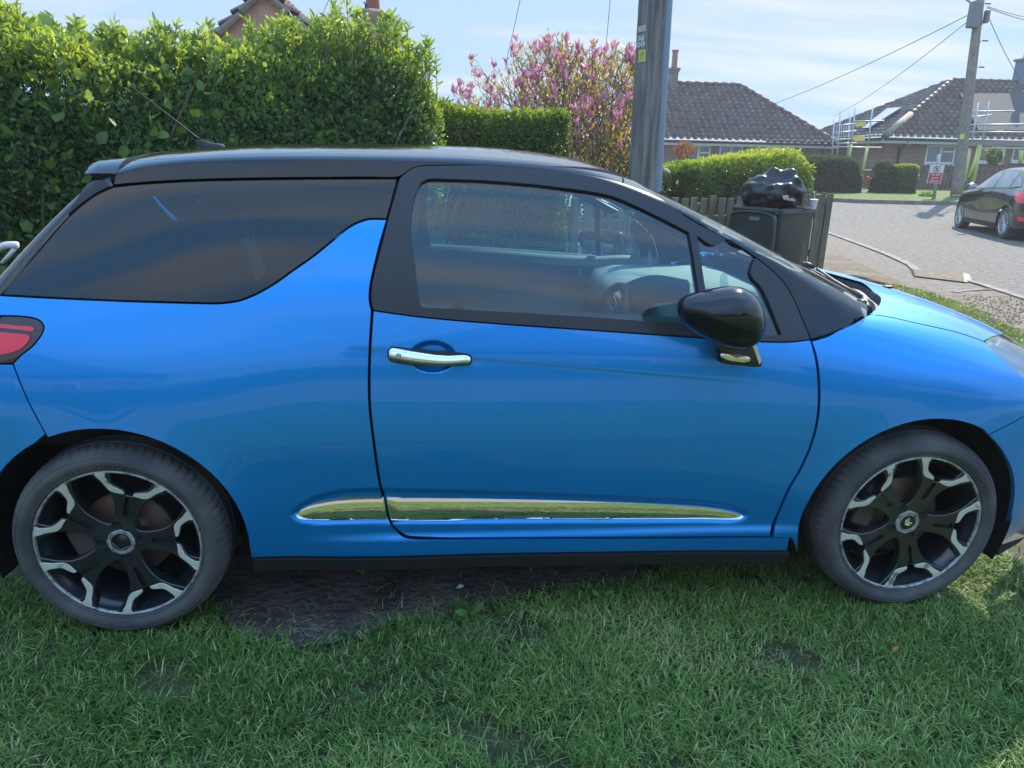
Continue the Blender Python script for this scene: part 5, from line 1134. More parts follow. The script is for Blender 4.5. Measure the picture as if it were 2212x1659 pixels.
# ================================================================== fence, poles, bin
wood=pbr('weathered_wood',(.13,.105,.078),.85,noise=(3,.35,.65,8,(6,6,1)),col2=(.25,.21,.155),bump=(30,.5,.006,(8,8,1)))
woodg=pbr('mossy_wood',(.085,.085,.055),.9,noise=(3,.35,.65,8,(5,5,1)),col2=(.17,.15,.105),bump=(30,.5,.006,(8,8,1)))
f0=at_d(1238,420,7.3); f1=at_d(1790,412,9.7); f0=np.array(f0[:2]); f1=np.array(f1[:2]); FL=np.linalg.norm(f1-f0); fx=(f1-f0)/FL; fn=np.array([fx[1],-fx[0]])
FE=empty('picket_fence',(float(f0[0]),float(f0[1]),0),'weathered wooden picket fence running behind the bin and the parked car','fence'); FI=Matrix.Translation(-Vector(FE.location))
RZ=atan2(fx[1],fx[0])
def fbox(name,s,o,z0,h,w,t,mat,rot=0.,label=None):
    c=f0+fx*s+fn*o; mb=MB(); R_=Matrix.Rotation(RZ,3,'Z')@Matrix.Rotation(rot,3,'Y'); mb.box((c[0],c[1],z0+h/2+gz(c[1])),(w,t,h),R_,bev=.003); k=mb.build(name,mat,FE); k.matrix_parent_inverse=FI
    if label: k['label']=label
    return k
r=np.random.default_rng(3); s=.02
while s<FL-.56:
    fbox('picket',s,.025,.03,1.00+r.normal(0,.012),.098,.019,wood,r.normal(0,.010)); s+=.158
fbox('rail',FL/2,0,.74,.085,FL,.036,wood).location; 
fbox('rail',FL/2,0,.25,.085,FL,.036,wood)
for q in (0.0,1.9,FL-.62,FL-.02): fbox('fence_post',q,-.05,-.05,1.02,.09,.09,woodg)
for i,(o,w) in enumerate(((.045,.125),(.030,.105),(.055,.13),(.03,.10),(.05,.13))): fbox('board',FL-.50+.118*i,o,.03,1.02+.02*(i%2)+r.normal(0,.008),w,.022,woodg,r.normal(0,.006))
# -------- near pole with its cable guard and number plates
pm=pbr('pole_wood',(.15,.142,.13),.9,noise=(2.2,.35,.62,9,(9,9,.55)),col2=(.42,.39,.355),bump=(14,1.,.04,(12,12,.35)))
pc=at_d(1399,300,7.0); px_,py_=float(pc[0]),float(pc[1]); PO=empty('telegraph_pole',(px_,py_,0),'thick weathered wooden pole with grey cable guard and yellow notice in mid picture','pole'); pi_=Matrix.Translation(-Vector(PO.location))
def pp(o): o.matrix_parent_inverse=pi_; return o
n=40; V=[]; hs=np.linspace(-.1,6.5,34); rr_=np.random.default_rng(2)
for h in hs:
    R0_=.150-.0065*h
    for k in range(n):
        a=2*pi*k/n; dr_=.0025*sin(a*7+1.3)+.002*sin(a*13+h*.6)-.007*exp(-((a-4.35)/.03)**2)-.006*exp(-((a-4.75-.02*sin(h))/.025)**2); V.append((px_+(R0_+dr_)*cos(a)-.013*h,py_+(R0_+dr_)*sin(a),h))
pp(mk('pole_shaft',V,[(i*n+k,i*n+(k+1)%n,(i+1)*n+(k+1)%n,(i+1)*n+k) for i in range(len(hs)-1) for k in range(n)],pm,PO,True))
gm=pbr('cable_guard',(.20,.27,.34),.5,.2,bump=(6,.3,.01)); V=[]
for h in np.linspace(0,6.5,12):
    cx_=px_-.013*h; R0_=.150-.0065*h
    for a in np.linspace(-1.75,1.2,14): V.append((cx_+R0_*.80+.062*cos(a),py_-.035+.062*sin(a),h))
pp(mk('cable_guard',V,[(14*i+k,14*i+k+1,14*i+k+15,14*i+k+14) for i in range(11) for k in range(13)],gm,PO,True))
def on_pole(px,py): # point on the pole front at this pixel -> angle, height
    best=None
    for a in np.linspace(pi,2*pi,181):
        z=2.5
        for _ in range(6):
            R0_=.150-.0065*z; p=np.array([px_-.013*z+R0_*cos(a),py_+R0_*sin(a),z]); q=proj([p])[0]; z+=(q[1]-py)*7/FPX
        d=abs(q[0]-px)
        if best is None or d<best[0]: best=(d,a,z)
    return best[1],best[2]
def wrap(name,V2,F2,a,z,off,mat,rot=0.,parent=None):
    V=[]
    for x,y,zz in V2:
        x2,y2=x*cos(rot)-y*sin(rot),x*sin(rot)+y*cos(rot); h=z+y2; R0_=.150-.0065*h+off+zz; aa=a+x2/.15; V.append((px_-.013*h+R0_*cos(aa),py_+R0_*sin(aa),h))
    k=mk(name,V,F2,mat,parent or PO,False); return k if parent else pp(k)
def gridrect(w,h,n=8): 
    V=[(-w/2+w*i/n,y,0) for y in (-h/2,h/2) for i in range(n+1)]; return V,[(i,i+1,n+2+i,n+1+i) for i in range(n)]
def disc(R,n=24): return [(0,0,0)]+[(R*cos(2*pi*k/n),R*sin(2*pi*k/n),0) for k in range(n)],[(0,1+k,1+(k+1)%n) for k in range(n)]
plm=pbr('plate_metal',(.42,.43,.40),.45,.5); wh=pbr('disc_white',(.60,.62,.62),.5); bkk=pbr('letter_black',(.02,.02,.02),.6); yel=pbr('notice_yellow',(.66,.60,.14),.6)
a,z=on_pole(1388,62); wrap('metal_plate',*gridrect(.105,.050),a-.05,z,.003,plm,.06)
for dx_,dy_ in ((.01,.012),(.0,.002),(-.012,-.010),(.022,-.013),(.045,.0)): wrap('plate_hole',*disc(.0035,8),a-.05+dx_/.15,z+dy_,.0055,bkk)
for (x_,y_,ch) in ((1379.5,83,'D'),(1386.5,82,'P'),(1374.5,97.5,'1'),(1380,97,'0'),(1388,95,'5')):
    a,z=on_pole(x_+.6,y_); d_=wrap('number_disc',*disc(.025),a,z,.004,wh); tv,tf=text_mesh(ch,.046,.0); tv[:,2]=0; wrap('letter',tv,tf,a,z,.0065,bkk,parent=d_)
a,z=on_pole(1387,121); yn=wrap('yellow_notice',*gridrect(.078,.105),a,z,.004,yel,.04)
for i,(wd,t_) in enumerate(((.030,.004),(.045,.004),(.052,.005),(.048,.004),(.050,.003),(.054,.003),(.030,.003),(.055,.003))): wrap('notice_line',*gridrect(wd,t_),a+.01,z+.040-.0125*i,.0062,pbr('ink_red',(.4,.12,.03),.6) if i==6 else pbr('ink',(.12,.12,.04),.6),.04,yn)
# -------- far pole with box, steps and wires
pf=at_d(2066,425,24.5); FX,FY=float(pf[0]),float(pf[1]); fz=gz(FY); P2_=empty('telegraph_pole',(FX,FY,fz),'tall brown wooden pole with transformer box beside the ball-games sign and black car','pole'); fi=Matrix.Translation(-Vector(P2_.location))
def fp(o): o.matrix_parent_inverse=fi; return o
tz=None; top_px=at_d(2122,-40,24.5); lean=np.array([top_px[0]-FX,top_px[1]-FY]); H2=float(top_px[2])
def fpos(z): t=(z-fz)/(H2-fz); return np.array([FX+lean[0]*t,FY+lean[1]*t,z])
pm2=pbr('pole_brown',(.14,.115,.085),.85,noise=(2,.35,.65,8,(9,9,.5)),col2=(.24,.20,.155)); fp(MB().tube([fpos(z) for z in np.linspace(fz-.1,H2,14)],np.linspace(.195,.125,14),16).build('pole_shaft',pm2,P2_,True))
b=at_d(2108,32,24.3); fp(MB().box((b[0]-.05,b[1],b[2]),(.34,.26,.80),bev=.03).build('cable_box',pbr('box_grey',(.12,.15,.17),.5),P2_)); b=at_d(2131,36,24.3); fp(MB().box(b,(.12,.20,.40),bev=.03).build('cable_box',pbr('box_grey2',(.10,.12,.14),.5),P2_))
for q in ((2134,8),(2128,88),(2112,90),(2107,120),(2120,145),(2116,52)): b=at_d(q[0],q[1],24.4); fp(MB().tube([b+[-.10,0,0],b+[.10,0,0]],.022,6).build('step_iron',bkk,P2_,True))
b=at_d(2078,295,24.3); fp(MB().box(b,(.14,.02,.17)).build('yellow_tag',yel,P2_)); b=at_d(2066,422,24.3); fp(MB().box(b,(.30,.02,.05)).build('pale_tag',plm,P2_))
wm=pbr('wire',(.10,.10,.11),.6)
def wire(p0,p1,sag,rad,label,group):
    p0,p1=np.array(p0),np.array(p1); t=np.linspace(0,1,24)[:,None]; q=p0*(1-t)+p1*t; q[:,2]-=sag*4*(t*(1-t))[:,0]; tag(MB().tube(q,rad,5,False).build('overhead_wire',wm,None,True),label,'cable',group)
A=at_d(2112,22,24.4)
wire(A,at_d(1540,362-100,60),.5,.014,'upper wire from the far pole down past the left bungalow roof',None)
wire(at_d(2110,30,24.4),at_d(1800,331-80,52),.3,.013,'steeper wire from the far pole down to the scaffolding',None)
wire(at_d(2133,14,24.4),at_d(2290,46,34),.1,.014,'wire leaving the far pole to the right, upper one',None)
wire(at_d(2133,17,24.4),at_d(2290,56,34),.1,.014,'wire leaving the far pole to the right, lower one',None)
wire(at_d(2133,30,24.4),at_d(2202,168,33),.1,.013,'wire from the far pole to the right-hand chimney',None)
wire(at_d(2086,-2,24.4),at_d(2110,12,24.4),.02,.03,'short thick cable at the top of the far pole',None)
wire(at_d(1126,-12,14),at_d(1092,140,15.5),.02,.0065,'thin wire dropping behind the magnolia, left one',None)
wire(at_d(1319,-12,14),at_d(1308,112,15),.02,.0065,'thin wire dropping behind the magnolia, right one',None)
wire(at_d(716,-14,15),at_d(686,52,17),.02,.0065,'thin wire meeting the brick gable roof',None)
# -------- wheelie bin, rubbish bag, cup
bc=np.array(at_d(1672,500,8.15)); bg_=gz(bc[1]); BN=empty('wheelie_bin',(float(bc[0]),float(bc[1]),bg_),'dark green wheelie bin with its lid hanging open in front of the picket fence','bin',rz=radians(-58))
bmat=pbr('bin_green',(.013,.028,.027),.42,bump=(300,.1,.001),noise=(3,.45,.7),col2=(.022,.042,.040))
# local: -Y = hinge side (towards the viewer), +Y front
mb=MB(); V=[]; 
def rrect(wx,wy,z,cy=0,rd=.05,n=5):
    o=[]
    for sx,sy,a0 in ((1,1,0),(-1,1,90),(-1,-1,180),(1,-1,270)):
        for k in range(n): a=radians(a0+90*k/(n-1)); o.append((sx*(wx/2-rd)+rd*cos(a),cy+sy*(wy/2-rd)+rd*sin(a),z))
    return o
lv=[rrect(.40,.44,.04,.02),rrect(.42,.46,.10,.02),rrect(.50,.60,.80,0),rrect(.52,.63,.90,0),rrect(.55,.67,.905,0),rrect(.58,.70,.91,0),rrect(.58,.70,.955,0),rrect(.56,.68,.965,0),rrect(.54,.66,.96,0),rrect(.50,.60,.60,0)]
n=len(lv[0]); mb.add([p for l in lv for p in l],[(i*n+k,i*n+(k+1)%n,(i+1)*n+(k+1)%n,(i+1)*n+k) for i in range(len(lv)-1) for k in range(n)]+[tuple(range(n))[::-1]])
mb.build('bin_body',bmat,BN,auto=50)
mb=MB(); mb.tube([(-.27,-.40,.945),(.27,-.40,.945)],.030,12); 
mb.box((-.22,-.37,.93),(.05,.08,.05)); mb.box((.22,-.37,.93),(.05,.08,.05)); mb.build('hinge_bar',bmat,BN,auto=50)
lp=cat(np.array([(-.26,.90),(-.285,.80),(-.29,.5),(-.285,.30),(-.24,.25),(0,.235),(.24,.25),(.285,.30),(.29,.5),(.285,.80),(.26,.90)]),.03,True)
mb=MB(); n=len(lp); cc=np.array([0,.55]); V=[]
for s_,y in ((1,-.400),(1.0,-.445),(.97,-.452),(.93,-.447),(.91,-.438),(.4,-.432),(0,-.430)): V+=[(cc[0]+(q[0]-cc[0])*s_,y,cc[1]+(q[1]-cc[1])*s_) for q in lp]
mb.add(V,[(i*n+k,i*n+(k+1)%n,(i+1)*n+(k+1)%n,(i+1)*n+k) for i in range(6) for k in range(n)]); ld=mb.build('bin_lid',bmat,BN,auto=40)
MB().box((.02,-.436,.50),(.10,.012,.05)).build('lid_label',pbr('lbl',(.6,.62,.6),.6),ld); MB().box((.03,-.437,.855),(.12,.008,.035)).build('lid_crest',pbr('lbl2',(.16,.18,.17),.5),ld)
for sx in (-1,1): MB().lathe([(.001,-.03),(.08,-.03),(.10,-.02),(.10,.02),(.08,.03),(.001,.03)],(sx*.25,-.24,.10),(1,0,0),24).build('bin_wheel',M['rubber'],BN,auto=40)
MB().tube([(-.25,-.24,.10),(.25,-.24,.10)],.012,8).build('axle',M['alu'],BN,True)
# bag
Rb=Matrix.Rotation(radians(-58),3,'Z')
def bloc(x,y,z): v=Rb@Vector((x,y,z)); return (float(bc[0])+v.x,float(bc[1])+v.y,bg_+v.z)
bagm=pbr('bin_bag',(.012,.013,.018),.26,bump=(16,.8,.02))
def vloc(r_,u_,t_): return bloc(.885*r_+.47*t_,.47*r_-.88*t_,u_)
bm=bmesh.new(); bmesh.ops.create_icosphere(bm,subdivisions=5,radius=1)
rr=random.Random(4); fld=[(Vector((rr.gauss(0,1),rr.gauss(0,1),rr.gauss(0,1))).normalized(),rr.uniform(2.5,9),rr.uniform(0,6),rr.uniform(.020,.075)) for _ in range(9)]
for v in bm.verts:
    q=v.co.copy(); d=1.12-sum(a*abs(sin(q.dot(k)*f+ph)) for k,f,ph,a in fld)
    x,y,z=q.x*d,q.y*d,q.z*d; 
    op=Vector((.05,-.55,.62)).normalized(); dd=q.dot(op)   # torn mouth towards the viewer
    if dd>.86: k=(dd-.86)/.14; x*=1-.20*k; y*=1-.35*k; z*=1-.30*k
    v.co=Vector((x*.40,y*.40,max(z,-.62)*.285+.03*sin(x*3)))
me=bpy.data.meshes.new('rubbish_bag'); bm.to_mesh(me); bm.free(); me.materials.append(bagm); [setattr(p,'use_smooth',True) for p in me.polygons]
bag=bpy.data.objects.new('rubbish_bag',me); COL.objects.link(bag); bag.location=bloc(-.03,-.07,1.12); bag.rotation_euler=(0,0,radians(-15)); tag(bag,'torn black rubbish bag heaped on the open wheelie bin','rubbish bag')
o=crumple('litter_wrapper',vloc(-.13,1.17,.25),(.06,.04,.05),pbr('wrap_orange',(.75,.16,.03),.4),'orange wrapper poking out of the black rubbish bag','litter',1)
o=crumple('litter_wrapper',vloc(.0,1.10,.27),(.06,.05,.05),wht,'crumpled white and red paper in the mouth of the rubbish bag','litter',8)
o=crumple('litter_wrapper',vloc(.12,1.07,.25),(.09,.06,.05),pbr('card_tan',(.42,.36,.30),.7),'tan food carton in the mouth of the rubbish bag','litter',12)
o=crumple('litter_wrapper',vloc(.27,1.02,.02),(.045,.05,.09),pbr('card_brown',(.30,.22,.16),.7),'brown paper bag wedged between the rubbish bag and bin rim','litter',14)
cu=empty('paper_cup',vloc(.37,.96,.0),'white paper cup with a straw standing on the bin rim','cup'); MB().lathe([(.001,0),(.030,0),(.042,.09),(.045,.092),(.045,.097),(.034,.104),(.001,.105)],(0,0,0),(0,0,1),24).build('cup_body',wht,cu,auto=40); MB().tube([(0,0,.10),(-.006,0,.17),(-.03,0,.185)],.004,6).build('straw',wht,cu,True)
# white bird figure behind the pole
b=at_d(1442,370,9.5); tag(MB().tube([b+[-.05,0,.03],b+[-.02,0,.015],b+[.02,0,-.01],b+[.03,0,-.03]],[.008,.022,.020,.006],10).build('garden_ornament',wht,None,True),'small white ornament in the hedge just right of the wooden pole','ornament')
# -------- ball games sign
sp_=at_d(2019,424,23.6); SX,SY=float(sp_[0]),float(sp_[1]); sz=gz(SY); SG=empty('warning_sign',(SX,SY,sz),'red and white No ball games allowed sign on a grey post','sign'); si=Matrix.Translation(-Vector(SG.location))
def spn(o): o.matrix_parent_inverse=si; return o
tp_=at_d(2028,334,23.6); spn(MB().tube([(SX,SY,sz-.1),tuple(tp_)],.050,12).build('sign_post',pbr('galv_post',(.22,.27,.29),.5,.4),SG,True))
c=np.array(at_d(2021,376,23.45)); ux=np.array([cos(YAW),-sin(YAW),0.]); uy=np.array([.055,0,1.]); wN=np.cross(ux,uy); 
def srect(w,h,u,v,off): return MB().prism([(u-w/2,v-h/2),(u+w/2,v-h/2),(u+w/2,v+h/2),(u-w/2,v+h/2)],c+wN*off,ux,uy,.004)
bd=spn(srect(.455,.565,0,0,.0).build('sign_board',pbr('sign_white',(.62,.60,.60),.5),SG)); red=pbr('sign_red',(.42,.03,.06),.5)
def sc(o): o.parent=bd; o.matrix_parent_inverse=Matrix(); return o
sc(srect(.40,.30,0,-.115,.006).build('red_field',red,bd))
for t_,v in (('No ball',-.02),('games',-.115),('allowed',-.212)):
    tv,tf=text_mesh(t_,.088,.001); sc(MB().add([c+wN*(.012+z)+ux*x*1.05+uy*(y+v) for x,y,z in tv],tf).build('lettering',pbr('sign_text',(.75,.70,.70),.5),bd))
ring=[c+wN*.008+ux*(.10*cos(a))+uy*(.155+.095*sin(a)) for a in np.linspace(0,2*pi,33)]; drk_r=pbr('sign_dark_red',(.16,.02,.04),.5); sc(MB().tube(ring,.008,6,False).build('prohibition_ring',drk_r,bd,True))
def sl_(pts,rad): sc(MB().tube([c+wN*.009+ux*u+uy*v for u,v in pts],rad,6).build('running_figure',bkk,bd,True))
sc(MB().tube([c+wN*.010+ux*-.068+uy*.222,c+wN*.010+ux*.068+uy*.088],.007,6).build('prohibition_bar',drk_r,bd,True))
sl_([(.0,.20),(.005,.165),(-.005,.135)],.012); sl_([(-.005,.14),(-.03,.115),(-.045,.085)],.009); sl_([(-.005,.14),(.03,.12),(.045,.085)],.009); sl_([(-.04,.165),(.0,.18),(.04,.16)],.007); sc(MB().lathe([(.001,-.014),(.014,0),(.001,.014)],c+wN*.009+uy*.225,(0,1,0),10).build('running_figure',bkk,bd,True))
# ================================================================== buildings
def brickmat(name,c1,c2,mortar,scale=1.,bw=.225,bh=.075):
    m=bpy.data.materials.new(name); m.use_nodes=True; t=m.node_tree; b=t.nodes['Principled BSDF']; tcn=nn(t,'ShaderNodeTexCoord'); s=nn(t,'ShaderNodeSeparateXYZ'); t.links.new(tcn.outputs['Object'],s.inputs[0])
    ad=nn(t,'ShaderNodeMath',operation='ADD'); t.links.new(s.outputs[0],ad.inputs[0]); t.links.new(s.outputs[1],ad.inputs[1]); cb_=nn(t,'ShaderNodeCombineXYZ'); t.links.new(ad.outputs[0],cb_.inputs[0]); t.links.new(s.outputs[2],cb_.inputs[1])
    br=nn(t,'ShaderNodeTexBrick'); br.inputs['Scale'].default_value=1; br.inputs['Brick Width'].default_value=bw*scale; br.inputs['Row Height'].default_value=bh*scale; br.inputs['Mortar Size'].default_value=.010*scale; br.inputs['Color1'].default_value=(*c1,1); br.inputs['Color2'].default_value=(*c2,1); br.inputs['Mortar'].default_value=(*mortar,1); br.inputs['Bias'].default_value=-.2
    t.links.new(cb_.outputs[0],br.inputs['Vector']); nz=nn(t,'ShaderNodeTexNoise'); nz.inputs['Scale'].default_value=2.5; nz.inputs['Detail'].default_value=8; t.links.new(tcn.outputs['Object'],nz.inputs['Vector'])
    mxx=nn(t,'ShaderNodeMix',data_type='RGBA',blend_type='OVERLAY'); mxx.inputs[0].default_value=.55; t.links.new(br.outputs[0],mxx.inputs[6]); t.links.new(nz.outputs[1],mxx.inputs[7]); 
    hs=nn(t,'ShaderNodeHueSaturation'); hs.inputs['Saturation'].default_value=.85; t.links.new(mxx.outputs[2],hs.inputs['Color']); t.links.new(hs.outputs[0],b.inputs['Base Color']); b.inputs['Roughness'].default_value=.9
    bp=nn(t,'ShaderNodeBump'); bp.inputs['Distance'].default_value=.01; bp.inputs['Strength'].default_value=.6; t.links.new(br.outputs['Fac'],bp.inputs['Height']); bp.invert=True; t.links.new(bp.outputs[0],b.inputs['Normal']); return m
brick=brickmat('brick_red',(.27,.105,.065),(.19,.075,.050),(.30,.26,.22)); brick2=brickmat('brick_orange',(.52,.20,.095),(.38,.15,.075),(.36,.30,.24))
tile=pbr('pantile',(.085,.058,.052),.65,noise=(2.2,.35,.68,9),col2=(.15,.12,.115),bump=(18,.3,.01)); upvc=pbr('upvc_white',(.62,.66,.68),.4); wgl=pbr('window_dark',(.05,.075,.09),.12,0,.3,.05,spec=.8,noise=(1.3,.35,.65),col2=(.13,.17,.19)); gut=pbr('gutter_black',(.02,.02,.022),.5); fas=pbr('fascia_white',(.55,.56,.56),.6); 
t=tile.node_tree; b=t.nodes['Principled BSDF']; b.inputs['Specular IOR Level'].default_value=.25; l=b.inputs['Base Color'].links[0].from_socket; at=nn(t,'ShaderNodeAttribute',attribute_name='roll_glint'); pw=nn(t,'ShaderNodeMath',operation='POWER'); pw.inputs[1].default_value=1.7; t.links.new(at.outputs['Fac'],pw.inputs[0]); wm_=nn(t,'ShaderNodeMix',data_type='RGBA'); t.links.new(pw.outputs[0],wm_.inputs[0]); t.links.new(l,wm_.inputs[6]); wm_.inputs[7].default_value=(.34,.29,.28,1); t.links.new(wm_.outputs[2],b.inputs['Base Color'])
felt=pbr('roof_felt',(.035,.042,.050),.85)
def tiles(name,a,b,c,d,mat,parent,Mi,tw=.32,rh=.34,seg=7,hh=.085):
    """pantile slope: a,b eaves (left,right) c,d ridge (right,left); real rolls and course steps"""
    a,b,c,d=[np.array(v,float) for v in (a,b,c,d)]; ex=(b-a); LX=np.linalg.norm(ex); ex/=LX; m0=d-a; up=m0-ex*(m0@ex); LY=np.linalg.norm(up); up/=LY; nrm=np.cross(ex,up); nrm/=np.linalg.norm(nrm)
    if nrm[2]<0: nrm=-nrm
    s0=(d-a)@ex; s1=(c-a)@ex; rows=int(LY/rh); V=[];F=[]; mn=min(0,s0); mx_=max(LX,s1); cols=int((mx_-mn)/tw*seg)+1
    for r_ in range(rows+1):
        for e in (0,1):
            t=min((r_+e*.999)*rh/LY,1.); lo=0+(s0)*t; hi=LX+(s1-LX)*t; lift=(.095 if e==0 else .004)
            for k in range(cols+1):
                u=mn+(mx_-mn)*k/cols; uc=min(max(u,lo),hi); ph=(u/tw)%1.; z=hh*(max(0,sin(pi*min(ph/.45,1)))**1.2 if ph<.45 else -.25*sin(pi*(ph-.45)/.55)); ir=.010*sin(u*3.7+r_*2.1); V.append(a+ex*uc+up*(LY*t)+nrm*(z+lift+ir*.4))
    w_=cols+1
    for r_ in range(2*(rows+1)-1):
        for k in range(cols):
            F.append((r_*w_+k,r_*w_+k+1,(r_+1)*w_+k+1,(r_+1)*w_+k))
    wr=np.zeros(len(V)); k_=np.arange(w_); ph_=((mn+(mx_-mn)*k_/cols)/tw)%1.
    for r_ in range(rows+1): wr[2*r_*w_:(2*r_+1)*w_]=((ph_>.02)&(ph_<.40))*np.random.default_rng(r_).uniform(.35,1.15,w_)  # pale roll edges: sunlit crescents painted into the tile colour
    o=mk(name,V,np.array(F),mat,parent,False,attr={'roll_glint':wr}); o.matrix_parent_inverse=Mi; return o
def ridge(p,q,parent,Mi,mat=tile,r_=.11):
    p,q=np.array(p,float),np.array(q,float); L=np.linalg.norm(q-p); k=max(2,int(L/.45)); mb=MB()
    for i in range(k): a=p+(q-p)*i/k; b=p+(q-p)*(i+.98)/k; mb.tube([a,b],[r_*1.08,r_*.96],10)
    o=mb.build('ridge_tiles',mat,parent,True); o.matrix_parent_inverse=Mi; return o
def window(x0,x1,z0,z1,y,parent,Mi,lights=2,top=True,frame=.07):
    mb=MB(); t=.06; W=x1-x0; H=z1-z0; mb.box(((x0+x1)/2,y-.02,z0+frame/2),(W,t,frame)); mb.box(((x0+x1)/2,y-.02,z1-frame/2),(W,t,frame)); mb.box((x0+frame/2,y-.02,(z0+z1)/2),(frame,t,H-2*frame)); mb.box((x1-frame/2,y-.02,(z0+z1)/2),(frame,t,H-2*frame))
    for i in range(1,lights): mb.box((x0+W*i/lights,y-.025,(z0+z1)/2),(frame*1.25,t,H-2*frame))
    if top: xa=x0+W*(lights-1)/lights; mb.box(((xa+x1)/2,y-.022,z0+H*.66),((x1-xa)-2*frame,t,frame))
    mb.box(((x0+x1)/2,y-.06,z0-.04),(W+.10,.16,.07))
    o=mb.build('window',upvc,parent); o.matrix_parent_inverse=Mi; g=MB().box(((x0+x1)/2,y-.005,(z0+z1)/2),(W-frame,.02,H-frame)).build('pane',wgl,o); return o
def X_at(px,py,Y): return float(at_y(px,py,Y)[0])
def Z_at(px,py,Y): return float(at_y(px,py,Y)[2])
# --- bungalow across the road
YW=31.0; xl,xr=X_at(1290,306,YW),X_at(1778,309,YW); ze=Z_at(1600,307,YW-.4); g0=gz(YW)-.1
B1_=empty('bungalow',((xl+xr)/2,YW,g0),'brown-roofed brick bungalow with three white windows right of the wooden pole','house'); Bi=Matrix.Translation(-Vector(B1_.location))
o=MB().box(((xl+xr)/2,YW+3.4,(g0+ze)/2),(xr-xl,6.8,ze-g0)).build('wall',brick,B1_); o.matrix_parent_inverse=Bi
rY=YW+3.6; zr_=Z_at(1500,183,rY); rxr=X_at(1598,181,rY); rxl=xl-.5+3.2; e=.38; E_=[(xl-e,YW-e,ze),(xr+e+.25,YW-e,ze)]
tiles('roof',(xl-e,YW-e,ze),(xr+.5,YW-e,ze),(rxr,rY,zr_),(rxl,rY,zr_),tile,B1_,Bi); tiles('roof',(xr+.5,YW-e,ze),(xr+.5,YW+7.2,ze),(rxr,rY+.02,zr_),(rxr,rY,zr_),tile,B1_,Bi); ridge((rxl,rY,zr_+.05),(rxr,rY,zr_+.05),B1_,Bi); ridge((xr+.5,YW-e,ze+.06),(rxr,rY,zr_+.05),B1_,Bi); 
mb=MB().box(((xl+xr)/2+.1,YW-e-.02,ze-.10),(xr-xl+.9,.03,.17)); o=mb.build('fascia',fas,B1_); o.matrix_parent_inverse=Bi; o=MB().tube([(xl-e,YW-e-.08,ze-.02),(xr+.5,YW-e-.08,ze-.02)],.055,8).build('gutter',gut,B1_,True); o.matrix_parent_inverse=Bi
o=MB().tube([(xr-.1,YW-.42,ze-.05),(xr-.05,YW-.08,ze-.45),(xr-.05,YW-.08,g0)],.05,8).build('downpipe',gut,B1_,True); o.matrix_parent_inverse=Bi
for q in ((1482,1534,313,360),(1553,1603,313,352),(1647,1702,313,350)): window(X_at(q[0],330,YW),X_at(q[1],330,YW),Z_at(q[0],q[3],YW),Z_at(q[0],q[2],YW),YW,B1_,Bi,2,q[0]<1500)
# side extension wall and chimney
cx0,cx1=X_at(1447,150,YW+3.4),X_at(1463,150,YW+3.4); cz1=Z_at(1455,147,YW+3.4)
ch=MB().box(((cx0+cx1)/2,YW+3.4,(zr_-.8+cz1)/2),(cx1-cx0,.5,cz1-zr_+.8)); ch.box(((cx0+cx1)/2,YW+3.4,cz1-.06),(cx1-cx0+.14,.62,.10)); ch.box(((cx0+cx1)/2,YW+3.4,cz1-.16),(cx1-cx0+.07,.56,.08)); o=ch.build('chimney',brickmat('brick_dull',(.17,.13,.11),(.13,.10,.09),(.26,.24,.22)),B1_); o.matrix_parent_inverse=Bi
pz=Z_at(1455,108,YW+3.4); p=MB().lathe([(.14,cz1-.02),(.13,pz-.1),(.165,pz-.08),(.165,pz),(.12,pz),(.11,pz-.3)],((cx0+cx1)/2+.02,YW+3.4,0),(0,0,1),16).build('chimney_pot',pbr('terracotta',(.30,.14,.10),.8),o,auto=40)
for k,x_ in enumerate((1602,1606,1611)): z_=Z_at(x_,274,YW+.9); 
# white bird-like vent tiles
b=at_y(1608,273,YW+.95); o=MB().box(b+[-.05,-.2,.02],(.05,.1,.10)).box(b+[.08,-.2,.03],(.04,.1,.13)).box(b+[-.14,-.2,0],(.05,.1,.08)).build('white_tile_marks',fas,B1_); o.matrix_parent_inverse=Bi
# --- right-hand bungalow with scaffolding
YR=28.0; wl=X_at(1917,300,YR); wr=wl+13.5; ze2=Z_at(1960,300,YR-.4); g1=gz(YR)
B2_=empty('bungalow',(wl+6,YR,g1),'brick bungalow with hipped roof, solar panel and half-stripped tiles at the right','house'); Bj=Matrix.Translation(-Vector(B2_.location))
def bj(o): o.matrix_parent_inverse=Bj; return o
bj(MB().box(((wl+wr)/2,YR+3.6,(g1+ze2)/2-.05),(wr-wl,7.2,ze2-g1+.1)).build('wall',brick,B2_)); rY2=YR+3.9; zr2=Z_at(2100,177,rY2); rx0=X_at(2056,176,rY2); rx1=wr-3; e=.42
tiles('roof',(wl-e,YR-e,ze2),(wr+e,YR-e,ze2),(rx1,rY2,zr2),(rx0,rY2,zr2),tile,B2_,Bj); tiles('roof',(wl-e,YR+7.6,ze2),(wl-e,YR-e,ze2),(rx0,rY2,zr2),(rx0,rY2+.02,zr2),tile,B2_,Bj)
ridge((rx0,rY2,zr2+.05),(rx1,rY2,zr2+.05),B2_,Bj); ridge((wl-e,YR-e,ze2+.06),(rx0,rY2,zr2+.05),B2_,Bj); ridge((wl-e,YR+7.6,ze2+.06),(rx0,rY2,zr2+.05),B2_,Bj)
h0=np.array((wl-e,YR-e,ze2+.06)); h1_=np.array((rx0,rY2,zr2+.05)); bj(MB().tube([h0+(h1_-h0)*.03,h0+(h1_-h0)*.36],.15,10).build('pale_hip_tiles',pbr('mortar_pale',(.34,.28,.22),.85,noise=(9,.4,.6),col2=(.22,.17,.13)),B2_,True))
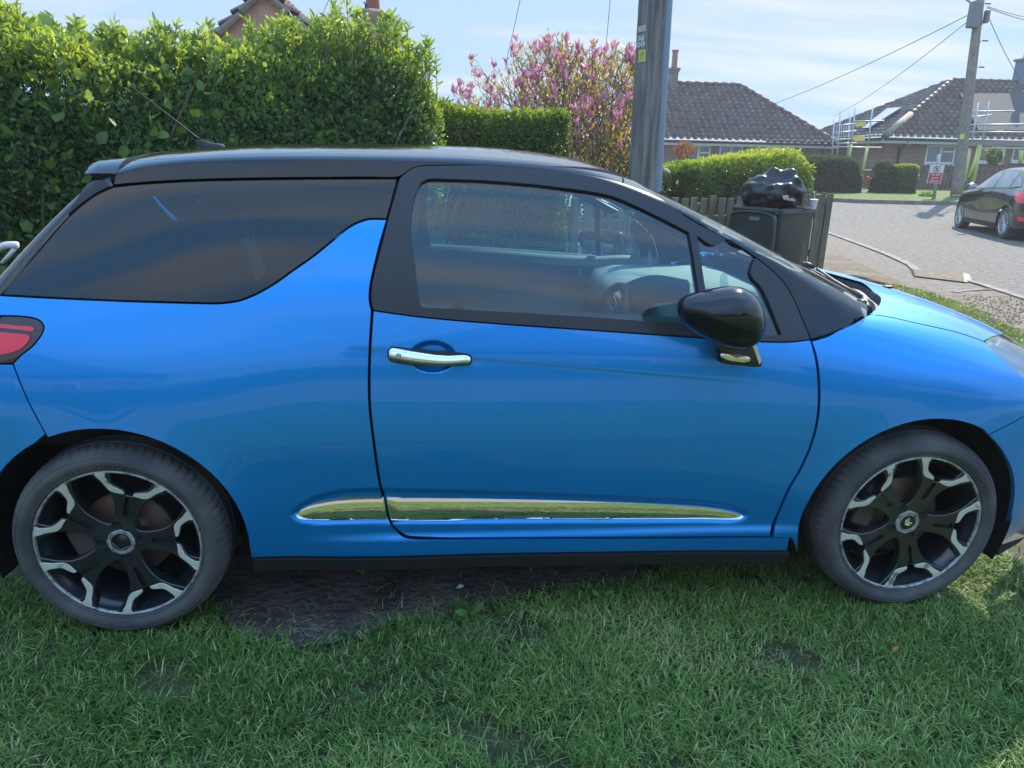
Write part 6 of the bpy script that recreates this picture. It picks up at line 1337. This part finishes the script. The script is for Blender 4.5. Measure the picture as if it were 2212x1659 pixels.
bj(MB().box(((wl+wr)/2,YR-e-.02,ze2-.10),(wr-wl+.9,.03,.17)).build('fascia',fas,B2_)); bj(MB().box((wl-e-.02,YR+3.6,ze2-.10),(.03,8.0,.17)).build('fascia',fas,B2_)); bj(MB().tube([(wl-e,YR-e-.08,ze2-.02),(wr+e,YR-e-.08,ze2-.02)],.055,8).build('gutter',gut,B2_,True)); bj(MB().tube([(wl-e-.08,YR-e,ze2-.02),(wl-e-.08,YR+7.6,ze2-.02)],.055,8).build('gutter',gut,B2_,True))
bj(MB().tube([(wl+.62,YR-.45,ze2-.1),(wl+.58,YR-.08,ze2-.4),(wl+.55,YR-.08,g1)],.05,8).build('downpipe',gut,B2_,True)); bj(MB().box((X_at(1962,318,YR)+.3,YR-.01,Z_at(1962,307,YR)),(.30,.06,.20)).build('air_brick',gut,B2_))
window(X_at(1999,330,YR),X_at(2062,330,YR),Z_at(2000,353,YR),Z_at(2000,313,YR),YR,B2_,Bj); window(X_at(2112,330,YR),X_at(2162,330,YR),Z_at(2112,350,YR),Z_at(2112,318,YR),YR,B2_,Bj); window(X_at(2186,330,YR),X_at(2250,330,YR),Z_at(2190,349,YR),Z_at(2190,318,YR),YR,B2_,Bj)
def onroof(px,py):   # on the front slope
    n_=np.cross([1,0,0],[0,rY2-(YR-e),zr2-ze2]); d=ray(px,py); p0=np.array([wl,YR-e,ze2]); return CAM+d*(((p0-CAM)@n_)/(d@n_))
q=[onroof(*v) for v in ((2068,213),(2330,211),(2330,292),(2107,292))]; n_=np.cross([1,0,0],[0,rY2-(YR-e),zr2-ze2]); n_/=np.linalg.norm(n_); n_=n_ if n_[2]>0 else -n_
bj(MB().add([v+n_*.24 for v in q]+[v for v in q],[(0,1,2,3),(0,4,5,1),(1,5,6,2),(2,6,7,3),(3,7,4,0)]).build('felt_roof_patch',felt,B2_))
def onhip(px,py):
    n2=np.cross([0,1,0],[rx0-(wl-e),0,zr2-ze2]); d=ray(px,py); p0=np.array([wl-e,YR,ze2]); return CAM+d*(((p0-CAM)@n2)/(d@n2))
n2=np.cross([0,1,0],[rx0-(wl-e),0,zr2-ze2]); n2=n2/np.linalg.norm(n2); n2=n2 if n2[2]>0 else -n2
q=[onhip(*v) for v in ((1920,247),(1952,245),(1880,290),(1866,290))]; sp3=bj(MB().add([v+n2*.30 for v in q]+[v+n2*.24 for v in q],[(0,1,2,3),(7,6,5,4),(0,4,5,1),(1,5,6,2),(2,6,7,3),(3,7,4,0)]).build('solar_panel',pbr('solar_glass',(.05,.12,.22),.08,0,1,.02),B2_))
cq=X_at(2206,150,rY2); bj(MB().box((cq+.25,rY2,zr2+.35),(.75,.6,1.3)).box((cq+.25,rY2,zr2+1.02),(.9,.72,.10)).build('chimney',pbr('chimney_slate',(.10,.17,.25),.8),B2_)); bj(MB().lathe([(.15,0),(.12,.55),(.17,.58),(.17,.66)],(cq+.15,rY2,zr2+1.05),(0,0,1),14).build('chimney_pot',pbr('pot_grey',(.14,.20,.26),.8),B2_,auto=40))
# garage wall and gate between the bungalows
xg0,xg1=X_at(1800,330,33),X_at(1895,330,33); bl_=empty('outbuilding',((xg0+xg1)/2,33.2,gz(33)),'low brick outbuilding between the two bungalows behind the scaffold','outbuilding'); bk=Matrix.Translation(-Vector(bl_.location)); o=MB().box(((xg0+xg1)/2,34.5,(gz(33)+Z_at(1840,322,33))/2+.1),(xg1-xg0,3,Z_at(1840,322,33)-gz(33))).build('wall',brick,bl_); o.matrix_parent_inverse=bk; o=MB().box(((xg0+xg1)/2,34.4,Z_at(1840,318,33)+.1),(xg1-xg0+.4,3.4,.14)).build('roof',fas,bl_); o.matrix_parent_inverse=bk
# picket fence and gate by the sign
fd=pbr('fence_dark',(.085,.065,.05),.9,noise=(3,.4,.6),col2=(.15,.12,.09)); GY=27.0
PF=empty('picket_fence',(X_at(1980,425,GY),GY,gz(GY)),'dark low picket fence behind the ball-games sign','fence'); Pi_=Matrix.Translation(-Vector(PF.location)); x_=X_at(1972,425,GY); xe=X_at(2330,425,GY); mb=MB(); 
pk=[]
while x_<xe:
    o=MB().box((x_,GY,gz(GY)+.56),(.09,.025,1.02)).build('picket',fd,PF); o.matrix_parent_inverse=Pi_; x_+=.20
for z_ in (.35,.80): o=MB().box(((X_at(1972,425,GY)+xe)/2,GY+.04,gz(GY)+z_),(xe-X_at(1972,425,GY),.04,.09)).build('rail',fd,PF); o.matrix_parent_inverse=Pi_
GT=empty('garden_gate',(X_at(1877,420,GY),GY,gz(GY)),'brown wooden garden gate between the clipped bushes','gate'); Gi=Matrix.Translation(-Vector(GT.location)); x_=X_at(1864,420,GY); 
while x_<X_at(1893,420,GY): o=MB().box((x_,GY,gz(GY)+.48),(.11,.03,.88)).build('board',pbr('gate_wood',(.13,.08,.055),.9),GT) if x_==X_at(1864,420,GY) else MB().box((x_,GY,gz(GY)+.48),(.11,.03,.88)).build('board',bpy.data.materials['gate_wood'],GT); o.matrix_parent_inverse=Gi; x_+=.13
o=MB().box((X_at(1878,366,GY),GY-.03,Z_at(1878,367,GY)),(X_at(1893,366,GY)-X_at(1864,366,GY),.05,.06)).build('top_rail',fas,GT); o.matrix_parent_inverse=Gi
c=at_d(1872,392,26.3); tag(crumple('post_box',tuple(c),(.08,.06,.13),pbr('gate_red',(.45,.03,.03),.5),'small red item hanging beside the garden gate','ornament',3),None)
# --- scaffolding
sm=pbr('scaffold_tube',(.42,.44,.46),.4,.7); ys_=pbr('sleeve_yellow',(.42,.45,.12),.5); yb_=pbr('toe_board_yellow',(.70,.48,.05),.6); pl_=pbr('scaffold_plank',(.22,.17,.13),.85)
def scaff(loc_px,dep,tubes,extra,label):
    b=at_g(*loc_px); S_=empty('scaffolding',(float(b[0]),float(b[1]),float(b[2])),label,'scaffolding'); Si=Matrix.Translation(-Vector(S_.location))
    for nm,(xa,ya),(xb,yb2),dd,rad,mt in tubes: o=MB().tube([at_d(xa,ya,dep+dd),at_d(xb,yb2,dep+dd)],rad,7).build(nm,mt,S_,True); o.matrix_parent_inverse=Si
    for nm,p4,dd,mt in extra:
        q=[at_d(x,y,dep+dd) for x,y in p4]; o=MB().add([v for v in q]+[v+CF*.04 for v in q],[(0,1,2,3),(7,6,5,4),(0,4,5,1),(1,5,6,2),(2,6,7,3),(3,7,4,0)]).build(nm,mt,S_); o.matrix_parent_inverse=Si
T='scaffold_pole'; R__='scaffold_rail'
scaff((1850,420),29.5,[(T,(1802,257),(1797,345),.5,.030,sm),(T,(1816,238),(1808,345),0,.030,sm),(T,(1837,242),(1829,350),.8,.030,sm),(T,(1848,232),(1838,318),0,.030,sm),(T,(1885,232),(1874,322),0,.030,sm),
 (R__,(1800,272),(1852,267),.1,.026,sm),(R__,(1797,287),(1850,283),.1,.026,sm),(R__,(1842,262),(1910,261),-.1,.028,sm),(R__,(1800,317),(1905,319),.0,.026,sm),(R__,(1806,310),(1850,309),.0,.024,sm)]+[(T,(1808+5*i,272),(1806+5*i,310),.3,.010,sm) for i in range(8)]+[('yellow_sleeve',(1838,313),(1834,345),-.05,.060,ys_),('yellow_sleeve',(1873,319),(1864,368),-.05,.060,ys_)],
 [('toe_board',((1848,263),(1871,262),(1871,272),(1848,273)),-.1,yb_),('toe_board',((1845,294),(1868,293),(1868,304),(1845,305)),-.1,yb_)],'scaffolding with yellow boards at the left end of the right bungalow')
scaff((2110,425),26.0,[(T,(2113,222),(2099,310),0,.034,sm),(T,(2136,218),(2121,312),0,.034,sm),(R__,(2085,241),(2192,240),0,.028,sm),(R__,(2088,254),(2141,249),0,.024,sm),(R__,(2090,270),(2260,268),0,.032,sm),(R__,(2095,285),(2260,286),0,.032,sm),(R__,(2120,320),(2260,320),-.1,.026,sm),('yellow_sleeve',(2093,322),(2083,392),-.1,.075,ys_),('yellow_sleeve',(2116,315),(2101,392),-.1,.085,ys_),('yellow_sleeve',(2114,330),(2092,382),-.2,.055,ys_),('yellow_sleeve',(2206,325),(2204,352),-.1,.075,ys_),(T,(2170,318),(2166,350),0,.03,sm)],
 [('deck_boards',((2096,305),(2260,303),(2260,316),(2094,315)),-.1,pl_)],'scaffolding with brown deck and yellow sleeved legs behind the black car')
# --- brick gable and chimney beyond the hedge
YG=13.6; ap=at_y(572,-12,YG); zl=Z_at(470,78,YG); GA=empty('brick_gable_house',(float(ap[0]),YG,0.),'orange brick gable end with tiled roof rising behind the tall hedge','house'); Gk=Matrix.Translation(-Vector(GA.location)); ax_=float(ap[0]); az=float(ap[2]); hw=1.28; zb_=az-hw*.86
o=MB().prism([(-hw*3.1,az-hw*3.1*.86-az+az*1. ),(-hw*3.1,.0),(hw*3.1,.0),(hw*3.1,az-hw*3.1*.86),(0,az)],(ax_,YG,0),(1,0,0),(0,0,1),5.5,ez=(0,1,0)).build('wall',brick2,GA); o.matrix_parent_inverse=Gk
tbr=pbr('tile_brown',(.16,.12,.10),.85,noise=(3,.35,.65),col2=(.28,.23,.19))
for s_ in (-1,1):
    w_=hw*3.1+.25; A_=(ax_+s_*w_,YG-.14,az-w_*.86+.10); B_=(ax_+s_*w_,YG+5.6,az-w_*.86+.10); C_=(ax_,YG+5.6,az+.10); D_=(ax_,YG-.14,az+.10)
    if s_>0: tiles('roof',A_,B_,C_,D_,tbr,GA,Gk)
    else: tiles('roof',B_,A_,D_,C_,tbr,GA,Gk)
    mb=MB(); k=9
    for i in range(k):
        t0,t1=i/k,(i+1)/k; x0,x1=ax_+s_*w_*(1-t0)*1,ax_+s_*w_*(1-t1); z0,z1=az-w_*(1-t0)*.86,az-w_*(1-t1)*.86; mb.tube([(x0,YG-.10,z0+.07),(x1,YG-.10,z1+.03)],[.075,.055],6)
    o=mb.build('verge_tiles',tbr,GA); o.matrix_parent_inverse=Gk
ridge((ax_,YG-.1,az+.16),(ax_,YG+5.5,az+.16),GA,Gk,tbr)
YC=17.; cx_=X_at(802,40,YC); cz=Z_at(802,24,YC); o=MB().lathe([(.30,cz-2.),(.30,cz-.42),(.34,cz-.36),(.38,cz-.2),(.41,cz-.06),(.36,cz),(.001,cz+.01)],(cx_,YC,0),(0,0,1),18).build('chimney',pbr('sooty_brick',(.20,.16,.12),.9,noise=(5,.35,.65),col2=(.30,.24,.17),bump=(14,.5,.03)),GA,auto=50); o.matrix_parent_inverse=Gk
o=MB().box((cx_,YC,cz-2.5),(.7,.7,4.)).build('chimney_stack',brick2,GA); o.matrix_parent_inverse=Gk
o=MB().lathe([(.17,cz),(.145,cz+1.2)],(cx_+.05,YC,0),(0,0,1),18).build('chimney_pot',pbr('pot_red',(.25,.07,.04),.8),GA,True); o.matrix_parent_inverse=Gk; o=MB().tube([(cx_-.12,YC-.1,cz),(cx_-.12,YC-.1,cz+.14),(cx_-.16,YC-.1,cz+.17)],.02,6).build('flue_bracket',M['matt'],GA,True); o.matrix_parent_inverse=Gk
# --- house and hedge across the street behind the photographer (seen mirrored in the paint)
def house_back(x,w,label):
    H=empty('house',(x,-16,0),label,'house'); Hi=Matrix.Translation(-Vector(H.location)); o=MB().box((x,-18.5,1.6),(w,5,3.2)).build('wall',brick,H); o.matrix_parent_inverse=Hi
    o=MB().prism([(-w/2-.3,3.15),(w/2+.3,3.15),(0,5.6)],(x,-15.6,0),(1,0,0),(0,0,1),6).build('roof',tile,H); o.matrix_parent_inverse=Hi
    for k in (-1,1): 
        o=MB().box((x+k*w*.24,-15.97,1.7),(1.5,.1,1.2)).build('window',upvc,H); o.matrix_parent_inverse=Hi; g=MB().box((x+k*w*.24,-15.90,1.7),(1.3,.04,1.0)).build('pane',wgl,o)
house_back(-11,8,'brick house across the street, mirrored in the rear wing'); house_back(3,9,'brick house across the street opposite the car door'); house_back(17,9,'brick house across the street, right of the others')
c1_=(-22.,-12.6); c2_=(26.,-12.8); hh_=hedge('hedge',c1_,c2_,lambda t:1.2+0*t,.8,5000,.22,'low hedge along the far side of the street',sd=8.2,inner=.1)
# ================================================================== black hatchback parked across the road
fw=at_g(2066,492); rw_=at_g(2159,516)
dv=np.array([fw[0]-rw_[0],fw[1]-rw_[1]]); WB=np.linalg.norm(dv); dv/=WB; ang=atan2(dv[1],dv[0]); sc_=WB/2.65
BC=empty('parked_car',(float(rw_[0]),float(rw_[1]),float(rw_[2])),'shiny black five-door hatchback parked across the road at the right','car',rz=ang); BC.scale=(sc_,)*3
# local: +X forward, near (visible) side is -Y?  pick the side facing the camera
tocam=np.array([CAM[0]-rw_[0],CAM[1]-rw_[1]]); lft=np.array([-dv[1],dv[0]]); SD=1 if tocam@lft>0 else -1      # +1: local +Y side faces the camera
CW=.91; y_off=-SD*(CW-.02)      # wheel faces at y=0 local -> body centre at y_off
gx2=[-.85,-.6,-.2,.3,.9,1.5,2.1,2.65,3.1,3.45]; gz2=[.18,.35,.55,.75,.90,1.0,1.12,1.3,1.45]
gv2=np.array([[.62,.80,.84,.85,.86,.86,.86,.85,.78,.5],[.68,.86,.90,.90,.90,.90,.90,.90,.82,.55],[.70,.88,.91,.905,.90,.90,.905,.91,.82,.56],[.70,.87,.905,.90,.895,.895,.90,.89,.78,.5],[.66,.84,.88,.885,.885,.885,.87,.83,.66,.4],[.60,.79,.83,.845,.85,.85,.81,.72,.5,.3],[.52,.70,.76,.785,.795,.79,.71,.55,.3,.2],[.42,.56,.64,.68,.70,.68,.52,.3,.2,.1],[.35,.45,.54,.58,.60,.56,.35,.2,.1,.1]])
_ax=spline(gx2,gv2.T); _az=spline(gz2,np.zeros(len(gz2)))
zc2=spline([-.85,-.6,-.3,0,.5,1.,1.5,1.9,2.2,2.5,2.8,3.1,3.3,3.45],[.80,1.0,1.22,1.34,1.40,1.40,1.32,1.12,.97,.90,.84,.74,.66,.58]); zr2_=spline([-.85,-.6,-.3,0,.5,1.,1.5,1.9,2.2,2.5,2.8,3.1,3.3,3.45],[.92,1.16,1.36,1.44,1.48,1.48,1.40,1.22,1.08,1.02,.97,.88,.80,.66])
def PB(x,s):
    x=np.atleast_1d(np.asarray(x,float)); s=np.atleast_1d(np.asarray(s,float)); x,s=np.broadcast_arrays(x,s); sh=x.shape; x=x.ravel(); s=s.ravel(); zc=zc2(x); Sx=lambda z: _az(z,_ax(x)); zz=np.minimum(s,zc); y=Sx(zz); y0=Sx(zc); t=np.clip((s-zc)/.5,0,1.4); zr=np.maximum(zr2_(x),zc+.02); h=zr-zc
    tt=np.where(t<=1,t,2-t); g=np.where(t<=1,1,-1); b0=(1-tt)**3;b1=3*tt*(1-tt)**2;b2=3*tt*tt*(1-tt);b3=tt**3; yc=b0*y0+b1*(y0-.03)+b2*.62*y0; z2=b0*zc+b1*(zc+.6*h)+b2*zr+b3*zr; up=s>zc
    return np.stack([x,np.where(up,yc*g,y),np.where(up,z2,zz)],-1).reshape(*sh,3)
def bpanel(name,uv_poly,mat,off=0.,ds=.05,both=True,top=False,holes=(),par=None):
    pl=clean(np.array(uv_poly,float),.004); pl=pl if area2(pl)>0 else pl[::-1]; uv,F=cdt(pl,[h if area2(h)>0 else h[::-1] for h in holes],ds); Q=PB(uv[:,0],uv[:,1]); N=normals(PB,uv[:,0],uv[:,1]); s_=np.sign(np.median(N[:,1]+ (N[:,2] if top else 0))); N=N*(s_ if s_!=0 else 1); Q=Q+N*off
    t=Q[F]; fn=np.cross(t[:,1]-t[:,0],t[:,2]-t[:,0]); bad=(fn*N[F].mean(1)).sum(1)<0; F[bad]=F[bad][:,::-1]; n=len(Q)
    
    if not top:
        mk(name,Q+[0,y_off,0],F,mat,par or BC,True,N); return mk(name,Q*[1,-1,1]+[0,y_off,0],F[:,::-1].copy(),mat,par or BC,True,N*[1,-1,1])
    ctr=np.abs(Q[:,1])<2e-3; mi_=np.where(ctr,np.arange(n),0); mi_[~ctr]=n+np.arange((~ctr).sum()); V=np.vstack([Q,Q[~ctr]*[1,-1,1]])+[0,y_off,0]; NN=np.vstack([N,N[~ctr]*[1,-1,1]]); FF=np.vstack([F,mi_[F[:,::-1]]]); return mk(name,V,FF,mat,par or BC,True,NN)
bpt=pbr('black_paint',(.006,.007,.010),.25,0,1,.02); bgl=pbr('car_glass',(.10,.13,.15),.05,0,.8,.02,spec=.8)
def arch(c,a0=-5,a1=185,r_=.365): return [(c+r_*cos(radians(a)),.33+r_*sin(radians(a))) for a in np.linspace(a0,a1,20)]
bp_=[(-.85,.30),(-.85,.80)]+[(x,float(zc2(x))+.5) for x in np.linspace(-.84,3.44,50)]+[(3.45,.30),(3.1,.20)]+arch(2.65)[0:][::1]+[(.42,.20)]+arch(0.)+[(-.5,.24)]
bpanel('body',bp_,bpt,ds=.05,top=True)
def zs(x): return float(zc2(x))
bpanel('side_window',[(1.02,1.02),(1.08,1.36),(1.25,1.345),(1.50,1.275),(1.80,1.13),(1.93,1.03),(1.90,.985),(1.5,1.0)],bgl,.006); bpanel('side_window',[(.26,1.04),(.30,1.34),(.60,1.375),(.98,1.375),(.93,1.03)],bgl,.006); bpanel('quarter_light',[(.18,1.05),(.22,1.31),(-.05,1.20),(-.22,1.09)],bgl,.006)
bpanel('windscreen',[(1.62,zs(1.62)+.09),(1.45,zs(1.45)+.12)]+[(1.32,zs(1.32)+.5)]+[(x,zs(x)+.5) for x in (1.6,1.9,2.2,2.34)]+[(2.30,zs(2.3)+.30),(2.18,zs(2.18)+.10),(1.9,zs(1.9)+.07)],bgl,.006,ds=.08,top=True)
bpanel('rear_window',[(-.12,zs(-.12)+.12),(-.08,zs(-.08)+.5),(-.3,zs(-.3)+.5),(-.62,zs(-.62)+.5),(-.66,zs(-.66)+.18),(-.4,zs(-.4)+.10)],bgl,.006,ds=.08,top=True)
bpanel('tail_light',[(-.52,.98),(-.30,.95),(-.22,.925),(-.30,.88),(-.45,.80),(-.62,.76),(-.80,.76),(-.83,.86),(-.76,.95)],M['red'],.010,ds=.03); bpanel('rear_reflector',[(-.62,.42),(-.78,.42),(-.80,.49),(-.60,.50)],M['red'],.006)
for x_ in (.96,.05,1.98): bpanel('door_seam',[(x_-.006,.30),(x_+.006,.30),(x_+.006,.98),(x_-.006,.98)],M['dark'],.003,ds=.03)
for x_ in (1.05,.20): bpanel('door_handle',[(x_,.885),(x_+.19,.875),(x_+.19,.905),(x_,.915)],M['blackgloss'],.02)
bpanel('window_trim',[(-.25,1.075),(.2,1.03),(.95,1.0),(1.95,.955),(1.95,.970),(.95,1.017),(.2,1.047),(-.23,1.092)],M['blackgloss'],.009); bpanel('sill_skirt',[(.42,.20),(2.25,.20),(2.25,.30),(.42,.30)],M['matt'],.012)
for s_ in (-1,1):
    o=MB().box((1.86,s_*1.0+y_off,1.02),(.14,.20,.13),bev=.045).build('wing_mirror',bpt,BC,auto=60); MB().box((1.785,s_*1.0+y_off,1.02),(.006,.16,.095)).build('mirror_glass',M['chrome'],o)
    for xw in (0.,2.65):
        yy=y_off+s_*(CW-.025); o=MB().lathe([(.20,-.01),(.225,.0),(.29,.004),(.315,-.012),(.325,-.05),(.325,-.17),(.30,-.19),(.2,-.19)],(xw,yy,.325),(0,s_,0),48).build('wheel',M['rubber'],BC,auto=40)
        mb=MB(); mb.lathe([(.222,.001),(.212,.004),(.205,-.010),(.20,-.05)],(xw,yy,.325),(0,s_,0),48); mb.lathe([(.001,-.006),(.055,-.006),(.06,-.02)],(xw,yy,.325),(0,s_,0),24)
        for k in range(15):
            a=2*pi*k/15; d=np.array([cos(a),0,sin(a)]); a2=a+.12; d2=np.array([cos(a2),0,sin(a2)]); c_=np.array([xw,yy-s_*.012,.325]); mb.tube([c_+d*.05,c_+(d*.5+d2*.5)*.13,c_+d2*.215],[.012,.010,.013],5)
        mb.build('alloy_rim',pbr('alloy_bright',(.55,.56,.58),.3,.8) if 'alloy_bright' not in bpy.data.materials else bpy.data.materials['alloy_bright'],o,auto=40); MB().lathe([(.20,-.06),(.001,-.06)],(xw,yy,.325),(0,s_,0),32).build('wheel_well',M['dark'],o)
mb=MB()
for s_ in (-1,1):
    for c in (0.,2.65):
        th=np.radians(np.arange(-20,201,12)); V=[]
        for t in th: V+=[(c+.372*cos(t),y_off+s_*.86,.33+.372*sin(t)),(c+.372*cos(t),y_off+s_*.60,.33+.372*sin(t))]
        mb.add(V,[(2*i,2*i+1,2*i+3,2*i+2) for i in range(len(th)-1)])
mb.box((1.3,y_off,.27),(1.9,1.6,.12)); mb.box((1.3,y_off,.3),(4.2,1.1,.2)); mb.build('underbody',M['dark'],BC)
# ================================================================== thin air volume added to imitate lens veiling glare
hv=bpy.data.materials.new('glare_air'); hv.use_nodes=True; t=hv.node_tree; t.nodes.clear(); o_=nn(t,'ShaderNodeOutputMaterial'); pv=nn(t,'ShaderNodeVolumePrincipled'); pv.inputs['Color'].default_value=(.86,.92,1,1); pv.inputs['Density'].default_value=.0015; pv.inputs['Anisotropy'].default_value=.35; t.links.new(pv.outputs[0],o_.inputs['Volume'])
hz=MB().box((5,20,5),(190,125,14)).build('glare_veil',hv); tag(hz,'thin pale veil added over the street to imitate lens glare','glare_veil',kind='stuff')
print('done',len(bpy.data.objects))
